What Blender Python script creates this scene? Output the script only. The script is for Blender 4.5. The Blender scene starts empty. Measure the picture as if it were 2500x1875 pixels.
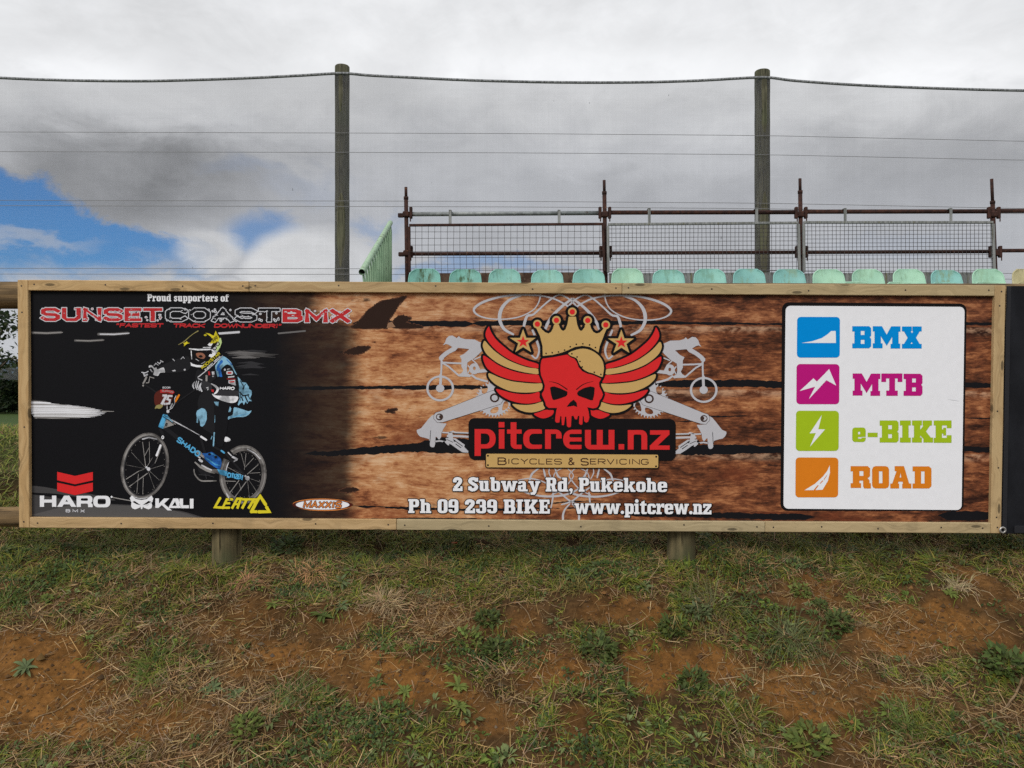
import bpy, math, random
import numpy as np
from mathutils import Vector, Matrix
from mathutils.geometry import delaunay_2d_cdt

# ------------------------------------------------------------------ camera, sky, sun, exposure
F = 1925.0            # focal length in photograph pixels (2500 wide)
HOR = 960.0           # horizon row
EYE = 1.6
scn = bpy.context.scene
col = scn.collection
cam_d = bpy.data.cameras.new("camera")
cam = bpy.data.objects.new("camera", cam_d)
col.objects.link(cam)
cam.location = (0, 0, EYE)
cam.rotation_euler = (math.radians(90), 0, 0)
cam_d.sensor_width = 36.0
cam_d.lens = F / 2500 * 36.0
cam_d.shift_y = (HOR - 937.5) / 2500
cam_d.clip_start = 0.05
cam_d.clip_end = 9000
scn.camera = cam

SUN_EL, SUN_ROT = math.radians(37), math.radians(212)   # behind and left of the camera
SUN_STRENGTH, SUN_ANGLE = 1.85, math.radians(24)
SKY_STRENGTH = 0.1
scn.view_settings.view_transform = 'Standard'
scn.view_settings.look = 'None'
scn.view_settings.gamma = 1
scn.view_settings.exposure = 0.0
scn.view_settings.use_curve_mapping = False
scn.cycles.use_denoising = False
scn.cycles.transparent_max_bounces = 24
scn.cycles.max_bounces = 6

sun_d = bpy.data.lights.new("sun", 'SUN')
sun_d.energy = SUN_STRENGTH
sun_d.angle = SUN_ANGLE
sun_d.color = (1.0, 0.95, 0.88)
sun = bpy.data.objects.new("sun", sun_d)
col.objects.link(sun)
sd = Vector((math.sin(SUN_ROT) * math.cos(SUN_EL), math.cos(SUN_ROT) * math.cos(SUN_EL), math.sin(SUN_EL)))
sun.rotation_euler = sd.to_track_quat('Z', 'Y').to_euler()


class NT:
    """tiny node-expression helper"""
    def __init__(self, tree):
        self.t = tree
        self.n = tree.nodes
        self.l = tree.links

    def node(self, typ, **kw):
        nd = self.n.new(typ)
        for k, v in kw.items():
            setattr(nd, k, v)
        return nd

    def put(self, sock, v):
        if hasattr(v, 'is_linked'):
            self.l.new(v, sock)
        else:
            sock.default_value = v

    def m(self, op, a, b=0.0, c=0.0, clamp=False):
        nd = self.node('ShaderNodeMath', operation=op, use_clamp=clamp)
        self.put(nd.inputs[0], a)
        self.put(nd.inputs[1], b)
        self.put(nd.inputs[2], c)
        return nd.outputs[0]

    def add(self, a, b): return self.m('ADD', a, b)
    def sub(self, a, b): return self.m('SUBTRACT', a, b)
    def mul(self, a, b): return self.m('MULTIPLY', a, b)

    def smooth(self, x, a, b):
        nd = self.node('ShaderNodeMapRange', interpolation_type='SMOOTHSTEP')
        self.put(nd.inputs['Value'], x)
        nd.inputs['From Min'].default_value = a
        nd.inputs['From Max'].default_value = b
        return nd.outputs['Result']

    def mix(self, f, a, b, mode='MIX'):
        nd = self.node('ShaderNodeMix', data_type='RGBA', blend_type=mode)
        self.put(nd.inputs[0], f)
        for s, v in ((nd.inputs[6], a), (nd.inputs[7], b)):
            if not hasattr(v, 'is_linked') and len(v) == 3:
                v = (*v, 1)
            self.put(s, v)
        return nd.outputs[2]

    def noise(self, vec, scale, detail=4, rough=0.55, dist=0.0):
        nd = self.node('ShaderNodeTexNoise')
        if vec is not None:
            self.l.new(vec, nd.inputs['Vector'])
        nd.inputs['Scale'].default_value = scale
        nd.inputs['Detail'].default_value = detail
        nd.inputs['Roughness'].default_value = rough
        nd.inputs['Distortion'].default_value = dist
        return nd.outputs['Fac']

    def mapping(self, vec, scale=(1, 1, 1), loc=(0, 0, 0), rot=(0, 0, 0)):
        nd = self.node('ShaderNodeMapping')
        self.l.new(vec, nd.inputs['Vector'])
        nd.inputs['Scale'].default_value = scale
        nd.inputs['Location'].default_value = loc
        nd.inputs['Rotation'].default_value = rot
        return nd.outputs[0]

    def sep(self, vec):
        nd = self.node('ShaderNodeSeparateXYZ')
        self.l.new(vec, nd.inputs[0])
        return nd.outputs

    def ramp(self, fac, stops):
        nd = self.node('ShaderNodeValToRGB')
        cr = nd.color_ramp
        while len(cr.elements) < len(stops):
            cr.elements.new(0.5)
        for e, (p, c) in zip(cr.elements, stops):
            e.position = p
            e.color = (*c, 1) if len(c) == 3 else c
        self.l.new(fac, nd.inputs[0])
        return nd.outputs[0]


def build_world():
    w = bpy.data.worlds.new("World")
    scn.world = w
    w.use_nodes = True
    T = NT(w.node_tree)
    T.n.clear()
    out = T.node('ShaderNodeOutputWorld')
    bg = T.node('ShaderNodeBackground')
    bg.inputs['Strength'].default_value = SKY_STRENGTH
    T.l.new(bg.outputs[0], out.inputs[0])
    sky = T.node('ShaderNodeTexSky', sky_type='NISHITA')
    sky.sun_disc = False
    sky.sun_elevation = SUN_EL
    sky.sun_rotation = SUN_ROT
    tc = T.node('ShaderNodeTexCoord')
    D = tc.outputs['Generated']
    x, y, z = T.sep(D)[:3]
    ay = T.m('MAXIMUM', T.m('ABSOLUTE', y), 0.25)
    # cloud positions as tangents of azimuth and elevation
    u = T.m('DIVIDE', x, ay)
    v = T.m('DIVIDE', z, ay)
    n1 = T.sub(T.noise(T.mapping(D, (1, 1, 1.6)), 5.0, 7, 0.6, 0.3), 0.5)
    n2 = T.sub(T.noise(T.mapping(D, (1, 1, 1.9), (3, 1, 7)), 11.0, 9, 0.64, 0.5), 0.5)
    n3 = T.sub(T.noise(T.mapping(D, (1, 1, 2.6), (9, 4, 2)), 2.6, 5, 0.55, 0.4), 0.5)
    wob = T.add(T.mul(n1, 0.13), T.mul(n2, 0.07))
    uu = T.add(u, wob)
    vv = T.add(v, T.add(T.mul(n2, 0.10), T.mul(n3, 0.05)))

    u2 = T.add(u, T.add(T.mul(n1, .045), T.mul(n2, .045)))
    v2 = T.add(v, T.add(T.mul(n2, .045), T.mul(n1, .02)))

    def ell(cx, cy, rx, ry, soft=0.6, crisp=False):
        a = T.m('DIVIDE', T.sub(u2 if crisp else uu, (cx - 1250) / 1925), rx / 1925)
        b = T.m('DIVIDE', T.sub(v2 if crisp else vv, (960 - cy) / 1925), ry / 1925)
        r = T.m('SQRT', T.add(T.mul(a, a), T.mul(b, b)))
        return T.smooth(r, 1 + soft, 1 - soft)
    # brightness of the overcast by height
    vr = T.ramp(T.m('MULTIPLY', T.add(vv, 0.05), 1.25, clamp=True),
                [(0.0, (.76, .78, .82)), (.14, (.78, .80, .845)), (.23, (.68, .702, .75)), (.36, (.655, .675, .722)),
                 (.46, (.71, .725, .76)), (.53, (.815, .825, .845)), (.62, (.775, .785, .80)), (.75, (.80, .81, .83)), (1, (.88, .89, .93))])
    shade = T.add(1.0, T.add(T.mul(n3, 0.40), T.add(T.mul(n1, 0.52), T.mul(n2, 0.34))))
    shade = T.sub(shade, T.mul(ell(270, 430, 330, 105), 0.44))
    shade = T.sub(shade, T.mul(ell(380, 520, 170, 60), 0.10))
    shade = T.sub(shade, T.mul(ell(2330, 390, 420, 110), 0.16))
    shade = T.sub(shade, T.mul(ell(1700, 470, 380, 60), 0.10))
    shade = T.add(shade, T.mul(ell(210, 170, 150, 50), 0.14))
    shade = T.add(shade, T.mul(ell(1500, 170, 420, 55), 0.10))
    shade = T.add(shade, T.mul(ell(2300, 160, 240, 50), 0.10))
    cl = T.node('ShaderNodeVectorMath', operation='SCALE')
    T.l.new(vr, cl.inputs[0])
    T.l.new(T.mul(shade, 10.0), cl.inputs['Scale'])
    cloud = cl.outputs[0]
    # bright cumulus low on the left
    cum = T.m('MAXIMUM', ell(735, 655, 135, 100, .22, True), T.mul(ell(510, 612, 85, 46, .4, True), .75))
    cum = T.m('MAXIMUM', cum, T.mul(ell(860, 640, 90, 60, .6, True), .7))
    cum = T.m('MAXIMUM', cum, T.mul(ell(640, 700, 330, 26, .5, True), .7))
    # open blue sky: a wedge low on the left
    px = T.add(T.mul(uu, 1925), 1250)
    py = T.sub(960, T.mul(vv, 1925))
    d1 = T.sub(py, T.add(395, T.mul(px, 0.50)))
    wedge = T.mul(T.smooth(d1, -22, 30), T.smooth(py, 705, 610))
    wedge = T.mul(wedge, T.smooth(px, 640, 440))
    wedge = T.mul(wedge, T.sub(1.0, T.mul(ell(60, 588, 120, 18, .7), .55)))
    extra = T.m('MAXIMUM', T.mul(ell(640, 570, 85, 44, .5, True), .75), T.mul(ell(735, 455, 110, 34, .7), .12))
    extra = T.m('MAXIMUM', extra, T.mul(ell(920, 545, 70, 26, .7), .35))
    extra = T.m('MAXIMUM', extra, T.mul(ell(590, 420, 90, 20, .8), .15))
    extra = T.m('MAXIMUM', extra, T.mul(ell(1150, 665, 200, 20, .7), .5))
    extra = T.m('MAXIMUM', extra, T.mul(ell(2200, 590, 160, 24, .8), .08))
    blue = T.m('MAXIMUM', wedge, extra)
    front = T.smooth(y, 0.15, 0.35)
    blue = T.mul(blue, front)
    skyc = T.mix(1.0, sky.outputs[0], (0.34, 0.84, 1.42), 'MULTIPLY')
    c = T.mix(T.m('MULTIPLY', blue, 1.0, clamp=True), cloud, skyc)
    cumc = T.node('ShaderNodeVectorMath', operation='SCALE')
    cumc.inputs[0].default_value = (8.2, 8.3, 8.5)
    T.l.new(T.add(1.15, T.add(T.mul(n2, 0.75), T.mul(n1, .40))), cumc.inputs['Scale'])
    c = T.mix(T.mul(cum, front), c, cumc.outputs[0])
    T.l.new(c, bg.inputs['Color'])


build_world()


# ------------------------------------------------------------------ helpers
def tag(o, label=None, cat=None, group=None, kind=None):
    if label: o['label'] = label
    if cat: o['category'] = cat
    if group: o['group'] = group
    if kind: o['kind'] = kind
    return o


def empty(name, loc, label, cat, group=None):
    o = bpy.data.objects.new(name, None)
    o.empty_display_size = 0.1
    o.location = loc
    col.objects.link(o)
    return tag(o, label, cat, group)


def link_mesh(name, me, mat, parent=None, loc=None):
    o = bpy.data.objects.new(name, me)
    if mat is not None and not me.materials:
        me.materials.append(mat)
    col.objects.link(o)
    if parent is not None:
        o.parent = parent
    if loc is not None:
        o.location = loc
    return o


def W(px, py, d):
    """world point seen at photograph pixel (px, py) at depth d"""
    return Vector(((px - 1250) / F * d, d, EYE + (HOR - py) / F * d))


def fast_mesh(name, verts, faces_flat, loop_counts, colors=None, smooth=False):
    """verts (N,3); faces_flat: loop vertex indices; loop_counts: per polygon"""
    me = bpy.data.meshes.new(name)
    verts = np.ascontiguousarray(verts, dtype=np.float32)
    me.vertices.add(len(verts))
    me.vertices.foreach_set('co', verts.ravel())
    lc = np.asarray(loop_counts, dtype=np.int32)
    starts = np.concatenate(([0], np.cumsum(lc)[:-1])).astype(np.int32)
    me.loops.add(int(lc.sum()))
    me.loops.foreach_set('vertex_index', np.asarray(faces_flat, dtype=np.int32))
    me.polygons.add(len(lc))
    me.polygons.foreach_set('loop_start', starts)
    me.polygons.foreach_set('loop_total', lc)
    if smooth:
        me.polygons.foreach_set('use_smooth', np.ones(len(lc), dtype=bool))
    if colors is not None:
        ca = me.color_attributes.new('tint', 'FLOAT_COLOR', 'POINT')
        c4 = np.ones((len(verts), 4), dtype=np.float32)
        c4[:, :3] = colors
        ca.data.foreach_set('color', c4.ravel())
    me.update(calc_edges=True)
    return me


class MB:
    """collects primitives and links them as ONE mesh object"""
    def __init__(self):
        self.v = []
        self.f = []

    def box(self, c, s, bev=0.0, R=None):
        hx, hy, hz = s[0] / 2, s[1] / 2, s[2] / 2
        b = len(self.v)
        if bev <= 0:
            pts = [(sx * hx, sy * hy, sz * hz) for sz in (-1, 1) for sx, sy in ((-1, -1), (1, -1), (1, 1), (-1, 1))]
            fs = [(0, 3, 2, 1), (4, 5, 6, 7), (0, 1, 5, 4), (1, 2, 6, 5), (2, 3, 7, 6), (3, 0, 4, 7)]
        else:
            # bevel along all edges: chamfered box
            e = min(bev, hx * .9, hy * .9, hz * .9)
            pts = []
            for sz in (-1, 1):
                for sx, sy in ((-1, -1), (1, -1), (1, 1), (-1, 1)):
                    pts.append((sx * (hx - e), sy * (hy - e), sz * hz))
                    pts.append((sx * (hx - e), sy * hy, sz * (hz - e)))
                    pts.append((sx * hx, sy * (hy - e), sz * (hz - e)))
            def i(z, k, t): return (z * 4 + k) * 3 + t
            fs = [(i(0, 0, 0), i(0, 3, 0), i(0, 2, 0), i(0, 1, 0)), (i(1, 0, 0), i(1, 1, 0), i(1, 2, 0), i(1, 3, 0)),
                  (i(0, 0, 1), i(0, 1, 1), i(1, 1, 1), i(1, 0, 1)), (i(0, 2, 1), i(0, 3, 1), i(1, 3, 1), i(1, 2, 1)),
                  (i(0, 1, 2), i(0, 2, 2), i(1, 2, 2), i(1, 1, 2)), (i(0, 3, 2), i(0, 0, 2), i(1, 0, 2), i(1, 3, 2)),
                  (i(0, 0, 0), i(0, 1, 0), i(0, 1, 1), i(0, 0, 1)), (i(0, 2, 0), i(0, 3, 0), i(0, 3, 1), i(0, 2, 1)),
                  (i(0, 1, 0), i(0, 2, 0), i(0, 2, 2), i(0, 1, 2)), (i(0, 3, 0), i(0, 0, 0), i(0, 0, 2), i(0, 3, 2)),
                  (i(1, 1, 0), i(1, 0, 0), i(1, 0, 1), i(1, 1, 1)), (i(1, 3, 0), i(1, 2, 0), i(1, 2, 1), i(1, 3, 1)),
                  (i(1, 2, 0), i(1, 1, 0), i(1, 1, 2), i(1, 2, 2)), (i(1, 0, 0), i(1, 3, 0), i(1, 3, 2), i(1, 0, 2))]
            for k in range(4):
                t1, t2 = (1, 2)
                fs.append((i(0, k, 1), i(1, k, 1), i(1, k, 2), i(0, k, 2)))
                fs.append((i(0, k, 0), i(0, k, 1), i(0, k, 2)))
                fs.append((i(1, k, 0), i(1, k, 2), i(1, k, 1)))
        c = Vector(c)
        for p in pts:
            p = Vector(p)
            if R is not None:
                p = R @ p
            self.v.append(tuple(p + c))
        self.f += [tuple(b + q for q in f) for f in fs]
        return self

    def tube(self, pts, r, n=12, cap=True):
        pts = [Vector(p) for p in pts]
        rs = r if hasattr(r, '__len__') else [r] * len(pts)
        b = len(self.v)
        up = None
        for k, p in enumerate(pts):
            if k == 0: t = pts[1] - p
            elif k == len(pts) - 1: t = p - pts[k - 1]
            else: t = pts[k + 1] - pts[k - 1]
            t.normalize()
            if up is None:
                a = Vector((0, 0, 1)) if abs(t.z) < .9 else Vector((1, 0, 0))
                up = (a - t * a.dot(t)).normalized()
            else:
                up = (up - t * up.dot(t)).normalized()
            s = t.cross(up)
            for q in range(n):
                an = 2 * math.pi * q / n
                self.v.append(tuple(p + (up * math.cos(an) + s * math.sin(an)) * rs[k]))
        for k in range(len(pts) - 1):
            for q in range(n):
                q2 = (q + 1) % n
                self.f.append((b + k * n + q, b + k * n + q2, b + (k + 1) * n + q2, b + (k + 1) * n + q))
        if cap:
            self.f.append(tuple(b + q for q in reversed(range(n))))
            self.f.append(tuple(b + (len(pts) - 1) * n + q for q in range(n)))
        return self

    def grid(self, P):
        """P: rows of points"""
        b = len(self.v)
        nr, nc = len(P), len(P[0])
        for row in P:
            for p in row:
                self.v.append(tuple(p))
        for i in range(nr - 1):
            for j in range(nc - 1):
                self.f.append((b + i * nc + j, b + i * nc + j + 1, b + (i + 1) * nc + j + 1, b + (i + 1) * nc + j))
        return self

    def build(self, name, mat, parent=None, smooth=False, origin=None):
        me = bpy.data.meshes.new(name)
        v = self.v
        if origin is not None:
            v = [(p[0] - origin[0], p[1] - origin[1], p[2] - origin[2]) for p in v]
        me.from_pydata(v, [], self.f)
        me.update()
        if smooth:
            me.polygons.foreach_set('use_smooth', [len(p.vertices) <= 4 for p in me.polygons])
            me.update()
        return link_mesh(name, me, mat, parent, origin)


# ------------------------------------------------------------------ numpy noise
def _hash(ix, iy, seed):
    h = (ix.astype(np.int64) * 374761393 + iy.astype(np.int64) * 668265263 + seed * 974711) & 0x7fffffff
    h = ((h ^ (h >> 13)) * 1274126177) & 0x7fffffff
    h = h ^ (h >> 16)
    return (h & 0xffff) / 65535.0


def vnoise(x, y, seed=0):
    x = np.asarray(x, dtype=np.float64); y = np.asarray(y, dtype=np.float64)
    ix, iy = np.floor(x), np.floor(y)
    fx, fy = x - ix, y - iy
    fx = fx * fx * (3 - 2 * fx); fy = fy * fy * (3 - 2 * fy)
    ix = ix.astype(np.int64); iy = iy.astype(np.int64)
    a = _hash(ix, iy, seed); b = _hash(ix + 1, iy, seed)
    c = _hash(ix, iy + 1, seed); d = _hash(ix + 1, iy + 1, seed)
    return (a * (1 - fx) + b * fx) * (1 - fy) + (c * (1 - fx) + d * fx) * fy


def fbm(x, y, seed=0, oct=4):
    s = 0; a = 0.5; t = 0
    for k in range(oct):
        s = s + a * vnoise(x * 2 ** k + 17.3 * k, y * 2 ** k + 9.1 * k, seed + k)
        t += a; a *= 0.5
    return s / t


# ------------------------------------------------------------------ materials
MATS = {}


def surf(name, c1, c2=None, scale=8, rough=0.7, spec=0.3, bump=0.0, bscale=40, stretch=(1, 1, 1), metallic=0.0,
         lo=.35, hi=.65, detail=5, attr=False, c3=None, s3=3, lo3=.55, hi3=.7):
    if name in MATS:
        return MATS[name]
    m = bpy.data.materials.new(name)
    m.use_nodes = True
    T = NT(m.node_tree)
    bs = T.n['Principled BSDF']
    bs.inputs['Roughness'].default_value = rough
    bs.inputs['Specular IOR Level'].default_value = spec
    bs.inputs['Metallic'].default_value = metallic
    tc = T.node('ShaderNodeTexCoord')
    vec = T.mapping(tc.outputs['Object'], stretch)
    if attr:
        ca = T.node('ShaderNodeVertexColor', layer_name='tint')
        c = ca.outputs[0]
        if c2 is not None:
            c = T.mix(T.smooth(T.noise(vec, scale, detail), lo, hi), c, T.mix(1.0, c, c2, 'MULTIPLY'))
    elif c2 is not None:
        c = T.mix(T.smooth(T.noise(vec, scale, detail), lo, hi), c1, c2)
    else:
        rgb = T.node('ShaderNodeRGB')
        rgb.outputs[0].default_value = (*c1, 1)
        c = rgb.outputs[0]
    if c3 is not None:
        c = T.mix(T.smooth(T.noise(T.mapping(tc.outputs['Object'], stretch, (5, 3, 1)), s3, 5), lo3, hi3), c, c3)
    T.l.new(c, bs.inputs['Base Color'])
    if bump > 0:
        bn = T.node('ShaderNodeBump')
        bn.inputs['Strength'].default_value = bump
        bn.inputs['Distance'].default_value = 0.02
        T.l.new(T.noise(vec, bscale, 5), bn.inputs['Height'])
        T.l.new(bn.outputs[0], bs.inputs['Normal'])
    MATS[name] = m
    return m


def ink(name, c, rough=0.42):
    """printed ink with the slight mottling of a solvent print"""
    c2 = tuple(v * 0.975 for v in c)
    return surf('ink_' + name, c, c2, scale=30, rough=rough, spec=0.06)


INK = dict(white=(.83, .845, .885), silver=(.60, .61, .65), black=(.009, .008, .009), red=(.68, .026, .028), tan=(.57, .37, .135),
           dred=(.50, .03, .035), blue=(.0, .265, .72), magenta=(.50, .010, .20), green=(.37, .53, .016), orange=(.72, .215, .015),
           lblue=(.25, .50, .68), sky=(.10, .42, .72), deepblue=(.03, .16, .55), yellow=(.72, .62, .03), grey=(.16, .15, .145),
           midgrey=(.30, .29, .28), dgrey=(.036, .036, .040), night=(.010, .010, .012), skin=(.30, .13, .08), brown=(.16, .055, .03),
           lime=(.5, .66, .28), gold=(.30, .26, .10), smear=(.075, .072, .072), smear2=(.15, .145, .145), maxorange=(.66, .23, .06),
           ramp1=(.060, .058, .060), ramp2=(.095, .092, .092), plate=(.10, .02, .014))


def IM(name):
    """printed photograph tone: the ink mottled with its own darker half"""
    c = INK[name]
    return surf('photo_' + name, c, tuple(v * .42 for v in c), scale=26, rough=.42, spec=.06, lo=.42, hi=.66, detail=6)


def I(name):
    return ink(name, INK[name])
# ------------------------------------------------------------------ terrain
SLOPE = 0.40          # rise of the bank
Y0, Z0 = 3.95, 0.72    # foot of the sign posts
Y_LO, Y_HI = Y0 - Z0 / SLOPE, 5.6
Z_HI = Z0 + SLOPE * (Y_HI - Y0)


def terrain(x, y):
    x = np.asarray(x, dtype=np.float64); y = np.asarray(y, dtype=np.float64)
    s = Z0 + SLOPE * (y - Y0)
    base = np.where(y < Y_LO + .3, 0.0, s)
    t = np.clip((y - Y_LO + .3) / .6, 0, 1)
    base = np.where((y > Y_LO - .3) & (y < Y_LO + .3), SLOPE * .3 * t * t, base)
    t = np.clip((y - Y_HI + .3) / 8.0, 0, 1)
    cap = Z_HI - .06 - (Z_HI - .06) * t * t * (3 - 2 * t)
    base = np.minimum(base, cap)
    near = np.clip((40 - np.hypot(x, y)) / 20, 0, 1)
    b = (fbm(x * 1.3, y * 1.9, 11) - .5) * 0.13 + (fbm(x * 4.5, y * 6, 5) - .5) * 0.085 + (fbm(x * 14, y * 16, 8, 4) - .5) * 0.034
    far = (fbm(x * .004, y * .004, 3) - .5) * 2.0 * np.clip((np.hypot(x, y) - 100) / 400, 0, 1)
    return base + b * near + far


def tz(x, y):
    return float(terrain(np.array([x]), np.array([y]))[0])


def ground_at(px, py):
    """ground point seen at a photograph pixel (near bank only)"""
    d = (EYE - Z0 + SLOPE * Y0) / ((py - HOR) / F + SLOPE)
    return (px - 1250) / F * d, d


# ------------------------------------------------------------------ sign plane
DT, DB = F * 4.87 / 2413.04, F * 4.87 / 2398.5
P_TOP = W(1249.5, 690, DT)
P_BOT = W(1245.25, 1295.5, DB)
RO = math.radians(-0.332)
EX = Vector((math.cos(RO), 0, math.sin(RO)))
EZ = (P_TOP - P_BOT)
SH = EZ.length                     # sign height
EZ = (EZ - EX * EZ.dot(EX)).normalized()
EY = EZ.cross(EX)
SW = 4.87
SIGN_M = Matrix((EX, EY, EZ)).transposed().to_4x4()
SIGN_M.translation = P_BOT
CAMP = Vector((0, 0, EYE))


def S(p, yo=0.022):
    """photograph pixels -> (x, z) on the sign's own plane at depth offset yo"""
    p = np.atleast_2d(np.asarray(p, dtype=np.float64))
    d = np.stack([(p[:, 0] - 1250) / F, np.ones(len(p)), (HOR - p[:, 1]) / F], 1)
    o = np.array(CAMP - P_BOT)
    ex, ey, ez = np.array(EX), np.array(EY), np.array(EZ)
    t = (yo - o @ ey) / (d @ ey)
    q = o + d * t[:, None]
    return np.stack([q @ ex, q @ ez], 1)


# ------------------------------------------------------------------ flat printed shapes
def winding(poly, pts):
    x0, y0 = poly[:, 0], poly[:, 1]
    x1, y1 = np.roll(x0, -1), np.roll(y0, -1)
    px, py = pts[:, 0:1], pts[:, 1:2]
    up = (y0 <= py) & (y1 > py)
    dn = (y0 > py) & (y1 <= py)
    cr = (x1 - x0) * (py - y0) - (px - x0) * (y1 - y0)
    return ((up & (cr > 0)).astype(int) - (dn & (cr < 0)).astype(int)).sum(1)


def tri(ops):
    """ops: list of ('+'|'-', [loops]) applied in turn; returns (verts, tris) of the resulting area"""
    vs, es = [], []
    for _, loops in ops:
        for L in loops:
            b = len(vs)
            vs += [Vector((float(a), float(c))) for a, c in L]
            es += [(b + k, b + (k + 1) % len(L)) for k in range(len(L))]
    if not vs:
        return np.zeros((0, 2)), np.zeros((0, 3), int)
    r = delaunay_2d_cdt(vs, es, [], 0, 1e-4, False)
    V = np.array([tuple(v) for v in r[0]])
    Fc = np.array([f for f in r[2] if len(f) == 3], dtype=int)
    if len(Fc) == 0:
        return V, np.zeros((0, 3), int)
    c = V[Fc].mean(1)
    keep = np.zeros(len(Fc), bool)
    for sg, loops in ops:
        w = np.zeros(len(c), int)
        for L in loops:
            w = w + winding(np.asarray(L, dtype=float), c)
        if sg == '+': keep = keep | (w != 0)
        else: keep = keep & (w == 0)
    Fc = Fc[keep]
    a = V[Fc]
    area = (a[:, 1, 0] - a[:, 0, 0]) * (a[:, 2, 1] - a[:, 0, 1]) - (a[:, 2, 0] - a[:, 0, 0]) * (a[:, 1, 1] - a[:, 0, 1])
    fl = area < 0
    Fc[fl] = Fc[fl][:, ::-1]
    Fc = Fc[np.abs(area) > 1e-7]
    return V, Fc


def merge(parts):
    vs, fs, b = [], [], 0
    for V, Fc in parts:
        vs.append(V); fs.append(Fc + b); b += len(V)
    return np.concatenate(vs), np.concatenate(fs)


def loops_of(V, Fc):
    cnt = {}
    for f in Fc:
        for k in range(3):
            cnt[(int(f[k]), int(f[(k + 1) % 3]))] = 1
    out = {}
    for (a, b) in cnt:
        if (b, a) not in cnt:
            out.setdefault(a, []).append(b)
    loops = []
    while out:
        a0 = next(iter(out))
        L = [a0]; a = a0
        while True:
            nx = out[a].pop()
            if not out[a]: del out[a]
            if nx == a0 or nx not in out: break
            L.append(nx); a = nx
        if len(L) >= 3: loops.append(V[L])
    return loops


def grow(shape, w, rnd=True):
    """the area of a shape grown outward by w"""
    res = []
    for L in loops_of(*shape):
        keep = [k for k in range(len(L)) if np.hypot(*(L[k] - L[k - 1])) > 1e-3]
        L = L[keep]
        n = len(L)
        if n < 3: continue
        o = []
        for k in range(n):
            d0 = L[k] - L[k - 1]; d1 = L[(k + 1) % n] - L[k]
            d0 = d0 / (np.hypot(*d0) + 1e-9); d1 = d1 / (np.hypot(*d1) + 1e-9)
            n0 = np.array([d0[1], -d0[0]]); n1 = np.array([d1[1], -d1[0]])
            cr = d0[0] * d1[1] - d0[1] * d1[0]
            if cr > 0.15 and rnd:       # convex corner: round it
                a0 = math.atan2(n0[1], n0[0]); a1 = math.atan2(n1[1], n1[0])
                if a1 < a0: a1 += 2 * math.pi
                st = max(2, int((a1 - a0) / 0.5) + 1)
                for q in range(st + 1):
                    an = a0 + (a1 - a0) * q / st
                    o.append(L[k] + w * np.array([math.cos(an), math.sin(an)]))
            else:
                m = n0 + n1
                mm = max(m @ m, 0.35)
                o.append(L[k] + m * (2 * w / mm))
        res.append(np.array(o))
    return tri([('+', res + loops_of(*shape))])


def smooth(pts, n=6, closed=True):
    P = np.asarray(pts, dtype=float)
    m = len(P)
    out = []
    rng = range(m) if closed else range(m - 1)
    for k in rng:
        p0 = P[k - 1] if (closed or k > 0) else P[0]
        p1, p2 = P[k], P[(k + 1) % m]
        p3 = P[(k + 2) % m] if (closed or k + 2 < m) else P[-1]
        for q in range(n):
            t = q / n
            out.append(0.5 * ((2 * p1) + (-p0 + p2) * t + (2 * p0 - 5 * p1 + 4 * p2 - p3) * t * t + (-p0 + 3 * p1 - 3 * p2 + p3) * t ** 3))
    if not closed: out.append(P[-1])
    return np.array(out)


def stroke(pts, w, cap=True, taper=None):
    """ribbon polygon round a polyline; w may be a list of widths"""
    P = np.asarray(pts, dtype=float)
    n = len(P)
    ws = np.asarray(w, dtype=float) if hasattr(w, '__len__') else np.full(n, float(w))
    if len(ws) != n:
        ws = np.interp(np.linspace(0, 1, n), np.linspace(0, 1, len(ws)), ws)
    Lf, Rt = [], []
    for k in range(n):
        if k == 0: t = P[1] - P[0]
        elif k == n - 1: t = P[k] - P[k - 1]
        else:
            a = P[k] - P[k - 1]; b = P[k + 1] - P[k]
            a = a / (np.hypot(*a) + 1e-9); b = b / (np.hypot(*b) + 1e-9)
            t = a + b
            if np.hypot(*t) < 1e-3: t = b
        t = t / (np.hypot(*t) + 1e-9)
        nn = np.array([-t[1], t[0]])
        sc = 1.0
        if 0 < k < n - 1:
            cosh = abs(nn @ np.array([-b[1], b[0]]))
            sc = min(1 / max(cosh, .5), 1.6)
        Lf.append(P[k] + nn * ws[k] / 2 * sc); Rt.append(P[k] - nn * ws[k] / 2 * sc)
    if cap:
        t = P[-1] - P[-2]; an = math.atan2(t[1], t[0])
        e = [P[-1] + ws[-1] / 2 * np.array([math.cos(an + q), math.sin(an + q)]) for q in (1.0, .5, 0, -.5, -1.0)]
        t = P[0] - P[1]; an = math.atan2(t[1], t[0])
        s = [P[0] + ws[0] / 2 * np.array([math.cos(an + q), math.sin(an + q)]) for q in (1.0, .5, 0, -.5, -1.0)]
        return np.array(Lf + e + Rt[::-1] + s)
    return np.array(Lf + Rt[::-1])


def ring(cx, cy, rx, ry=None, n=28, shear=0.0):
    ry = rx if ry is None else ry
    a = np.linspace(0, 2 * np.pi, n, endpoint=False)
    return np.stack([cx + rx * np.cos(a) + shear * ry * np.sin(a), cy + ry * np.sin(a)], 1)


def rect(x0, y0, x1, y1):
    return np.array([(x0, y0), (x1, y0), (x1, y1), (x0, y1)], dtype=float)


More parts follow.
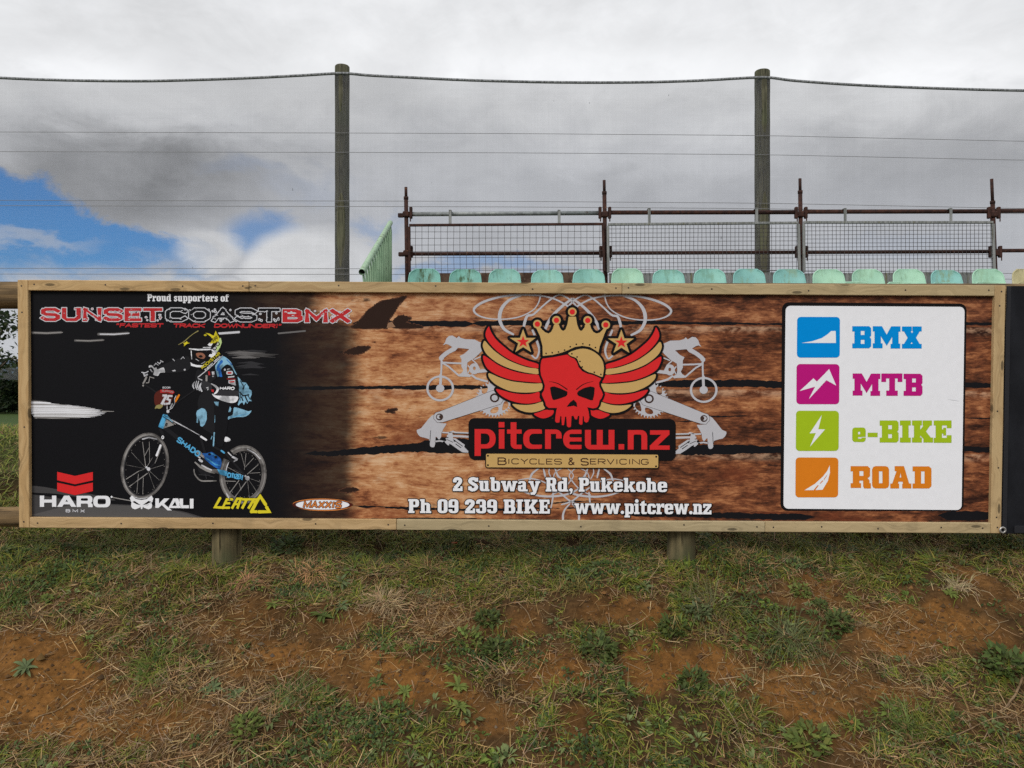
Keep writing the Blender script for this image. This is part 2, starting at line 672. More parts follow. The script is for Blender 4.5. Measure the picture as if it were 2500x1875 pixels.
def rquad(pts, r, n=5):
    P = np.asarray(pts, dtype=float); out = []
    m = len(P)
    for k in range(m):
        a = P[k - 1] - P[k]; b = P[(k + 1) % m] - P[k]
        la, lb = np.hypot(*a), np.hypot(*b)
        rr = min(r, la / 2 - 1e-3, lb / 2 - 1e-3)
        a, b = a / la * rr, b / lb * rr
        for q in range(n + 1):
            t = q / n
            # quadratic approximates the round corner
            u = (1 - math.sin(t * math.pi / 2)); v = (1 - math.cos(t * math.pi / 2))
            out.append(P[k] + a * u + b * v)
    return np.array(out)


def rr(x0, y0, x1, y1, r):
    return rquad([(x0, y0), (x1, y0), (x1, y1), (x0, y1)], r)


def jag(pts, w, amp, seed, step=6):
    """rough-edged dark gap along a line"""
    rg = np.random.RandomState(seed)
    P = np.asarray(pts, dtype=float)
    seg = np.hypot(*np.diff(P, axis=0).T); t = np.concatenate(([0], np.cumsum(seg)))
    n = int(t[-1] / step) + 2
    s = np.linspace(0, t[-1], n)
    x = np.interp(s, t, P[:, 0]); y = np.interp(s, t, P[:, 1])
    ww = .84 * (np.interp(s, t, w) if hasattr(w, '__len__') else np.full(n, float(w)))
    def ed():
        e = rg.randn(n) * .5 + np.convolve(rg.randn(n + 12), np.ones(13) / 3.6, 'valid')
        return e * amp
    end = np.clip(np.minimum(s, t[-1] - s) / 25, 0.05, 1)
    return np.concatenate([np.stack([x, y - (ww / 2 + ed()) * end], 1), np.stack([x, y + (ww / 2 + ed()) * end], 1)[::-1]])


def crop(x0, y0, s):
    def f(pts):
        return np.asarray(pts, dtype=float) / s + np.array([x0, y0])
    return f


AXIS = None   # set below: local x of the emblem's mirror axis


SPLIT = {'star', 'crown_jewel', 'plaque_screw', 'skull_eye', 'printed_wheel', 'printed_hub', 'printed_badge', 'crown_stud', 'patch_stud',
         'printed_helmet', 'plank_gaps', 'printed_glove', 'printed_trousers', 'skull_brow', 'wing'}


def pieces(V, Fc):
    """connected pieces of a shape"""
    par = list(range(len(V)))
    def find(a):
        while par[a] != a:
            par[a] = par[par[a]]; a = par[a]
        return a
    for f in Fc:
        a, b, c = find(f[0]), find(f[1]), find(f[2])
        par[b] = a; par[c] = a
    root = np.array([find(f[0]) for f in Fc])
    return [(V, Fc[root == r]) for r in np.unique(root)]


class Print:
    """printed pieces of the sign: shapes in photograph pixels laid on the panel, each layer a hair prouder"""
    def __init__(self, root):
        self.root = root

    def put(self, name, shape, mat, layer, parent=None, mirror=None, label=None):
        V, Fc = shape
        if name in SPLIT:
            res = None
            for piece in pieces(V, Fc):
                SPLIT.discard(name)
                res = self.put(name, piece, mat, layer, parent, mirror, label)
                SPLIT.add(name)
            return res
        used = np.unique(Fc)
        if len(used) == 0:
            return None
        re = np.zeros(len(V), int); re[used] = np.arange(len(used))
        V = V[used]; Fc = re[Fc]
        xz = S(V)
        if mirror is not None:
            xz[:, 0] = 2 * mirror - xz[:, 0]
        co = np.stack([xz[:, 0], np.full(len(xz), 0.022 - 0.0004 * layer), xz[:, 1]], 1)
        if mirror is None: Fc = Fc[:, ::-1] if False else Fc
        me = fast_mesh(name, co, Fc.ravel(), np.full(len(Fc), 3))
        o = link_mesh(name, me, mat, parent if parent is not None else self.root)
        if label: o['label'] = label
        return o


def area(*loops):
    return tri([('+', [np.asarray(L, dtype=float)]) for L in loops])


# ------------------------------------------------------------------ slab letters, y up, cap height 100
def R(x0, y0, x1, y1): return ('+', [rect(x0, y0, x1, y1)])
def r_(x0, y0, x1, y1): return ('-', [rect(x0, y0, x1, y1)])
def Q(x0, y0, x1, y1, r): return ('+', [rr(x0, y0, x1, y1, r)])
def q_(x0, y0, x1, y1, r): return ('-', [rr(x0, y0, x1, y1, r)])
def Y(*p): return ('+', [np.array(p, dtype=float)])


def _s(sc=1.0):
    p = smooth([(53, 70), (47, 85), (31, 89), (15, 83), (12, 68), (30, 53), (49, 40), (52, 24), (38, 11), (20, 11), (9, 30)], 5, False)
    o = [('+', [stroke(p, 23, False)]), R(44, 68, 64, 96), R(0, 6, 19, 34)]
    return [(a, [L * sc for L in b]) for a, b in o]


SLAB = {
    'P': ([R(6, 0, 30, 100), R(0, 0, 38, 15), R(0, 85, 20, 100), Q(6, 42, 66, 100, 20), q_(30, 58, 44, 84, 6)], 68),
    'B': ([R(0, 0, 30, 15), R(0, 85, 30, 100), R(6, 0, 30, 100), Q(6, 46, 67, 100, 18), Q(6, 0, 71, 56, 18), q_(30, 59, 44, 84, 5), q_(30, 16, 46, 43, 5)], 73),
    'R': ([R(6, 0, 30, 100), R(0, 0, 37, 15), R(0, 85, 20, 100), Q(6, 42, 68, 100, 20), q_(30, 57, 45, 84, 6), Y((36, 48), (58, 50), (64, 15), (74, 15), (74, 0), (44, 0))], 76),
    'S': (_s(), 66),
    'I': ([R(9, 0, 33, 100), R(0, 0, 42, 15), R(0, 85, 42, 100)], 44),
    'K': ([R(6, 0, 30, 100), R(0, 0, 38, 15), R(0, 85, 38, 100), Y((28, 44), (52, 85), (46, 85), (46, 100), (82, 100), (82, 85), (78, 85), (56, 54), (78, 15), (86, 15), (86, 0), (50, 0), (50, 12), (40, 38), (28, 26))], 87),
    'E': ([R(6, 0, 30, 100), R(0, 0, 66, 16), R(0, 84, 64, 100), R(30, 43, 48, 57), R(42, 33, 51, 67), R(52, 0, 66, 32), R(50, 68, 64, 100)], 68),
    '0': ([Q(0, 0, 60, 100, 22), q_(23, 16, 37, 84, 6)], 62),
    '9': ([Q(0, 0, 60, 100, 22), q_(23, 56, 37, 85, 5), q_(23, 15, 37, 41, 5), r_(-2, 28, 23, 41)], 62),
    '2': ([('+', [stroke(smooth([(12, 68), (16, 84), (31, 89), (46, 82), (47, 66), (34, 46), (12, 20)], 5, False), 23, False)]), R(0, 0, 62, 20), R(48, 0, 62, 34), Q(0, 62, 24, 84, 5)], 64),
    '3': ([Q(0, 42, 60, 100, 20), Q(0, 0, 62, 58, 20), q_(23, 58, 37, 85, 5), q_(23, 15, 38, 43, 5), r_(-2, 32, 22, 68)], 64),
    'u': ([Q(6, 0, 61, 90, 16), r_(0, 74, 70, 100), q_(29, 15, 39, 100, 4), R(0, 60, 20, 74), R(32, 60, 50, 74), R(39, 0, 61, 74), R(50, 0, 68, 14)], 70),
    'b': ([R(6, 6, 28, 100), R(0, 86, 20, 100), Q(6, 0, 64, 74, 18), q_(29, 15, 41, 59, 6)], 66),
    'd': ([R(37, 0, 59, 100), R(28, 86, 50, 100), Q(0, 0, 59, 74, 18), q_(24, 15, 36, 59, 6), R(52, 0, 67, 14)], 69),
    'p': ([R(6, -24, 28, 74), R(0, -24, 38, -11), R(0, 60, 20, 74), Q(6, 0, 64, 74, 18), q_(29, 15, 41, 59, 6)], 66),
    'o': ([Q(0, 0, 61, 74, 20), q_(24, 15, 37, 59, 6)], 63),
    'e': ([Q(0, 0, 61, 74, 20), q_(24, 44, 37, 60, 4), q_(24, 14, 39, 31, 4), r_(38, 20, 64, 31)], 63),
    'a': ([Q(2, 20, 52, 74, 16), Q(0, 0, 52, 44, 14), R(30, 0, 52, 56), q_(21, 13, 31, 33, 4), q_(20, 45, 31, 61, 3), r_(-2, 43, 20, 53), R(46, 0, 64, 14)], 66),
    'w': ([Y((4, 74), (28, 74), (36, 28), (46, 74), (62, 74), (72, 28), (80, 74), (102, 74), (86, 0), (62, 0), (54, 40), (44, 0), (22, 0)), R(0, 61, 33, 74), R(75, 61, 107, 74)], 107),
    'y': ([Y((4, 74), (28, 74), (40, 26), (50, 74), (72, 74), (50, -8), (40, -24), (14, -24), (12, -8), (26, -6), (30, 0)), R(0, 61, 32, 74), R(44, 61, 76, 74)], 76),
    'k': ([R(6, 0, 28, 100), R(0, 86, 20, 100), R(0, 0, 33, 14), Y((26, 36), (44, 61), (40, 61), (40, 74), (72, 74), (72, 61), (66, 61), (52, 44), (68, 14), (76, 14), (76, 0), (46, 0), (44, 8), (36, 30), (26, 20))], 78),
    'h': ([Q(6, 0, 61, 74, 18), r_(6, -2, 61, 14), r_(28, -2, 39, 58), R(6, 0, 28, 100), R(39, 0, 61, 40), R(0, 86, 20, 100), R(0, 0, 33, 14), R(35, 0, 68, 14)], 70),
    'n': ([Q(6, 0, 61, 74, 18), r_(6, -2, 61, 14), r_(28, -2, 39, 58), R(6, 0, 28, 74), R(39, 0, 61, 40), R(0, 60, 20, 74), R(0, 0, 33, 14), R(35, 0, 68, 14)], 70),
    'r': ([R(6, 0, 28, 74), R(0, 0, 38, 14), R(0, 60, 20, 74), Y((26, 54), (34, 70), (42, 75), (56, 75), (56, 46), (42, 46), (40, 56), (28, 42))], 57),
    's': (_s(.74), 50),
    't': ([R(10, 10, 32, 86), Y((10, 86), (32, 96), (32, 80), (10, 80)), R(0, 60, 46, 74), Q(10, 0, 50, 40, 12), r_(32, 14, 52, 60), R(32, 60, 46, 74)], 51),
    'f': ([R(8, 0, 30, 80), R(0, 0, 40, 14), R(0, 60, 46, 74), Q(8, 58, 52, 100, 14), r_(30, 50, 54, 60), q_(30, 74, 54, 86, 3)], 48),
    'c': ([Q(0, 0, 59, 74, 20), q_(24, 15, 37, 59, 6), r_(36, 28, 62, 46)], 61),
    'i': ([R(8, 0, 30, 74), R(0, 0, 38, 14), R(0, 60, 20, 74), ('+', [ring(19, 92, 13, n=12)])], 40),
    '.': ([('+', [ring(12, 12, 12, n=14)])], 26),
    ',': ([('+', [ring(13, 12, 12, n=14)]), Y((8, 6), (24, 10), (20, -10), (6, -20), (4, -14), (12, -4))], 28),
    'z': ([R(0, 58, 58, 74), R(0, 0, 58, 16), Y((33, 58), (58, 58), (24, 16), (0, 16)), R(0, 46, 14, 60), R(44, 14, 58, 28)], 60),
}


def slab_line(text, x0, x1, base, cap, slope=0.0058, gap=4, space=34):
    """list of per-letter shapes in photograph pixels fitted between x0 and x1"""
    adv, tot = [], 0
    for ch in text:
        a = space if ch == ' ' else SLAB[ch][1] + gap
        adv.append(a); tot += a
    sx = (x1 - x0) / (tot - gap)
    sy = cap / 100
    out, cx = [], 0
    for ch, a in zip(text, adv):
        if ch != ' ':
            ops = []
            for sg, loops in SLAB[ch][0]:
                LL = []
                for L in loops:
                    X = x0 + (L[:, 0] + cx) * sx
                    LL.append(np.stack([X, base + (X - x0) * slope - L[:, 1] * sy], 1))
                ops.append((sg, LL))
            out.append(tri(ops))
        cx += a
    return merge(out)


# single-line capitals in a unit box
LINE = {
    'A': [[(0, 0), (.5, 1), (1, 0)], [(.2, .36), (.8, .36)]],
    'B': [[(0, 0), (0, 1), (.7, 1), (.92, .86), (.92, .66), (.7, .53), (0, .53)], [(.6, .53), (.8, .52), (1, .38), (1, .15), (.78, 0), (0, 0)]],
    'C': [[(1, .82), (.78, 1), (.22, 1), (0, .76), (0, .24), (.22, 0), (.78, 0), (1, .18)]],
    'D': [[(0, 0), (0, 1), (.65, 1), (1, .7), (1, .3), (.65, 0), (0, 0)]],
    'E': [[(1, 1), (0, 1), (0, 0), (1, 0)], [(0, .5), (.85, .5)]],
    'F': [[(1, 1), (0, 1), (0, 0)], [(0, .52), (.85, .52)]],
    'G': [[(1, .82), (.78, 1), (.22, 1), (0, .76), (0, .24), (.22, 0), (.78, 0), (1, .2), (1, .46), (.6, .46)]],
    'H': [[(0, 0), (0, 1)], [(1, 0), (1, 1)], [(0, .5), (1, .5)]],
    'I': [[(.5, 0), (.5, 1)]],
    'K': [[(0, 0), (0, 1)], [(1, 1), (.1, .48), (1, 0)]],
    'L': [[(0, 1), (0, 0), (1, 0)]],
    'M': [[(0, 0), (0, 1), (.5, .2), (1, 1), (1, 0)]],
    'N': [[(0, 0), (0, 1), (1, 0), (1, 1)]],
    'O': [[(.25, 0), (0, .28), (0, .72), (.25, 1), (.75, 1), (1, .72), (1, .28), (.75, 0), (.25, 0)]],
    'P': [[(0, 0), (0, 1), (.75, 1), (1, .84), (1, .6), (.75, .45), (0, .45)]],
    'R': [[(0, 0), (0, 1), (.75, 1), (1, .85), (1, .62), (.75, .47), (0, .47)], [(.5, .47), (1, 0)]],
    'S': [[(1, .84), (.78, 1), (.2, 1), (0, .86), (0, .64), (.2, .52), (.8, .48), (1, .36), (1, .14), (.8, 0), (.2, 0), (0, .16)]],
    'T': [[(0, 1), (1, 1)], [(.5, 1), (.5, 0)]],
    'U': [[(0, 1), (0, .22), (.22, 0), (.78, 0), (1, .22), (1, 1)]],
    'V': [[(0, 1), (.5, 0), (1, 1)]],
    'W': [[(0, 1), (.25, 0), (.5, .8), (.75, 0), (1, 1)]],
    'X': [[(0, 0), (1, 1)], [(0, 1), (1, 0)]],
    'Y': [[(0, 1), (.5, .48), (1, 1)], [(.5, .48), (.5, 0)]],
    'Z': [[(0, 1), (1, 1), (0, 0), (1, 0)]],
    '&': [[(1, 0), (.2, .75), (.3, 1), (.6, 1), (.68, .78), (.1, .35), (.1, .1), (.35, 0), (.65, .05), (1, .4)]],
    '!': [[(.5, 1), (.5, .32)], [(.5, .06), (.5, .0)]],
    '"': [[(.2, 1), (.1, .75)], [(.7, 1), (.6, .75)]],
    '1': [[(.2, .8), (.6, 1), (.6, 0)]],
    '0': [[(.25, 0), (0, .28), (0, .72), (.25, 1), (.75, 1), (1, .72), (1, .28), (.75, 0), (.25, 0)]],
    '7': [[(0, 1), (1, 1), (.35, 0)]],
    '5': [[(1, 1), (.15, 1), (.05, .56), (.7, .56), (.95, .4), (.9, .12), (.65, 0), (0, .05)]],
}
NARROW = {'I': .28, '!': .28, '"': .5, '1': .55, ' ': .8, 'L': .8, 'E': .85, 'F': .85, 'W': 1.35, 'M': 1.2}


def letter_ops(ch, fn, w, cap=False, n=1, sq=False):
    ops = []
    for pl in LINE[ch]:
        P = fn(np.array(pl, dtype=float))
        if n > 1: P = smooth(P, n, False)
        if sq and np.hypot(*(P[0] - P[-1])) > 1:
            for i_, j_ in ((0, 1), (-1, -2)):
                t_ = P[i_] - P[j_]; P[i_] = P[i_] + t_ / np.hypot(*t_) * w / 2
        ops.append(('+', [stroke(P, w, cap)]))
        if not cap and n == 1:
            for p in P[1:-1]:
                ops.append(('+', [ring(p[0], p[1], w * .5, n=10)]))
    return ops


def line_text(text, p0, p1, h, w, gap=.25, italic=0.0, wscale=1.0, cap=False, each=None, up=None, n=1, an=1.0):
    """stroked capitals running from p0 to p1 (photo px), height h upward (or along up), stroke w"""
    p0 = np.asarray(p0, float); p1 = np.asarray(p1, float)
    L = np.hypot(*(p1 - p0)); t = (p1 - p0) / L
    upv = np.array([t[1], -t[0]]) if up is None else np.asarray(up, float)
    ws = [NARROW.get(c, 1.0) for c in text]
    tot = sum(ws) + gap * (len(text) - 1)
    k = L / tot
    shapes, x = [], 0.0
    for c, cw in zip(text, ws):
        if c != ' ':
            hh = h
            def fn(P, x=x, cw=cw):
                X = (x + P[:, 0] * cw) * k + italic * P[:, 1] * h
                return p0 + (X / an)[:, None] * t + (P[:, 1] * h)[:, None] * upv
            ops = letter_ops(c, fn, w, cap, n, an != 1.0)
            if an != 1.0:
                ops = [(g, [np.stack([p0[0] + (L_[:, 0] - p0[0]) * an, L_[:, 1]], 1) for L_ in lp]) for g, lp in ops]
            if each: ops = each(ops, p0 + (x + cw / 2) * k * t + upv * h / 2, cw * k, h)
            shapes.append(tri(ops))
        x += cw + gap
    return merge(shapes)
# ------------------------------------------------------------------ the sign
def wood_print():
    """photographic print of old planks fading into black on the left"""
    m = bpy.data.materials.new('printed_planks')
    m.use_nodes = True
    T = NT(m.node_tree)
    bs = T.n['Principled BSDF']
    bs.inputs['Roughness'].default_value = 0.42
    bs.inputs['Specular IOR Level'].default_value = 0.06
    O = T.node('ShaderNodeTexCoord').outputs['Object']
    x, y, z = T.sep(O)[:3]
    def cmb(a, b, c):
        nd = T.node('ShaderNodeCombineXYZ')
        for k, q in enumerate((a, b, c)): T.put(nd.inputs[k], q)
        return nd.outputs[0]
    # which plank: steps at the printed gaps
    zz = [float(S([(1250, p)])[0, 1]) for p in (791, 946, 1100, 1246)]
    plank = 0.0
    for q in zz:
        plank = T.add(plank, T.m('GREATER_THAN', z, q))
    P = cmb(x, T.mul(plank, 7.31), z)
    warp = T.noise(T.mapping(P, (1.2, 1, 3.0)), 1.4, 3)
    zw = T.add(z, T.mul(T.sub(warp, .5), .10))
    PW = cmb(x, T.mul(plank, 7.31), zw)
    grain = T.noise(T.mapping(PW, (4.2, 1, 58)), 1.0, 8, .66)
    fine = T.noise(T.mapping(PW, (26, 1, 150), (3, 0, 1)), 1.0, 6, .7)
    big = T.noise(T.mapping(PW, (1.5, 1, 6.5), (1.7, 0, 4)), 1.0, 5, .55, .6)
    blot = T.noise(T.mapping(P, (11, 1, 25), (8, 0, 2)), 1.0, 8, .68, .4)
    v = T.add(T.add(T.mul(grain, .30), T.mul(fine, .32)), T.add(T.mul(big, .50), T.mul(blot, .54)))
    v = T.add(T.mul(T.sub(v, .83), 1.3), .575)
    v = T.add(v, T.mul(T.smooth(x, 1.35, -.8), .21))         # the print itself goes from honey to burnt brown
    v = T.sub(v, .025)
    c = T.ramp(v, [(0.33, (.016, .007, .006)), (.45, (.055, .021, .012)), (.57, (.165, .054, .024)), (.68, (.35, .132, .054)),
                   (.80, (.54, .27, .122)), (.94, (.68, .44, .26))])
    # greyed top plank
    top = T.m('GREATER_THAN', z, zz[0])
    c = T.mix(T.mul(top, .4), c, T.mix(1.0, c, (.95, 1.02, 1.2), 'MULTIPLY'))
    # reddish stain blotches
    st = T.smooth(T.noise(T.mapping(P, (1.6, 1, 3), (4, 2, 9)), 1.6, 4), .56, .70)
    c = T.mix(T.mul(st, .6), c, (.17, .042, .018), 'MIX')
    # printed scorch marks
    mk = T.smooth(T.noise(T.mapping(P, (5, 1, 16), (2, 6, 3)), 1.3, 4), .655, .72)
    c = T.mix(T.mul(mk, .8), c, (.02, .010, .009))
    # crisp lighter ridge just below each gap
    for q in zz[:3]:
        lit = T.mul(T.smooth(z, q - .055, q - .012), T.smooth(z, q, q - .012))
        c = T.mix(T.mul(lit, T.mul(T.smooth(blot, .4, .62), .6)), c, (.60, .40, .26))
    # fade of the artwork into black
    n = T.sub(T.noise(T.mapping(O, (1.2, 1, 1.0)), 3.0, 6, .6), .5)
    nn = T.sub(T.noise(T.mapping(O, (3, 1, 40)), 1.2, 5, .6), .5)
    xe = T.add(x, T.add(T.mul(n, .14), T.mul(nn, .07)))
    lowz = T.smooth(z, zz[0] - .03, zz[0] + .05)
    e1 = T.sub(T.add(xe, T.mul(lowz, .18)), 0.0)
    f1 = T.smooth(e1, -.83, -.71)
    f2 = T.smooth(T.add(xe, T.mul(lowz, .26)), -1.2, -.80)
    k = T.add(T.mul(f1, .90), T.mul(f2, .10))
    c = T.mix(k, (.0065, .0065, .0080), c)
    grn = T.noise(O, 700, 2, .5)
    c = T.mix(T.mul(T.sub(grn, .38), .30), c, (.045, .045, .05), 'ADD')
    T.l.new(c, bs.inputs['Base Color'])
    return m


sign = bpy.data.objects.new('billboard_sign', None)
col.objects.link(sign)
sign.matrix_world = SIGN_M
tag(sign, 'long pine framed advertising sign printed with a bike racer and winged red skull', 'sign')
pr = Print(sign)
black = I('black')

# backing panel with the print
b = MB()
HW = SW / 2
b.box((0, 0.030, SH / 2), (SW - 0.02, 0.016, SH - 0.02))
panel = b.build('printed_panel', wood_print(), sign)

# frame boards: verticals run full height, top and bottom boards butt between them
def pine(name, c1, c2, seed, axis):
    m = bpy.data.materials.new(name)
    m.use_nodes = True
    T = NT(m.node_tree)
    bs = T.n['Principled BSDF']
    bs.inputs['Roughness'].default_value = 0.75
    bs.inputs['Specular IOR Level'].default_value = 0.2
    O = T.node('ShaderNodeTexCoord').outputs['Object']
    along = (1.3, 12, 26) if axis == 'x' else (26, 12, 1.3)
    w = T.noise(T.mapping(O, (2, 2, 2), (seed, 0, seed * 2)), 1.3, 3)
    ad = T.node('ShaderNodeVectorMath', operation='ADD')
    sc = T.node('ShaderNodeVectorMath', operation='SCALE')
    sc.inputs[0].default_value = (.25, .05, .25) if axis == 'x' else (.25, .05, .25)
    T.l.new(w, sc.inputs['Scale'])
    T.l.new(O, ad.inputs[0]); T.l.new(sc.outputs[0], ad.inputs[1])
    g = T.noise(T.mapping(ad.outputs[0], along, (seed, seed * 3, seed)), 1.6, 6, .6, .3)
    c = T.mix(T.smooth(g, .36, .64), c1, c2)
    # growth rings as darker streaks
    s2 = T.noise(T.mapping(ad.outputs[0], tuple(q * 2.2 for q in along), (seed * 2, 1, seed)), 1.4, 4, .55)
    c = T.mix(T.mul(T.smooth(s2, .54, .66), .5), c, tuple(v * .66 for v in c2))
    # knots
    kn = T.node('ShaderNodeTexVoronoi', voronoi_dimensions='2D')
    ox, oy, oz = T.sep(O)[:3]
    cb = T.node('ShaderNodeCombineXYZ')
    T.put(cb.inputs[0], T.add(T.mul(ox, 2.6 if axis == 'x' else 9.0), seed * 1.7)); T.put(cb.inputs[1], T.add(T.mul(oz, 9.0 if axis == 'x' else 2.6), seed * .9))
    T.l.new(cb.outputs[0], kn.inputs['Vector'])
    kn.inputs['Scale'].default_value = 1.0
    rg_ = T.smooth(T.m('ABSOLUTE', T.sub(kn.outputs['Distance'], .12)), .04, .01)
    c = T.mix(T.mul(rg_, .35), c, tuple(v * .55 for v in c2))
    c = T.mix(T.smooth(kn.outputs['Distance'], .085, .045), c, tuple(v * .30 for v in c1))
    d = T.noise(O, 9, 5)
    c = T.mix(T.mul(T.smooth(d, .52, .7), .35), c, tuple(v * .5 for v in c1))
    T.l.new(c, bs.inputs['Base Color'])
    bn = T.node('ShaderNodeBump')
    bn.inputs['Strength'].default_value = .25
    bn.inputs['Distance'].default_value = .01
    T.l.new(g, bn.inputs['Height'])
    T.l.new(bn.outputs[0], bs.inputs['Normal'])
    return m


PINE = [((.54, .37, .18), (.45, .29, .13)), ((.52, .36, .185), (.43, .29, .14)), ((.49, .355, .185), (.41, .28, .14)),
        ((.47, .365, .205), (.39, .30, .165)), ((.44, .355, .21), (.37, .295, .17))]
nail_m = surf('nail_head', (.10, .085, .07), (.05, .035, .03), scale=300, rough=.5, metallic=.6)
nail_proto = MB()
nail_proto.tube([(0, -.0006, 0), (0, .004, 0)], [.0042, .0042], 10)
nail_me = None
BW = 0.052
FD = 0.040


def board(cx, cz, lx, lz, ci, seed, axis, nails):
    global nail_me
    bb = MB()
    bb.box((0, 0, 0), (lx, FD, lz), bev=0.0025)
    o = bb.build('frame_board', pine('pine_board_%d' % seed, *PINE[ci], seed * 1.37, axis), sign)
    o.location = (cx, FD / 2, cz)
    for (nx, nz) in nails:
        if nail_me is None:
            n = nail_proto.build('nail', nail_m, o)
            nail_me = n.data
        else:
            n = link_mesh('nail', nail_me, nail_m, o)
        n.location = (nx - cx, -FD / 2, nz - cz)
    return o


def sx(px, py=700): return float(S([(px, py)], 0)[0, 0])


xl, xr = -HW + BW, HW - BW
tops = [xl, sx(608), sx(1519), xr]
bots = [xl, sx(968, 1290), sx(1868, 1295), xr]
rg = random.Random(3)
board(-HW + BW / 2, SH / 2, BW, SH, 0, 1, 'z', [(-HW + .022, SH - .16), (-HW + .02, SH - .03), (-HW + .03, .5), (-HW + .025, .03)])
board(HW - BW / 2, SH / 2, BW, SH, 2, 2, 'z', [(HW - .02, SH - .03), (HW - .028, SH - .10), (HW - .03, SH - .62), (HW - .02, SH - .9), (HW - .025, .08), (HW - .02, .03)])
for k in range(3):
    a, c = tops[k] + .0008, tops[k + 1] - .0008
    board((a + c) / 2, SH - BW / 2, c - a, BW, (0, 2, 3)[k], 3 + k, 'x',
          [(a + .03, SH - .022), (c - .03, SH - .024)] + [(a + (c - a) * t, SH - BW * rg.uniform(.35, .65)) for t in ((.24, .5, .76) if k else (.35, .7))])
    a, c = bots[k] + .0008, bots[k + 1] - .0008
    board((a + c) / 2, BW / 2, c - a, BW, (1, 4, 3)[k], 7 + k, 'x',
          [(a + .04, .024), (c - .04, .026)] + [(a + (c - a) * t, BW * rg.uniform(.35, .65)) for t in (.25, .5, .78)])

# ---- printed gaps between the planks
G = I('night')
gaps = []
gaps.append(jag([(860, 789), (1000, 791), (1160, 790)], [22, 17, 15], 1.1, 1))
gaps.append(jag([(1150, 790), (1500, 788), (1640, 788), (1800, 790), (1990, 792)], [15, 14, 10, 7, 8], .9, 2))
gaps.append(jag([(2290, 790), (2442, 792)], [9, 11], .9, 21))
gaps.append(jag([(700, 948), (900, 946), (1060, 946), (1200, 945)], [7, 10, 13, 12], 1.0, 3))
gaps.append(jag([(1570, 938), (1650, 937), (1800, 936), (1990, 938)], [10, 20, 20, 16], 1.3, 4))
gaps.append(jag([(2290, 938), (2442, 941)], [17, 13], 1.0, 22))
gaps.append(jag([(740, 1109), (860, 1103), (960, 1096), (1040, 1090), (1180, 1086)], [8, 16, 26, 36, 40], 1.8, 5))
gaps.append(jag([(1640, 1102), (1720, 1098), (1820, 1097), (1990, 1097)], [18, 30, 24, 20], 1.4, 6))
gaps.append(jag([(2290, 1096), (2442, 1098)], [18, 15], 1.2, 23))
gaps.append(jag([(860, 1234), (1000, 1241), (1150, 1245), (1400, 1240), (1520, 1253), (1700, 1258), (1990, 1262)], [5, 6, 7, 6, 12, 16, 20], 1.3, 7))
gaps.append(jag([(2290, 1258), (2442, 1260)], [26, 22], 1.4, 24))
gaps.append(jag([(880, 1266), (1300, 1268), (1700, 1272)], [5, 3, 3], .8, 8))
gaps.append(jag([(1660, 1020), (1750, 1016), (1830, 1014)], [3, 5, 3], .8, 9))
gaps.append(jag([(1650, 1030), (1700, 1028), (1760, 1027)], [2, 4, 2], .7, 10))
gaps.append(jag([(2350, 1020), (2440, 1022)], [3, 4], .7, 11))
gaps.append(jag([(1320, 1230), (1400, 1224), (1480, 1224)], [4, 3, 2], .7, 12))
c8 = crop(680, 700, 2.765)
slash = c8([(500, 276), (540, 235), (600, 165), (650, 125), (700, 98), (780, 82), (862, 66), (830, 105), (800, 140), (775, 185), (750, 215), (735, 248), (722, 280)])
slash2 = c8([(780, 278), (772, 240), (800, 205), (840, 194), (870, 205), (895, 214), (860, 238), (900, 250), (960, 262), (960, 278)])
kn1 = c8([(440, 440), (490, 420), (530, 406), (600, 402), (618, 408), (600, 425), (560, 450), (510, 457), (460, 452)])
kn2 = c8([(722, 842), (750, 828), (795, 822), (800, 832), (770, 842), (785, 852), (755, 850)])
kn3 = c8([(410, 1378), (450, 1360), (490, 1356), (540, 1370), (500, 1384), (450, 1388)])
def rough(P, amp, seed):
    rg_ = np.random.RandomState(seed)
    Q_ = smooth(P, 8)
    return Q_ + rg_.normal(0, amp, Q_.shape)


gaps_all = area(*gaps)
pr.put('plank_gaps', gaps_all, G, 1)
FIN = ink('split', (.030, .016, .012))
for k_, P_ in enumerate((slash, slash2, kn1, kn2, kn3)):
    pr.put('plank_split', grow(area(rough(P_, .8, 30 + k_)), 1.5), ink('split_edge', (.10, .045, .028)), 1.2)
    pr.put('plank_split', area(rough(P_, 1.0, 40 + k_)), FIN, 1.4)
pr.put('plank_gaps', area(c8([(740, 245), (765, 236), (790, 272), (730, 278)])), ink('pale_splinter', (.30, .17, .10)), 2)

# ---- grey ramp and blurred lights printed on the black part
r1 = crop(80, 1140, 5.267)
pr.put('printed_track', area(smooth(r1([(-38, 245), (150, 258), (330, 290), (560, 320), (800, 360), (980, 400), (1060, 430), (820, 420), (600, 390), (300, 345), (-38, 322)]), 4)), I('ramp1'), 1)
pr.put('printed_track', area(r1([(-38, 350), (150, 372), (420, 420), (760, 455), (1050, 478), (1300, 490), (1600, 495), (1800, 540), (2000, 590), (2150, 636), (2280, 668), (-38, 640)])), I('ramp1'), 1)
pr.put('printed_track', area(r1([(560, 470), (1000, 492), (1300, 500), (1560, 510), (1760, 548), (1980, 600), (2120, 648), (300, 640), (-30, 620), (200, 560)])), I('ramp2'), 2)
pr.put('printed_track', area(stroke(smooth(r1([(1005, 385), (1100, 405), (1250, 432), (1300, 445)]), 4, False), 2.2)), I('midgrey'), 3)
w1 = crop(0, 660, 2.5146)


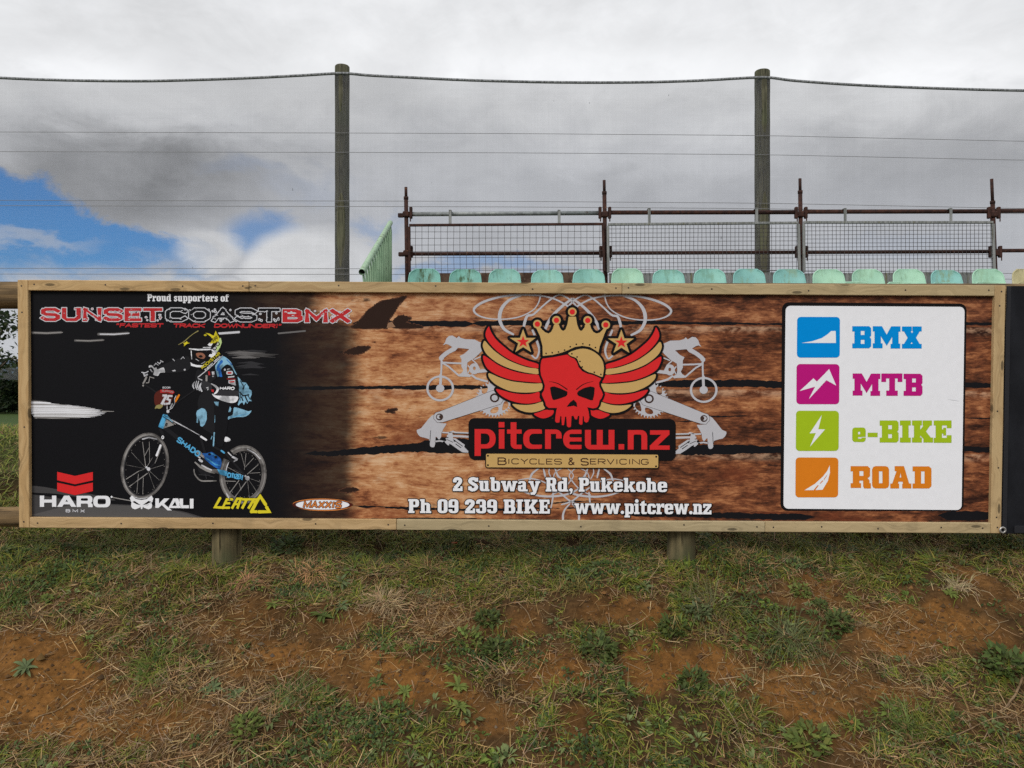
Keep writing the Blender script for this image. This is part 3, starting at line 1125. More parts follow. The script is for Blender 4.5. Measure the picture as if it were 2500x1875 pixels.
def blur(pts, names, steps, layer, seed=0, name='printed_light_streak'):
    base = smooth(np.asarray(pts, float), 3)
    sh = area(base)
    for k, (nm, g) in enumerate(zip(names, steps)):
        pr.put(name, grow(sh, g) if g > 0 else sh, I(nm), layer + k)


rgs = random.Random(6)
tipx = ([976, 981, 985, 990, 995, 1000, 1005, 1008, 1012, 1016, 1020, 1023], [110, 124, 150, 200, 232, 252, 262, 258, 252, 236, 190, 120])
for k in range(90):
    yy = 977 + 45 * (k / 90) + rgs.uniform(-.8, .8)
    xe = float(np.interp(yy, *tipx)) - abs(rgs.gauss(0, 14)); xs = 71 + (0 if yy < 1003 else (yy - 1003) * .8) + rgs.uniform(0, 8)
    core = 981 < yy < 1018
    nm = rgs.choice(('white', 'white', 'silver', 'midgrey')) if core else rgs.choice(('midgrey', 'smear2', 'smear'))
    pr.put('printed_light_streak', area(stroke([(xs, yy), ((xs + xe) / 2, yy + .6), (xe, yy + 1.5)], [1.4, rgs.uniform(1.6, 2.8) if core else 1.6, .5])), I(nm), 3 + k * .03)
pr.put('printed_light_streak', area(stroke([(250, 1004), (278, 1004.5)], [2.4, 1.2])), I('midgrey'), 3)
for (a, c, w) in (((200, 383), (375, 381), 4), ((606, 392), (784, 386), 5), ((462, 431), (630, 428), 3.4)):
    P = w1([a, ((a[0] + c[0]) / 2, (a[1] + c[1]) / 2 + 4), c])
    pr.put('printed_light_streak', area(stroke(P, w + 2.6)), I('smear'), 2)
    pr.put('printed_light_streak', area(stroke(P, w)), I('smear2'), 3)
    pr.put('printed_light_streak', area(stroke(P + [4, 0], [w * .6, w * .7, w * .4])), I('midgrey' if w < 5 else 'silver'), 4)
u = crop(330, 780, 7.1355)
for (a, c, nm) in (((1460, 245), (1810, 220), 'silver'),):
    pr.put('printed_light_streak', area(stroke(u([a, c]), 7.5)), I('smear'), 2)
    pr.put('printed_light_streak', area(stroke(u([a, c]), 5)), I(nm), 3)
pr.put('printed_light_streak', area(stroke([(680, 814), (745, 808)], 4)), I('smear2'), 2)
rgs = random.Random(4)
for (xa, xb, ya, yb, n, wmax) in ((1560, 2500, 525, 690, 16, 7), (1740, 2300, 750, 970, 9, 8)):
    for k in range(n):
        yy = rgs.uniform(ya, yb); x0_ = rgs.uniform(xa, xa + 250); x1_ = rgs.uniform(x0_ + 250, xb)
        nm = rgs.choice(('smear', 'dgrey', 'smear2', 'dgrey') if ya < 700 else ('dgrey', 'dgrey', 'smear'))
        ly = {'dgrey': 1, 'smear': 2, 'smear2': 2.6}[nm] + k * .02
        pr.put('printed_smear', area(stroke(u([(x0_, yy), ((x0_ + x1_) / 2, yy - 12), (x1_, yy + rgs.uniform(-15, 20))]), [1, rgs.uniform(3, wmax), .8])), I(nm), ly)
# ---- the printed rider
rider = pr
L0 = 3
rp = pr.put('printed_rider', area(u([(1340, 1090), (1520, 1000), (1500, 900), (1540, 830), (1610, 785), (1700, 850), (1780, 980), (1810, 1100), (1800, 1330), (1400, 1320), (1300, 1180)])), I('night'), L0,
            label='printed racer crouching on a small bicycle in helmet, blue and black jersey')


def rd(name, ln, shape): return pr.put(name, shape, IM(ln) if ln in ('lblue', 'white', 'silver', 'grey', 'deepblue', 'sky', 'midgrey', 'yellow') and 'lettering' not in name and 'number' not in name else I(ln), L0 + rd.k, parent=rp)


d = crop(280, 980, 5.8211)
SHD = ink('shade', (.0165, .0165, .019))
dark = [smooth(u([(400, 850), (520, 775), (700, 700), (900, 640), (965, 700), (960, 850), (880, 900), (700, 930), (520, 925)]), 3),
        smooth(u([(1100, 850), (1290, 880), (1420, 1000), (1330, 1090), (1300, 1200), (1340, 1290), (1420, 1420), (1340, 1540), (1180, 1560), (1090, 1500), (1120, 1330), (1180, 1250), (1050, 1080)]), 3),
        smooth(d([(1180, 100), (1300, 20), (1420, 20), (1430, 300), (1410, 460), (1330, 430), (1250, 370), (1310, 250)]), 3),
        stroke(d([(715, 375), (950, 560), (1190, 770)]), 10, False), stroke(d([(650, 400), (690, 470), (640, 700), (570, 880), (490, 960)]), [7, 7, 5, 4, 3]),
        stroke(d([(1215, 490), (1260, 640), (1310, 830)]), 6), stroke(d([(1310, 830), (1450, 980), (1880, 1090)]), 5), stroke(d([(1400, 640), (1560, 720), (1860, 1060)]), 5),
        d(ring(1300, 930, 120, 130, 24)), stroke(d([(740, 190), (770, 110), (640, 0)]), 4), stroke(u([(150, 1120), (420, 1300), (560, 1560)]), 3.4), stroke(u([(1040, 1230), (760, 1420), (575, 1600)]), 3.4)]
for k_, P_ in enumerate(dark):
    pr.put('printed_rider', area(P_), SHD, L0 + .1 + k_ * .05, parent=rp)
rd.k = 1
d = crop(280, 980, 5.8211)
# bicycle wheels
def tyre(cx, cy, rx, ry, irx, iry, shear, cut=None):
    o = ring(cx, cy, rx, ry, 48, shear); i = ring(cx + 5, cy + 4, irx, iry, 48, shear)
    ops = [('+', [d(o)]), ('-', [d(i)])]
    if cut is not None: ops.append(('-', [d(cut)]))
    return tri(ops)


cut_r = [(1400, 560), (1640, 690), (1700, 760), (1720, 860), (1600, 830), (1530, 800), (1500, 960), (1380, 960)]
rd('printed_wheel', 'grey', tyre(430, 918, 340, 474, 288, 412, -.11))
rd('printed_wheel', 'grey', tyre(1824, 1040, 336, 420, 262, 340, -.03, cut_r))
rd.k = 2
rd('printed_wheel', 'midgrey', tri([('+', [d(ring(430, 918, 322, 456, 48, -.11))]), ('-', [d(ring(440, 922, 308, 440, 48, -.11))])]))
rd('printed_wheel', 'dgrey', tri([('+', [d(ring(433, 920, 300, 428, 48, -.11))]), ('-', [d(ring(437, 922, 288, 412, 48, -.11))])]))
rd('printed_wheel', 'midgrey', tri([('+', [d(ring(1824, 1040, 318, 402, 48, -.03))]), ('-', [d(ring(1830, 1042, 300, 382, 48, -.03))]), ('-', [d(cut_r)])]))
rd.k = 3
sp = []
for a, c, w in (((400, 575), (425, 780), 1.3), ((425, 780), (445, 935), 1.9), ((495, 570), (500, 870), 1.2), ((490, 660), (430, 770), 1.2), ((165, 1105), (345, 990), 1.9),
                ((345, 990), (420, 965), .9), ((205, 1215), (470, 1020), 2.1), ((318, 1310), (340, 1030), 1.2), ((402, 1320), (410, 1080), 1.2), ((540, 800), (460, 930), .9),
                ((700, 900), (510, 960), .7), ((640, 1120), (500, 990), .7), ((570, 1240), (480, 990), .7), ((240, 720), (440, 940), .7), ((160, 900), (440, 955), .6)):
    sp.append(stroke(d([a, c]), w, False))
for a, c, w in (((1800, 740), (1850, 930), 1.1), ((1870, 730), (1845, 970), 1.1), ((1980, 800), (1860, 930), 1.3), ((2045, 895), (1885, 1035), 1.6), ((2070, 1010), (1920, 1020), 1.2),
                ((1630, 1310), (1770, 1120), 1.9), ((1710, 1360), (1875, 1135), 1.9), ((1600, 930), (1840, 1060), 1.0), ((1770, 1160), (1800, 1260), 1.0), ((2020, 1280), (1905, 1110), .8),
                ((1920, 1390), (1890, 1120), .8), ((2080, 1150), (1910, 1090), .7)):
    sp.append(stroke(d([a, c]), w, False))
rd('printed_spokes', 'midgrey', area(*sp))
lights = []
for an in np.linspace(0, 6.28, 26):
    lights.append(d(ring(437 + 270 * math.cos(an) - .11 * 390 * math.sin(an), 922 + 390 * math.sin(an), 7, 7, 6)))
    lights.append(d(ring(1830 + 240 * math.cos(an), 1042 + 318 * math.sin(an), 7, 8, 6)))
rd('printed_spokes', 'grey', area(*lights))
rd.k = 4
hub = [d(ring(485, 960, 26, 26, 10)), d(ring(455, 935, 16, 16, 8)), d(ring(1890, 1090, 32, 32, 10)), d(ring(1860, 1060, 14, 14, 8))]
hub += [stroke(d([(400, 535), (490, 512), (600, 535)]), 3.2), stroke(d([(1890, 680), (2000, 740), (2070, 815)]), 2.6), stroke(d([(1585, 985), (1600, 920), (1620, 870)]), 2.5), stroke(d([(1590, 1310), (1640, 1400)]), 3)]
rd('printed_hub', 'silver', area(*hub))
# frame
rd('printed_frame', 'sky', area(d([(690, 180), (750, 192), (800, 260), (740, 250), (725, 255), (690, 390), (622, 360), (650, 290), (680, 215)])))
rd('printed_frame', 'midgrey', area(d([(735, 255), (880, 322), (800, 350), (705, 382)])))
rd('printed_frame', 'lblue', area(stroke(d([(715, 200), (770, 235), (820, 290)]), 4), stroke(d([(735, 262), (712, 330), (690, 385)]), 2)))
rd('printed_frame', 'silver', area(stroke(d([(810, 262), (1000, 362), (1210, 480)]), [3, 2.4, 1.4])))
rd('printed_frame', 'midgrey', area(stroke(d([(685, 590), (640, 720), (575, 880)]), [2, 2, 1.6])))
rd.k = 5
rd('printed_frame', 'black', area(stroke(d([(690, 215), (800, 285), (860, 335)]), 2), stroke(d([(720, 350), (735, 310), (752, 312), (740, 350)]), 2)))
rd('printed_lettering', 'white', area(stroke(d([(600, 765), (625, 700), (655, 625)]), [5.5, 4, 5]), tri and stroke(d([(1232, 500), (1270, 525), (1302, 545)]), 5.0)))
rd('printed_lettering', 'white', tri([('+', [d(ring(687, 510, 20, 26, 12))]), ('-', [d(ring(687, 508, 9, 12, 8))])]))
rd('printed_lettering', 'sky', line_text('SHADO', d([(885, 560)])[0], d([(1185, 770)])[0] + [0, 2], 11.0, 3.2, gap=.35))
# race plate and bars
rd.k = 2
rd('printed_plate', 'plate', area(smooth(u([(340, 1310), (450, 1225), (640, 1235), (660, 1300), (640, 1420), (560, 1500), (430, 1480), (350, 1490)]), 3)))
rd.k = 3
rd('printed_plate', 'dred', area(u([(440, 1222), (560, 1222), (668, 1240), (690, 1270), (660, 1300), (560, 1268), (440, 1278)])))
rd('printed_plate', 'gold', area(smooth(u([(345, 1555), (370, 1500), (430, 1480), (490, 1490), (470, 1530), (430, 1555), (380, 1545)]), 3)))
rd.k = 4
rd('printed_number', 'silver', area(stroke(u([(480, 1325), (560, 1322)]), 5, False), stroke(u([(552, 1315), (465, 1480)]), [6, 6], False),
                                  stroke(u([(655, 1335), (588, 1330), (566, 1390), (610, 1402), (600, 1462), (535, 1470)]), 4.6, False)))
rd('printed_lettering', 'silver', line_text('ECOR', u([(485, 1198)])[0], u([(615, 1200)])[0], 3.4, 1.0))
rd('printed_lettering', 'midgrey', line_text('SUPPOS', u([(470, 1250)])[0], u([(665, 1275)])[0], 3.4, .9))
rd('printed_handlebar', 'orange', area(stroke(u([(705, 1430), (735, 1370), (768, 1318)]), [4, 5.5, 4.6])))
rd('printed_handlebar', 'silver', area(stroke(u([(600, 1570), (650, 1540), (695, 1460), (690, 1380), (715, 1330)]), 1.8), stroke(u([(620, 1530), (650, 1470)]), 3.2),
                                    u(ring(575, 1600, 26, 30, 9)), u(ring(520, 1470, 26, 22, 8)), stroke(u([(560, 1500), (560, 1560)]), 2)))
rd('printed_handlebar', 'midgrey', area(stroke(u([(200, 1005), (165, 1080), (145, 1110)]), [4.5, 4, 3.5]), u(ring(143, 1150, 17, 18, 8)), stroke(u([(330, 1020), (260, 1000), (240, 1100), (195, 1105)]), 2)))
# gloves
rd('printed_glove', 'white', area(smooth(u([(250, 800), (300, 800), (335, 845), (375, 832), (385, 868), (425, 858), (500, 835), (525, 905), (515, 925), (435, 930), (405, 980), (350, 975), (318, 955), (335, 890), (290, 830), (245, 840)]), 2)))
rd('printed_glove', 'silver', area(stroke(u([(335, 800), (365, 765), (405, 795)]), 2.2), stroke(u([(395, 745), (430, 770), (450, 740)]), 2.2), stroke(u([(445, 715), (490, 740)]), 2), stroke(u([(120, 920), (180, 930), (230, 905)]), 2.2),
                                stroke(u([(150, 930), (170, 980), (215, 960)]), 4), stroke(u([(270, 870), (300, 910)]), 2.5), u(ring(868, 876, 20, 18, 8)), u([(640, 890), (700, 875), (712, 900), (670, 905)]),
                                stroke(u([(660, 690), (690, 720)]), 1.6), stroke(u([(800, 690), (840, 650), (860, 680)]), 1.2)))
rd('printed_glove', 'silver', area(stroke(smooth(u([(1040, 1085), (1010, 1145), (1030, 1205)]), 3, False), [2, 4, 2]), stroke(smooth(u([(1075, 1075), (1055, 1150), (1085, 1225)]), 3, False), [2, 3.5, 2]),
                                stroke(smooth(u([(1110, 1075), (1090, 1160), (1125, 1238)]), 3, False), [2, 3.5, 2]), stroke(smooth(u([(1160, 1100), (1130, 1170), (1165, 1250)]), 3, False), [2, 5, 3.5])))
rd('printed_glove', 'dgrey', area(smooth(u([(1160, 1070), (1280, 1090), (1340, 1150), (1330, 1230), (1230, 1230), (1170, 1180)]), 3)))
rd.k = 5
rd('printed_glove', 'white', area(stroke(smooth(u([(1330, 1120), (1400, 1160), (1440, 1205), (1425, 1260), (1385, 1295)]), 3, False), [2, 5, 6, 5, 3]), stroke(u([(1250, 1190), (1275, 1180), (1270, 1225)]), 2)))
rd('printed_glove', 'dred', area(u([(1330, 1215), (1375, 1225), (1370, 1270), (1330, 1250)])))
# jersey
rd.k = 1
rd('printed_jersey', 'lblue', area(smooth(u([(1520, 632), (1465, 700), (1425, 765), (1395, 815), (1412, 905), (1440, 1005), (1475, 960), (1490, 885), (1540, 822), (1612, 780), (1690, 838), (1740, 930), (1775, 965), (1720, 850), (1680, 760), (1620, 690)]), 2)))
rd('printed_jersey', 'lblue', area(u([(1785, 990), (1830, 1040), (1862, 1090), (1930, 1100), (1980, 1170), (1985, 1210), (2032, 1240), (2034, 1300), (2005, 1370), (2035, 1425), (1985, 1420), (1955, 1470), (1925, 1430), (1895, 1490), (1870, 1440), (1835, 1460), (1805, 1500), (1788, 1480), (1822, 1380), (1810, 1290), (1812, 1150)])))
rd('printed_jersey', 'dgrey', area(smooth(u([(1465, 1225), (1420, 1290), (1400, 1322), (1600, 1330), (1785, 1335), (1800, 1240), (1620, 1235)]), 2)))
rd.k = 2
rd('printed_jersey', 'deepblue', area(smooth(u([(1505, 705), (1440, 790), (1422, 850), (1425, 900), (1455, 870), (1478, 800), (1530, 740)]), 3), u([(1440, 860), (1485, 830), (1500, 900), (1520, 1000), (1470, 1000)]), stroke(u([(1600, 700), (1690, 790)]), 2)))
folds = [stroke(u(p), w, False) for p, w in (([(1830, 1060), (1900, 1180), (1880, 1230)], 2), ([(1820, 1260), (1880, 1330), (1990, 1310)], 3), ([(1850, 1340), (1880, 1420)], 3), ([(1915, 1330), (1965, 1440)], 3), ([(1960, 1310), (2010, 1400)], 2), ([(1930, 1120), (1870, 1210)], 1.5), ([(1835, 1300), (1830, 1420)], 1.6))]
rd('printed_jersey', 'night', area(*folds))
rd('printed_jersey', 'white', area(smooth(u([(1340, 1290), (1390, 1320), (1500, 1328), (1650, 1335), (1792, 1340), (1788, 1400), (1755, 1440), (1680, 1455), (1560, 1430), (1450, 1388), (1370, 1340)]), 2)))
sl = [u(rr(1590, 895, 1705, 962, 26)), u(ring(1565, 875, 18, 20, 8)), stroke(u([(1605, 868), (1655, 858)]), 2.2, False), stroke(u([(1620, 1005), (1730, 992)]), 3, False)]
rd('printed_badge', 'silver', area(*sl))
rd('printed_badge', 'silver', area(u([(1625, 1060), (1740, 1050), (1758, 1150), (1690, 1135), (1630, 1110)])))
rd('printed_badge', 'dred', area(u([(1272, 905), (1300, 900), (1312, 970), (1280, 970)]), stroke(u([(1600, 1035), (1750, 1040)]), 1.4, False)))
rd('printed_badge', 'midgrey', area(u([(1228, 970), (1262, 970), (1262, 1075), (1228, 1080)])))
rd('printed_badge', 'silver', area(u([(1335, 910), (1382, 905), (1388, 960), (1345, 965)]), u(ring(1360, 990, 16, 12, 8))))
rd.k = 3
rd('printed_badge', 'dred', area(u(rr(1612, 915, 1682, 945, 12)), u([(1640, 1080), (1730, 1070), (1735, 1095), (1645, 1098)])))
rd('printed_lettering', 'white', line_text('HARO', u([(1480, 1218)])[0], u([(1722, 1222)])[0], 6.0, 2.0, italic=.2))
# helmet
rd.k = 1
rd('printed_helmet', 'black', area(smooth(u([(960, 470), (850, 440), (900, 350), (1010, 260), (1100, 200), (1250, 200), (1400, 200), (1490, 300), (1510, 420), (1480, 560), (1380, 720), (1200, 900), (1090, 860), (975, 810), (950, 600)]), 3)))
rd.k = 2
rd('printed_helmet', 'white', area(u([(965, 740), (1000, 772), (1070, 792), (1180, 800), (1260, 750), (1330, 665), (1282, 640), (1300, 605), (1345, 600), (1330, 520), (1400, 470), (1440, 400), (1495, 320), (1512, 400), (1480, 490), (1410, 600), (1310, 720), (1210, 810), (1150, 835), (1060, 828), (975, 805)])))
rd('printed_helmet', 'white', area(stroke(u([(945, 510), (1100, 526), (1312, 520)]), [2, 4.2, 3.4]), stroke(u([(978, 545), (988, 690)]), 2), stroke(u([(1190, 488), (1320, 484)]), 2.0), u([(1265, 440), (1300, 405), (1360, 415), (1325, 465), (1290, 460)])))
rd('printed_helmet', 'gold', area(stroke(u([(755, 440), (850, 390), (950, 300), (1030, 240), (1098, 200)]), [1, 2.4, 1.6, 1.6, 2.6])))
rd('printed_helmet', 'yellow', area(u([(840, 410), (880, 400), (905, 375), (915, 400), (958, 412), (905, 425), (850, 470), (855, 430)]), u(ring(1225, 272, 28, 18, 10))))
rd('printed_face', 'skin', area(smooth(u([(1065, 590), (1130, 578), (1190, 592), (1225, 640), (1195, 685), (1120, 672), (1075, 640)]), 3)))
rd.k = 3
rd('printed_face', 'night', area(smooth(u([(1105, 640), (1150, 620), (1180, 650), (1140, 665)]), 3)))
rd('printed_face', 'silver', area(stroke(u([(1060, 690), (1110, 720)]), 1.5), stroke(u([(1160, 770), (1220, 735)]), 1.6)))
rd('printed_helmet', 'lime', area(u([(1470, 330), (1495, 320), (1512, 400), (1480, 490), (1430, 560), (1405, 520), (1450, 420)])))
rd('printed_star', 'yellow', area(u([(1228, 232), (1300, 248), (1372, 285), (1405, 195), (1440, 265), (1475, 330), (1450, 400), (1370, 412), (1305, 425), (1352, 340), (1310, 290)])))
rd('printed_helmet', 'night', area(u([(1150, 850), (1300, 690), (1475, 565), (1495, 610), (1350, 780), (1200, 900)])))
rd('printed_helmet', 'silver', area(stroke(u([(1098, 1005), (1200, 925), (1360, 790), (1500, 650), (1528, 630)]), [2.5, 2, 2, 2, 1.2]), stroke(u([(1105, 1030), (1165, 1055)]), 2.6)))
rd.k = 4
rd('printed_lettering', 'night', line_text('100', u([(1352, 590)])[0], u([(1482, 420)])[0], 9.5, 1.9, gap=.5))
rd('printed_lettering', 'night', line_text('RR', u([(1372, 385)])[0], u([(1448, 345)])[0], 8, 1.2, gap=.3))
rd('printed_lettering', 'yellow', line_text('ROCKSTAR', u([(1178, 862)])[0], u([(1486, 602)])[0], 6.2, 1.3, gap=.3))
rd('printed_lettering', 'white', line_text('ENERGY DRINK', u([(1228, 890)])[0], u([(1492, 648)])[0], 3.0, .8, gap=.3))
# trousers, shoe, cranks
rd.k = 1
rd('printed_trousers', 'night', area(d([(1410, 0), (1600, 0), (1690, 40), (1640, 120), (1610, 180), (1612, 300), (1590, 450), (1540, 640), (1480, 650), (1440, 560), (1420, 300)])))
rd.k = 2
rd('printed_trousers', 'lblue', area(d([(1240, 93), (1175, 130), (1160, 170), (1170, 230), (1163, 300), (1185, 305), (1192, 240), (1216, 290), (1218, 345), (1245, 362), (1258, 350), (1280, 330), (1312, 250), (1310, 150), (1285, 110)]), d([(1412, 5), (1482, 5), (1474, 68), (1440, 55)])))
rd('printed_trousers', 'lblue', area(smooth(d([(1692, 100), (1720, 84), (1820, 112), (1900, 140), (1948, 128), (1905, 190), (1830, 222), (1740, 222), (1640, 245), (1614, 258), (1618, 215), (1680, 190)]), 2), d([(1640, 70), (1660, 100), (1650, 150), (1618, 150)])))
rd('printed_trousers', 'lblue', area(stroke(d([(1418, 445), (1405, 630)]), 3.2), stroke(d([(1427, 200), (1424, 300)]), 1.2), d([(1385, 490), (1392, 490), (1375, 540), (1365, 535)])))
rd('printed_trousers', 'white', area(smooth(d([(1572, 505), (1610, 510), (1648, 540), (1630, 568), (1565, 568)]), 3)))
rd.k = 3
rd('printed_trousers', 'sky', area(stroke(d([(1640, 225), (1760, 205), (1900, 170)]), [1, 2, .6])))
rd('printed_shoe', 'deepblue', area(smooth(d([(1245, 740), (1310, 735), (1380, 718), (1430, 750), (1500, 800), (1520, 850), (1515, 920), (1490, 958), (1420, 930), (1340, 870), (1280, 810)]), 3)))
rd('printed_shoe', 'midgrey', area(smooth(d([(1145, 705), (1200, 695), (1250, 742), (1285, 810), (1220, 775), (1170, 740)]), 3)))
rd('printed_shoe', 'midgrey', area(stroke(d([(1145, 865), (1220, 930), (1320, 980), (1420, 1015)]), [3, 5.5, 7, 4])))
rd('printed_shoe', 'silver', area(stroke(d([(1210, 830), (1240, 850)]), 6), stroke(d([(1240, 905), (1320, 950), (1380, 975)]), 3.4), u and d(ring(1400, 990, 20, 22, 8)), stroke(d([(1190, 785), (1215, 800)]), 3)))
rd.k = 4
rd('printed_shoe', 'sky', area(stroke(d([(1300, 800), (1370, 850), (1440, 900), (1500, 910)]), [2, 3, 3, 1]), stroke(d([(1370, 735), (1440, 770)]), 2)))
rd('printed_shoe', 'night', area(d(ring(1350, 750, 22, 18, 10)), d(ring(1440, 790, 22, 20, 10))))
rd('printed_brake', 'silver', area(stroke(d([(1615, 725), (1660, 770)]), 3), stroke(d([(1680, 790), (1740, 820)]), 5), stroke(d([(1740, 830), (1700, 850)]), 3)))
rd('printed_brake', 'sky', area(stroke(d([(1520, 700), (1560, 730)]), 4)))
rd('printed_chainstay', 'sky', area(d([(1455, 960), (1605, 988), (1592, 1062), (1500, 1038)])))
rd('printed_chainstay', 'grey', area(d([(1395, 962), (1455, 962), (1490, 1032), (1370, 1005)])))
rd('printed_lettering', 'sky', line_text('CITIZEN', d([(1605, 1072)])[0], d([(1812, 1106)])[0], 10.0, 3.0, gap=.3))
rd('printed_chain', 'midgrey', area(stroke(smooth(d([(1130, 965), (1140, 1030), (1185, 1095), (1240, 1128), (1320, 1130), (1445, 1128)]), 3, False), [2.4, 3, 3.4, 3.4, 3.4, 2.6]), stroke(d([(1570, 1130), (1720, 1135)]), 1.6)))
rd('printed_chain', 'dgrey', area(stroke(d([(1200, 1040), (1330, 1050), (1415, 1075)]), 2), stroke(d([(1290, 1030), (1310, 1100)]), 2), stroke(d([(1700, 965), (1810, 1015)]), 2)))

# ---- heading
pr.put('heading_lettering', slab_line('Proud supporters of', 360, 558.5, 735.5, 17.6, .004), I('white'), 3)


# ---- distressed club lettering
rgd = random.Random(21)


def grunge(level):
    def f(ops, c, w, h):
        for _ in range(int(13 * level)):
            a = rgd.uniform(-.62, .62) * w; e = rgd.choice((-1, 1)) * rgd.uniform(.36, .56) * h
            if rgd.random() < .35: a, e = rgd.choice((-1, 1)) * rgd.uniform(.42, .56) * w, rgd.uniform(-.5, .5) * h
            ops.append(('+', [ring(c[0] + a, c[1] + e, rgd.uniform(.7, 2.6), rgd.uniform(.5, 1.7), 7)]))
        for _ in range(int(34 * level)):
            a, e = rgd.uniform(-.55, .55) * w, rgd.uniform(-.55, .55) * h
            k = rgd.uniform(.35, 1.0) if rgd.random() < .75 else rgd.uniform(1.0, 2.1)
            ops.append(('-', [ring(c[0] + a, c[1] + e, k * rgd.uniform(1, 1.8), k * .7, 6, rgd.uniform(-1, 1))]))
        return ops
    return f


club = crop(90, 735, 5.53)
redt = line_text('SUNSET', [106, 780.2], [391, 781.0], 25.0, 7.0, gap=.44, an=1.55, each=grunge(1))
coast = line_text('COAST', [410, 781.4], [678, 782.2], 25.5, 6.6, gap=.38, an=1.5, each=grunge(1.1))
bmxt = line_text('BMX', [696, 783.0], [849, 783.8], 24.5, 7.6, gap=.46, an=1.6, each=grunge(1))
for nm, sh, colr in (('club_lettering', redt, 'dred'), ('club_lettering', coast, 'night'), ('club_lettering', bmxt, 'dred')):
    o = pr.put(nm, grow(sh, 2.1), I('silver'), 4)
    pr.put('letter_fill', sh, I(colr), 5, parent=o)
pr.put('club_lettering', area(ring(855.5, 786.6, 3, 2.6, 9), ring(680, 776, 2, 2, 7), ring(679, 781, 1.6, 1.6, 7)), I('silver'), 4)
brush = dict(gap=.22, italic=.16, wscale=1, cap=True)
pr.put('slogan_lettering', line_text('"FASTEST', [284, 798.0], [397, 798.2], 7.6, 2.9, **brush), I('dred'), 3)
pr.put('slogan_lettering', line_text('TRACK', [424, 798.4], [499, 798.8], 7.6, 3.0, **brush), I('dred'), 3)
pr.put('slogan_lettering', line_text('DOWNUNDER!"', [524, 798.8], [687, 799.6], 7.6, 3.0, **brush), I('dred'), 3)

# ---- sponsor marks
lg = r1
chev = pr.put('sponsor_logo', area(lg([(316, 62), (545, 115), (775, 64), (775, 172), (545, 222), (316, 170)]), lg([(316, 200), (545, 250), (775, 200), (775, 310), (545, 362), (316, 308)])), I('red'), 4,
              label='red double chevron above white wide capitals')
H = [('+', [lg(rect(93, 368, 148, 512))]), ('+', [lg(rect(250, 368, 305, 512))]), ('+', [lg(rect(140, 418, 260, 458))])]
A_ = [('+', [lg([(315, 512), (405, 368), (472, 368), (562, 512), (498, 512), (478, 480), (400, 480), (380, 512)])]), ('-', [lg([(422, 446), (438, 418), (455, 446)])])]
R1 = [('+', [lg(rect(566, 370, 620, 514))]), ('+', [lg(rr(580, 370, 770, 470, 42))]), ('+', [lg(rect(580, 370, 680, 470))]), ('-', [lg(rr(620, 402, 712, 434, 14))]), ('+', [lg([(690, 460), (750, 460), (772, 480), (772, 516), (715, 516), (712, 480)])])]
O1 = [('+', [lg(rr(780, 370, 1000, 518, 60))]), ('-', [lg(rr(836, 408, 942, 480, 22))]), ('+', [lg(ring(1016, 384, 13, 13, 9))])]
pr.put('logo_lettering', merge([tri(H), tri(A_), tri(R1), tri(O1)]), I('white'), 4, parent=chev)
pr.put('logo_lettering', line_text('BMX', lg([(430, 579)])[0], lg([(668, 582)])[0], 6.2, 1.7, gap=.75), I('silver'), 4, parent=chev)
# skull-mask mark
mk = [('+', [lg([(1275, 365), (1300, 380), (1360, 400), (1400, 405), (1450, 398), (1510, 382), (1528, 365), (1552, 405), (1540, 450), (1500, 478), (1440, 500), (1420, 505), (1410, 540), (1395, 540), (1385, 505), (1330, 490), (1275, 470), (1262, 430), (1250, 400)])]),
      ('+', [lg([(1270, 462), (1330, 490), (1390, 505), (1372, 525), (1320, 545), (1280, 530), (1266, 500)])]), ('+', [lg([(1530, 462), (1480, 490), (1415, 505), (1435, 525), (1490, 545), (1528, 530), (1538, 495)])]),
      ('-', [lg([(1282, 448), (1310, 436), (1390, 490), (1340, 480)])]), ('-', [lg([(1530, 448), (1490, 436), (1415, 490), (1465, 480)])]), ('-', [lg([(1290, 380), (1340, 402), (1398, 412), (1460, 402), (1512, 378), (1470, 412), (1400, 424), (1330, 412)])])]
mask_logo = pr.put('sponsor_logo', tri(mk), I('white'), 5, label='white skull mask mark beside white capitals')
K_ = [('+', [lg(rect(1578, 404, 1624, 526))]), ('+', [lg([(1624, 470), (1690, 404), (1760, 404), (1690, 472), (1790, 558), (1735, 558), (1660, 490), (1624, 520)])])]
A2 = [('+', [lg([(1745, 528), (1808, 404), (1872, 404), (1912, 528), (1752, 528)])]), ('-', [lg([(1795, 500), (1832, 440), (1852, 500)])])]
L_ = [('+', [lg(rect(1888, 406, 1934, 500))]), ('+', [lg(rquad([(1888, 440), (1960, 440), (2010, 530), (1905, 530)], 14))]), ('-', [lg([(1934, 400), (2020, 400), (2020, 492), (1934, 492)])]), ('+', [lg(rect(1920, 492, 2010, 530))]),
      ('+', [lg(rect(2022, 408, 2068, 532))])]
pr.put('logo_lettering', merge([tri(K_), tri(A2), tri(L_)]), I('white'), 4, parent=mask_logo)
pr.put('logo_lettering', line_text('PROTECTIVES', lg([(1800, 560)])[0], lg([(2068, 564)])[0], 3.4, .8), I('night'), 5, parent=mask_logo)
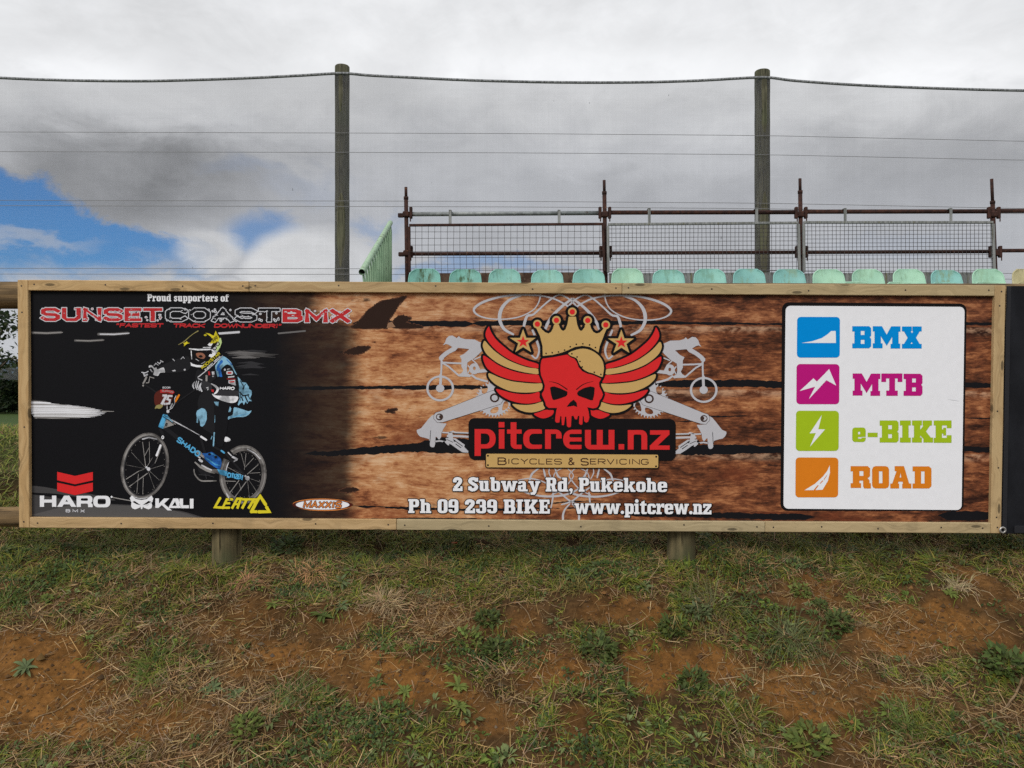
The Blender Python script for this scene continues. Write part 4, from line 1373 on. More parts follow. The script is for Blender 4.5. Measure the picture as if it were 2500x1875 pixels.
# yellow triangle mark
lt = crop(500, 1190, 5.53)
tr = [('+', [lt(rquad([(748, 95), (895, 345), (720, 345), (740, 308), (842, 304), (755, 145), (650, 305), (605, 345)], 6))])]
tr = tri([('+', [stroke(lt([(632, 326), (700, 196), (750, 118), (822, 228)]), 8)]), ('+', [stroke(lt([(838, 268), (872, 326), (735, 328)]), 8)]), ('+', [stroke(lt([(632, 326), (712, 326)]), 7, False)]), ('+', [stroke(lt([(700, 200), (660, 200)]), 7, False)])])
def sl_(pts): return lt(pts)
lea = [('+', [stroke(lt([(208, 145), (140, 265), (255, 272)]), 6.5)]),
       ('+', [stroke(lt([(372, 160), (300, 160), (245, 272), (330, 272)]), 6)]), ('+', [stroke(lt([(268, 212), (345, 212)]), 5.5, False)]),
       ('+', [stroke(lt([(368, 285), (440, 152), (490, 152), (440, 285)]), 6, False)]), ('+', [stroke(lt([(410, 225), (470, 225)]), 5, False)]),
       ('+', [stroke(lt([(505, 160), (720, 160)]), 5.6, False)]), ('+', [stroke(lt([(570, 160), (505, 285)]), 6.4, False)]), ('+', [stroke(lt([(665, 160), (590, 285)]), 6.4, False)])]
lg3 = merge([tr, tri(lea)])
bo = pr.put('sponsor_logo', grow(lg3, 1.6), black, 5, label='yellow slanted capitals ending in a rounded triangle')
pr.put('logo_lettering', area(lt([(750, 150), (842, 304), (655, 302)])), black, 6, parent=bo)
pr.put('logo_lettering', merge([tr]), I('yellow'), 8, parent=bo)
pr.put('logo_lettering', tri(lea), I('yellow'), 7, parent=bo)
# orange oval mark
ov = pr.put('sponsor_logo', area(lt(rquad([(1160, 225), (1250, 180), (1400, 155), (1590, 148), (1780, 158), (1930, 185), (2025, 235), (1930, 285), (1780, 312), (1590, 318), (1400, 308), (1250, 275)], 60))), I('maxorange'), 3, label='orange oval ring around orange slanted capitals')
pr.put('logo_ring', area(lt(ring(1592, 233, 408, 70, 40))), ink('maroon', (.075, .016, .012)), 4, parent=ov)
pr.put('logo_ring', area(lt(ring(1592, 233, 362, 66, 40))), I('white'), 5, parent=ov)
mx = line_text('MAXXIS', lt([(1338, 268)])[0], lt([(1832, 271)])[0], 13.4, 3.2, gap=.36, italic=.2)
pr.put('logo_lettering', grow(mx, 1.3), ink('maroon', (.075, .016, .012)), 6, parent=ov)
pr.put('logo_lettering', mx, I('maxorange'), 7, parent=ov)
# ------------------------------------------------------------------ emblem in the middle of the sign
AX = (float(S([(1074.6, 947.6)])[0, 0]) + float(S([(1717.9, 951.4)])[0, 0])) / 2
silver_m = ink('swirl', (.50, .50, .535))
c3 = crop(1010, 800, 5.1833)
swl = crop(1140, 710, 4.2538)
low = crop(980, 1080, 2.6976)
em = pr.put('emblem', area(rquad(crop(1130, 1000, 4.0963)([(56, 84), (2128, 92), (2126, 512), (60, 502)]), 15)), black, 9,
            label='winged red skull wearing a tan crown over a black name block')


def emb(name, shape, mat, layer, mirror=False, **k):
    pr.put(name, shape, mat, layer, parent=em, **k)
    if mirror:
        pr.put(name, shape, mat, layer, parent=em, mirror=AX, **k)


def cs(f, pts, n=5): return smooth(f(pts), n, False)


sw = [stroke(cs(swl, [(1060, 170), (1000, 130), (900, 82), (760, 50), (560, 42), (360, 60), (180, 112), (85, 172), (78, 220), (140, 265), (260, 292), (420, 292), (560, 265), (680, 205), (735, 140), (760, 70), (765, 30)]), [5, 4, 4, 4, 4.4, 5, 6, 6, 5, 3.6, 3, 3, 3, 3, 3, 3.4, 4]),
      stroke(cs(swl, [(560, 50), (450, 90), (375, 160), (342, 240), (345, 320), (390, 400), (480, 452)]), [4, 6, 8, 9, 8, 7, 5]),
      stroke(cs(swl, [(590, 375), (605, 310), (630, 260), (690, 245), (780, 165), (870, 90), (960, 42), (1060, 85), (1130, 150)]), [6, 7, 6, 5, 4, 4, 3, 4, 4]),
      stroke(cs(swl, [(812, 395), (860, 300), (940, 205), (1040, 120), (1110, 80)]), [7, 7, 7, 6, 4]),
      stroke(cs(crop(1150, 730, 5.53), [(830, 420), (900, 600), (920, 700), (880, 800), (820, 760)]), [5, 6, 5, 4, 4])]
lo = [stroke(cs(low, [(905, 172), (862, 205), (845, 248)]), [3, 5, 4]), stroke(cs(low, [(935, 172), (943, 205), (948, 230)]), [3, 5, 3]), stroke(cs(low, [(975, 172), (972, 200), (990, 240)]), [2, 3, 2]),
      stroke(cs(low, [(1012, 172), (1030, 220), (1050, 235)]), [3, 5, 3]),
      stroke(cs(low, [(770, 248), (850, 238), (940, 262), (1030, 320), (1110, 385), (1180, 410)]), [2, 3, 3, 4, 4, 3]),
      stroke(cs(low, [(760, 305), (850, 340), (960, 356), (1080, 345), (1160, 310), (1230, 255), (1225, 200), (1180, 172)]), [3, 4, 5, 5, 4, 3, 2, 2]),
      stroke(cs(low, [(1095, 172), (1132, 215), (1112, 255), (1060, 310), (990, 345)]), [2, 2.4, 3, 3, 2]),
      stroke(cs(low, [(1000, 330), (995, 380), (985, 430)]), [4, 4, 3]),
      stroke(cs(low, [(1110, 405), (1078, 440), (1064, 480), (1066, 523)]), [3, 4, 5, 5])]
emb('swirl', area(*sw), silver_m, 2, True)
emb('swirl', area(*lo), silver_m, 2, True)
# chainring with teeth
teeth = []
for k in range(34):
    a = 2 * math.pi * k / 34
    for dr, da in ((208, -.065), (236, -.012), (236, .022), (212, .04)):
        teeth.append((1018 + dr * math.cos(a + da), 905 + dr * .97 * math.sin(a + da)))
gear = [('+', [c3(teeth)]), ('-', [c3(smooth([(860, 800), (862, 760), (895, 732), (925, 735), (938, 760), (928, 810), (900, 832), (870, 830)], 3))]),
        ('-', [c3(smooth([(968, 1060), (990, 1025), (1050, 1000), (1072, 1010), (1070, 1050), (1040, 1078), (990, 1082)], 3))]),
        ('-', [c3(smooth([(1120, 1045), (1135, 960), (1160, 930), (1195, 950), (1200, 990), (1170, 1030)], 3))])]
emb('gear', tri(gear), silver_m, 3, True)
# rider silhouette
body = c3([(370, 222), (398, 185), (412, 140), (445, 105), (490, 98), (545, 132), (572, 106), (592, 128), (650, 145), (770, 150), (830, 180), (880, 200), (880, 290), (800, 325), (735, 368), (700, 270), (560, 255), (530, 290), (450, 330), (385, 380), (378, 400), (345, 420), (322, 400), (320, 375), (345, 345), (400, 300), (490, 245), (440, 215), (410, 205)])
leg = c3([(715, 262), (640, 330), (583, 358), (605, 400), (603, 490), (628, 540), (608, 572), (560, 600), (580, 618), (680, 622), (712, 626), (732, 605), (680, 575), (672, 520), (680, 440), (770, 385), (850, 310), (850, 240)])
bits = [('+', [body]), ('+', [leg])]
for p, w in (([(345, 405), (365, 440), (470, 447), (612, 452)], 4.2), ([(370, 450), (440, 490), (570, 605)], 4.2), ([(352, 420), (352, 500), (345, 610)], 4.4), ([(340, 600), (335, 770)], 6.4),
             ([(770, 400), (870, 360)], 3), ([(715, 380), (800, 460), (850, 560)], 3), ([(800, 555), (930, 540)], 8), ([(735, 600), (790, 640), (860, 662), (930, 680)], 5), ([(690, 480), (720, 520), (690, 570)], 3)):
    bits.append(('+', [stroke(c3(p), w)]))
bits += [('+', [c3(ring(765, 520, 62, 70, 20))]), ('-', [c3(ring(768, 515, 18, 24, 10))]), ('+', [c3(ring(335, 768, 176, 164, 36))]), ('-', [c3(ring(335, 768, 147, 138, 36))]),
         ('+', [c3(ring(335, 768, 53, 50, 16))]), ('+', [stroke(c3([(345, 600), (335, 768)]), 6.6, False)])]
emb('rider_silhouette', tri(bits), silver_m, 3, True)
# crank arm, shoe and spring
arm = c3([(282, 1075), (330, 1062), (1000, 795), (1080, 815), (1130, 920), (1100, 965), (370, 1195), (300, 1200), (255, 1150), (258, 1105)])
footp = smooth(c3([(265, 1095), (180, 1165), (95, 1270), (45, 1290), (42, 1325), (85, 1380), (195, 1410), (205, 1490), (230, 1512), (262, 1505), (275, 1440), (278, 1380), (300, 1392), (322, 1418), (348, 1378), (352, 1330), (385, 1265), (415, 1210), (330, 1205)]), 2)
emb('crank_foot', area(footp), silver_m, 3, True)
spring = [stroke(c3([(360, 1325), (440, 1330), (500, 1312), (520, 1325), (700, 1332)]), 3.6, False), stroke(c3([(420, 1372), (520, 1370), (700, 1380)]), 5, False), c3([(430, 1318), (490, 1318), (500, 1400), (440, 1400)]),
          stroke(c3([(272, 1440), (330, 1432), (400, 1445), (440, 1480)]), 3.6), c3([(380, 1440), (410, 1395), (500, 1400), (530, 1400), (645, 1480), (640, 1510), (692, 1562), (690, 1582), (620, 1578), (560, 1540), (470, 1475), (430, 1465)])]
emb('spring_lever', area(*spring), silver_m, 3, True)
emb('spring_lever', area(stroke(c3([(500, 1415), (620, 1500)]), 1.6, False), stroke(c3([(530, 1470), (600, 1520)]), 1.8, False), c3(ring(398, 1420, 16, 16, 9)), c3(ring(518, 1432, 12, 12, 8)), stroke(c3([(420, 1415), (500, 1450)]), 1.2, False),
                         stroke(c3([(490, 1340), (690, 1346)]), 1.8, False), stroke(c3([(445, 1325), (480, 1322)]), 1.6, False), c3(ring(384, 1448, 14, 12, 8)), stroke(c3([(215, 1300), (205, 1450)]), 1.2, False)), I('night'), 4, True)
arms = area(arm)
emb('crank_arm', grow(arms, .8), ink('line_brown', (.055, .032, .026)), 4, True)
holes = [('+', [arm]), ('-', [c3(ring(1024, 888, 60, 58, 22))]), ('+', [c3(ring(1024, 888, 38, 37, 18))]), ('-', [c3(ring(328, 1130, 46, 44, 18))]), ('+', [c3(ring(322, 1128, 30, 28, 14))]), ('-', [c3(ring(338, 1128, 16, 22, 10))])]
emb('crank_arm', tri(holes), silver_m, 5, True)

# mascot: wings
mm = crop(1150, 730, 5.53)
RX = 1106


def mr(pts): return [(p[0] + RX, p[1]) for p in pts]


feathers = [
    ([(240, 372), (205, 430), (196, 490), (215, 545), (260, 610), (330, 685), (420, 757), (520, 817), (640, 870), (760, 908), (905, 935), (905, 880), (780, 838), (680, 797), (560, 735), (450, 650), (350, 560), (290, 480), (255, 410)], 'red'),
    ([(185, 565), (160, 610), (165, 660), (200, 730), (270, 800), (370, 870), (500, 930), (650, 975), (780, 1000), (905, 1012), (905, 946), (770, 924), (640, 884), (510, 830), (410, 770), (310, 695), (240, 625)], 'tan'),
    ([(175, 765), (163, 800), (175, 850), (215, 930), (290, 990), (400, 1045), (540, 1090), (700, 1112), (850, 1125), (950, 1125), (930, 1070), (910, 1024), (780, 1015), (640, 992), (500, 950), (370, 892), (270, 825)], 'red'),
    ([(240, 1003), (236, 1040), (265, 1090), (330, 1150), (430, 1205), (540, 1245), (680, 1262), (820, 1260), (930, 1240), (968, 1190), (970, 1140), (850, 1141), (700, 1130), (540, 1108), (390, 1062), (290, 1018)], 'tan'),
    ([(340, 1215), (370, 1270), (430, 1320), (520, 1365), (640, 1400), (760, 1412), (860, 1400), (945, 1375), (925, 1330), (918, 1255), (820, 1280), (680, 1284), (540, 1265), (430, 1234)], 'red'),
    ([(560, 1418), (600, 1465), (660, 1500), (740, 1525), (830, 1530), (920, 1510), (998, 1475), (975, 1430), (968, 1386), (860, 1416), (760, 1430), (660, 1427)], 'tan'),
    ([(850, 1550), (890, 1585), (960, 1610), (1030, 1600), (1100, 1560), (1110, 1500), (1000, 1497), (920, 1527)], 'red')]
fsh = [(area(smooth(mm(p), 4)), cn) for p, cn in feathers]
allf = merge([s for s, _ in fsh])
emb('wing', grow(tri([('+', loops_of(*allf))]), 5.4), black, 8, True)
for s, cn in fsh:
    emb('wing_feather', s, I(cn), 10, True)

skull = [(965, 805), (1100, 788), (1300, 750)] + mr([(205, 760), (240, 788), (290, 808), (320, 850), (345, 920), (395, 975), (465, 1008), (540, 1025), (650, 1075), (620, 1130), (625, 1180), (660, 1250), (674, 1290), (655, 1340), (628, 1370), (615, 1430), (590, 1465), (540, 1477), (462, 1460), (480, 1520), (490, 1600), (488, 1640)])
tp = crop(1130, 1000, 4.0963)
jaw = [(1262, 80), (1252, 122), (1232, 130), (1212, 115), (1208, 66), (1198, 66), (1195, 145), (1180, 152), (1161, 140), (1164, 62), (1150, 64), (1140, 98), (1120, 95), (1104, 60), (1086, 64), (1080, 170), (1060, 178), (1040, 165), (1034, 70), (1022, 70), (1010, 155), (990, 155), (984, 66), (974, 66), (965, 128), (935, 130), (922, 115), (926, 60), (934, 10)]
skl = [(1160, 1470), (1050, 1470), (1012, 1440), (1000, 1390), (962, 1310), (955, 1280), (985, 1230), (996, 1170), (975, 1100), (945, 1030), (936, 960), (940, 880), (950, 830)]
skull_p = np.concatenate([mm(skull), tp(jaw), mm(skl)])
sk_s = area(skull_p)
emb('skull', grow(sk_s, 5.2), black, 11)
skp = em.children[-1]
patch = [(1310, 738), (1340, 715)] + mr([(270, 700), (350, 676), (430, 672), (510, 693), (580, 733), (640, 790), (675, 860), (686, 940), (676, 1010), (664, 1052), (600, 1030), (540, 1004), (470, 985), (400, 940), (355, 880), (325, 810), (285, 785), (240, 768)])
pa_s = area(smooth(mm(patch), 3))
cr = [(882, 398), (930, 500), (965, 640), (968, 768), (1100, 755), (1220, 725), (1310, 690), (1400, 648), (1500, 632), (1600, 648), (1690, 700), (1718, 722), (1735, 640), (1770, 550), (1800, 470), (1830, 400), (1800, 385), (1770, 420), (1735, 455), (1691, 467), (1650, 445), (1620, 400), (1605, 345), (1540, 345), (1530, 385), (1500, 425), (1481, 432), (1455, 410), (1430, 340), (1415, 240), (1318, 240), (1300, 340), (1275, 410), (1245, 432), (1215, 415), (1195, 380), (1185, 345), (1120, 345), (1105, 400), (1080, 445), (1045, 467), (1000, 450), (960, 415), (935, 385)]
balls = [(895, 340), (1152, 288), (1366, 175), (1573, 290), (1817, 350)]
cr_s = tri([('+', [mm(cr)])] + [('+', [mm(ring(x, y, 58, 58, 24))]) for x, y in balls])
star = np.array([(703, 405), (745, 525), (872, 525), (772, 600), (812, 718), (703, 650), (597, 718), (638, 600), (523, 525), (660, 525)], float)
st2 = star + [1325, 8]
stars = area(mm(star), mm(st2))
emb('star', grow(stars, 6.2), black, 8)
stp = em.children[-1]
emb('crown', grow(merge([cr_s]), 6.3), black, 12)
emb('skull_patch', grow(pa_s, 5.0), black, 13)
emb('skull', sk_s, I('red'), 14)
emb('crown', cr_s, I('tan'), 14)
emb('skull_patch', grow(pa_s, 2.2), black, 15)
emb('skull_patch', pa_s, I('tan'), 16)
emb('star', stars, I('tan'), 9)
for s0 in (star, st2):
    c0 = s0.mean(0)
    emb('star', area(mm(c0 + (s0 - c0) * .49)), I('red'), 10)
emb('crown_jewel', area(*[mm(ring(x, y, 36, 36, 18)) for x, y in balls]), I('red'), 15)
dots = [(1012, 735), (1095, 725), (1180, 715), (1262, 690), (1338, 645), (1420, 612), (1508, 605), (1598, 620), (1678, 655)]
emb('crown_stud', area(*[mm(ring(x, y, 11, 11, 9)) for x, y in dots]), black, 15)
dots2 = [(1360, 740), (1430, 783), (1468, 843), (1498, 917), (1663, 990), (1751, 1018)]
emb('patch_stud', area(*[mm(ring(x, y, 11, 11, 9)) for x, y in dots2]), black, 17)
eyes = [[(1065, 1195), (1090, 1184), (1125, 1180), (1200, 1205), (1300, 1250), (1298, 1290), (1282, 1312), (1200, 1342), (1120, 1365), (1100, 1355), (1080, 1290)],
        mr([(325, 1268), (345, 1240), (420, 1200), (500, 1180), (545, 1188), (562, 1200), (555, 1290), (538, 1365), (510, 1368), (450, 1345), (345, 1308), (328, 1290)]),
        [(1385, 1358), (1340, 1390), (1318, 1415), (1290, 1455), (1330, 1450), (1385, 1440), (1432, 1458), (1425, 1400)]]
emb('skull_eye', area(*[mm(p) for p in eyes]), black, 15)
emb('skull_brow', area(stroke(cs(mm, [(1050, 1116), (1110, 1122), (1190, 1150), (1300, 1222)]), [.6, 1.4, 2, 2.8], False), stroke(cs(mm, mr([(545, 1110), (450, 1135), (380, 1170), (314, 1224)])), [.6, 1.4, 2, 2.6], False)), black, 15)

# name block lettering
def tp_(sg, loops): return (sg, [tp(L) for L in loops])


def C(x0, y0, x1, y1, r=0): return tp_('+', [rr(x0, y0, x1, y1, r) if r else rect(x0, y0, x1, y1)])
def c_(x0, y0, x1, y1, r=0): return tp_('-', [rr(x0, y0, x1, y1, r) if r else rect(x0, y0, x1, y1)])


nm = [[C(118, 194, 328, 388, 85), C(118, 194, 230, 388), c_(180, 238, 268, 346, 44), c_(180, 238, 222, 346), C(118, 194, 180, 462)],
      [C(358, 124, 416, 178), C(360, 196, 416, 390)],
      [C(478, 200, 650, 392, 50), c_(536, 190, 660, 350), c_(588, 190, 660, 400), C(478, 126, 536, 330), C(442, 198, 588, 240)],
      [C(604, 196, 840, 392, 78), c_(664, 240, 880, 350, 44), c_(790, 190, 850, 400)],
      [C(822, 198, 988, 420, 60), c_(880, 242, 932, 430), c_(815, 288, 1000, 430), C(822, 198, 880, 392)],
      [C(1002, 200, 1260, 394, 90), c_(1186, 190, 1270, 400), c_(1064, 242, 1280, 278, 17), c_(1064, 318, 1280, 352, 16)],
      [C(1220, 120, 1515, 398, 55), c_(1210, 110, 1520, 202), c_(1280, 190, 1338, 352), c_(1398, 190, 1456, 352), C(1440, 202, 1515, 398), c_(1398, 190, 1456, 352)],
      [C(1556, 344, 1612, 398)],
      [C(1648, 204, 1842, 470, 62), c_(1706, 248, 1784, 480, 14), c_(1640, 398, 1850, 490), C(1648, 204, 1706, 398)],
      [C(1870, 206, 2064, 250), C(1868, 358, 2066, 400), tp_('+', [np.array([(1985, 248), (2064, 248), (1946, 360), (1868, 360)], float)])]]
emb('name_lettering', merge([tri(o) for o in nm]), ink('namered', (.66, .028, .030)), 13)
plq = rquad(tp([(232, 440), (1952, 450), (1952, 582), (234, 576)]), 3.6)
emb('name_plaque', grow(area(plq), 2.4), black, 12)
emb('name_plaque', area(plq), I('tan'), 13)
emb('plaque_screw', area(*[tp(ring(x, y, 10, 10, 10)) for x, y in ((251, 460), (251, 554), (1932, 470), (1930, 566))]), black, 14)
ink_b = ink('plaque_text', (.045, .014, .012))
pt = []
for tx, x0, x1, y0, hh, w in (('B', 352, 432, 548, 66, 2.6), ('ICYCLES', 450, 986, 541, 50, 2.0), ('&', 1054, 1112, 550, 66, 2.6), ('S', 1182, 1252, 553, 64, 2.8), ('ERVICING', 1275, 1852, 543, 50, 2.0)):
    pt.append(line_text(tx, tp([(x0, y0)])[0], tp([(x1, y0 + (x1 - x0) * .0058)])[0], hh / 4.0963, w, gap=.28))
emb('plaque_lettering', merge(pt), ink_b, 14)

# ---- address lines
ad1 = slab_line('2 Subway Rd, Pukekohe', 1106, 1629, 1198.4, 34, .005, gap=3, space=32)
ad2 = slab_line('Ph 09 239 BIKE', 997, 1343, 1252.0, 34, .004, gap=4, space=34)
ad3 = slab_line('www.pitcrew.nz', 1402, 1737, 1254.0, 34.5, .004, gap=1)
for a in (ad1, ad2, ad3):
    o = pr.put('address_lettering', grow(a, 1.9), black, 11)
    pr.put('letter_face', a, I('white'), 12, parent=o)

# ---- list of services on the white card
k7 = crop(1880, 720, 3.0167)
outer = rquad(k7([(88, 54), (1448, 64), (1424, 1592), (76, 1590)]), 17)
svc = pr.put('service_card', area(outer), black, 2, label='white rounded card with black rim listing four kinds of cycling')
pr.put('card_face', area(rquad(k7([(114, 80), (1432, 88), (1410, 1584), (98, 1574)]), 12)), I('white'), 3, parent=svc)


def K(*p): return ('+', [k7(np.array(p, float))])
def k_(*p): return ('-', [k7(np.array(p, float))])
def KR(x0, y0, x1, y1): return ('+', [k7(rect(x0, y0, x1, y1))])
def kr(x0, y0, x1, y1): return ('-', [k7(rect(x0, y0, x1, y1))])


def Bl(dx, dy): return [K(*[(x + dx, y + dy) for x, y in ((606, 232), (728, 232), (742, 246), (742, 300), (732, 312), (742, 324), (742, 378), (728, 392), (606, 392), (606, 358), (622, 358), (622, 268), (606, 268))]), kr(666 + dx, 264 + dy, 696 + dx, 296 + dy), kr(666 + dx, 330 + dy, 696 + dx, 362 + dy)]
def Ml(dx, dy): return [K(*[(x + dx, y + dy) for x, y in ((757, 232), (822, 232), (858, 296), (892, 233), (958, 233), (958, 270), (944, 270), (944, 360), (956, 360), (956, 394), (888, 394), (888, 362), (900, 362), (900, 304), (858, 372), (814, 300), (814, 358), (826, 358), (826, 392), (757, 392), (757, 358), (770, 358), (770, 268), (757, 268))])]


Xl = [K((972, 234), (1042, 234), (1042, 264), (1034, 268), (1044, 284), (1056, 268), (1048, 266), (1048, 234), (1114, 234), (1114, 268), (1100, 268), (1072, 316), (1100, 362), (1114, 362), (1114, 394), (1042, 394), (1042, 362), (1052, 360), (1042, 344), (1032, 360), (1040, 362), (1040, 394), (972, 394), (972, 362), (986, 362), (1014, 316), (986, 268), (972, 268))]
Tl = [K((820, 580), (972, 580), (972, 640), (940, 640), (940, 614), (918, 614), (918, 706), (938, 706), (938, 742), (856, 742), (856, 706), (878, 706), (878, 614), (852, 614), (852, 640), (820, 640))]
el = [('+', [k7(rr(606, 978, 702, 1082, 20))]), kr(646, 1006, 664, 1028), kr(646, 1046, 674, 1060), kr(670, 1044, 710, 1052)]
hy = [KR(720, 1016, 790, 1046)]
Il = [KR(974, 926, 1018, 1086), KR(957, 926, 1034, 960), KR(957, 1052, 1034, 1086)]
Kl = [KR(1060, 926, 1104, 1086), KR(1046, 926, 1116, 960), KR(1046, 1052, 1116, 1086), K((1098, 1006), (1130, 962), (1124, 960), (1124, 926), (1190, 926), (1190, 960), (1176, 962), (1146, 1006), (1182, 1052), (1198, 1052), (1198, 1086), (1130, 1086), (1130, 1060), (1098, 1024))]
El = [KR(1220, 926, 1264, 1086), KR(1206, 926, 1334, 960), KR(1206, 1054, 1334, 1088), KR(1262, 992, 1282, 1020), KR(1276, 980, 1294, 1034), KR(1302, 926, 1334, 980), KR(1302, 1034, 1334, 1088)]
Rl = [K((594, 1262), (718, 1262), (734, 1278), (734, 1334), (716, 1350), (730, 1366), (730, 1388), (740, 1388), (740, 1424), (694, 1424), (686, 1410), (686, 1366), (656, 1366), (656, 1388), (668, 1388), (668, 1420), (594, 1420), (594, 1388), (610, 1388), (610, 1298), (594, 1298)), kr(656, 1296, 688, 1334)]
Ol = [('+', [k7(rquad([(752, 1262), (874, 1262), (874, 1424), (752, 1424)], 24, 2))]), kr(800, 1298, 828, 1388)]
Al = [K((918, 1262), (984, 1262), (1022, 1390), (1038, 1390), (1038, 1424), (974, 1424), (974, 1392), (980, 1390), (976, 1374), (944, 1374), (940, 1390), (948, 1392), (948, 1424), (886, 1424), (886, 1390), (900, 1390), (932, 1298), (918, 1296)), k_((952, 1346), (968, 1346), (960, 1308))]
Dl = [K((1050, 1264), (1170, 1264), (1186, 1280), (1186, 1408), (1170, 1424), (1050, 1424), (1050, 1390), (1066, 1390), (1066, 1298), (1050, 1298)), kr(1110, 1298, 1138, 1390)]
for ops, cn in (([Bl(0, 0), Ml(0, 0), Xl], 'blue'), ([Ml(-148, 348), Tl, Bl(378, 350)], 'magenta'), ([el, hy, Bl(202, 694), Il, Kl, El], 'green'), ([Rl, Ol, Al, Dl], 'orange')):
    sh = merge([tri(o) for o in ops])
    dark = ink(cn + '_edge', tuple(v * .72 for v in INK[cn]))
    pr.put('service_lettering', grow(sh, .5), dark, 4, parent=svc)
    pr.put('service_lettering', sh, I(cn), 5, parent=svc)
icons = [((198, 163, 512, 461), 'blue', [[(230, 354), (310, 341), (380, 318), (425, 288), (448, 266), (482, 266), (484, 354)]], []),
         ((194, 510, 508, 804), 'magenta', [[(216, 708), (318, 614), (344, 638), (434, 546), (486, 668), (414, 628), (284, 768), (330, 676)]], []),
         ((190, 854, 504, 1148), 'green', [[(380, 884), (290, 1020), (336, 1017), (292, 1118), (404, 990), (354, 989)]], []),
         ((187, 1198, 500, 1490), 'orange', [[(252, 1438), (330, 1390), (390, 1335), (420, 1295), (438, 1254), (440, 1310), (424, 1370), (386, 1434), (328, 1437)]],
          [[(318, 1438), (348, 1402), (358, 1402), (332, 1438)], [(364, 1388), (384, 1366), (392, 1368), (370, 1390)], [(394, 1358), (422, 1318), (416, 1334), (396, 1364)]])]
for (x0, y0, x1, y1), cn, sym, neg in icons:
    bs = area(k7(rquad([(x0 + 2, y0), (x1 + 1, y0 + 1), (x1 - 1, y1), (x0, y1)], 26)))
    pr.put('service_icon', grow(bs, .4), ink(cn + '_edge', tuple(v * .72 for v in INK[cn])), 4, parent=svc)
    pr.put('service_icon', bs, I(cn), 5, parent=svc)
    s = tri([('+', [k7(p) for p in sym])] + [('-', [k7(p) for p in neg])])
    pr.put('icon_symbol', s, I('white'), 6, parent=svc)
pr.put('scuff_mark', area(stroke(k7([(1312, 768), (1350, 776), (1392, 782)]), [.5, 1.6, .4])), I('silver'), 4, parent=svc)
# ------------------------------------------------------------------ ground
def axis_pts(lo, hi, step, far, neg=True):
    core = np.arange(lo, hi + 1e-6, step)
    g = hi + step * np.cumsum(1.22 ** np.arange(1, 60))
    g = g[g < far]
    up = np.concatenate((core, g, [far]))
    if neg:
        h = lo - step * np.cumsum(1.22 ** np.arange(1, 60))
        h = h[h > -far]
        up = np.concatenate(([-far], h[::-1], up))
    return up


gx = axis_pts(-3.6, 3.6, 0.016, 4000)
gy = np.concatenate(([-400, -100, -30, -10, -4, -1], np.arange(.6, 2.4, .06), axis_pts(2.4, 4.6, 0.014, 6000, False)))
GX, GY = np.meshgrid(gx, gy)
GZ = terrain(GX, GY)
nx, ny = len(gx), len(gy)
idx = np.arange(nx * ny).reshape(ny, nx)
fq = np.stack([idx[:-1, :-1], idx[:-1, 1:], idx[1:, 1:], idx[1:, :-1]], -1).reshape(-1, 4)

# patches read from the photograph: (px, py, rx, ry, strength); + green, - bare soil
GREEN = [(554, 1400, 60, 26, 1.2), (1663, 1390, 60, 26, 1.2), (150, 1340, 260, 60, .9), (420, 1345, 240, 40, .7), (90, 1440, 200, 60, .5), (330, 1470, 260, 70, .55), (900, 1320, 260, 45, .6), (1350, 1350, 330, 70, .9), (1560, 1400, 240, 60, .5),
         (1750, 1330, 200, 45, .7), (2100, 1350, 260, 60, .8), (2380, 1340, 160, 50, .55), (1940, 1390, 90, 40, .6), (390, 1620, 110, 60, .7), (270, 1640, 120, 70, .45), (840, 1420, 140, 60, .6),
         (1500, 1580, 120, 60, .6), (1750, 1500, 150, 70, .5), (1930, 1570, 140, 60, .5), (900, 1780, 300, 90, 1), (700, 1830, 120, 60, .7), (1250, 1820, 320, 60, .55), (1530, 1700, 210, 70, .9), (1700, 1780, 260, 90, .8),
         (1800, 1680, 160, 50, .7), (2000, 1760, 130, 50, .4), (2220, 1790, 180, 70, .7), (2380, 1670, 160, 60, .6), (2180, 1620, 110, 60, .5), (120, 1830, 150, 50, .4), (640, 1800, 110, 60, .6), (1640, 1850, 300, 60, .8),
         (2350, 1850, 200, 50, .6), (60, 1850, 100, 40, .4), (2150, 1510, 70, 40, .5)]
SOIL = [(80, 1700, 190, 110, 1.3), (40, 1590, 130, 60, 1.1), (300, 1760, 260, 60, .8), (700, 1600, 150, 60, 1.2), (560, 1530, 160, 50, .7), (900, 1640, 130, 60, 1.2), (1060, 1690, 120, 60, 1.2), (850, 1500, 150, 40, .6),
        (1330, 1650, 110, 60, 1.2), (1200, 1760, 120, 50, 1), (1280, 1500, 60, 40, .7), (1590, 1620, 95, 55, 1.4), (1730, 1610, 80, 45, 1.2), (1520, 1500, 110, 30, .9), (1940, 1450, 170, 40, .9), (1960, 1680, 150, 80, 1.3),
        (2100, 1680, 140, 60, 1), (2230, 1520, 130, 60, 1.2), (2330, 1560, 150, 50, 1), (2090, 1580, 70, 40, .6), (2420, 1450, 110, 60, .6), (1440, 1800, 120, 50, .7), (1120, 1500, 110, 40, .5), (1050, 1400, 110, 40, .3), (2060, 1800, 80, 30, .7)]


def to_px(x, y):
    """picture position of a point of the bank (for laying out patches once, in ground units)"""
    d = np.maximum(y, .5)
    return 1250 + F * x / d, HOR + F * (EYE - Z0 - SLOPE * (y - Y0)) / d


# convert the patches to ground units once
def patches(lst):
    out = []
    for px, py, rx, ry, s in lst:
        x, y = ground_at(px, py)
        x2, _ = ground_at(px + rx, py)
        _, ya = ground_at(px, py - ry); _, yb = ground_at(px, py + ry)
        out.append((x, y, abs(x2 - x), max((ya - yb) / 2, .05), s))
    return out


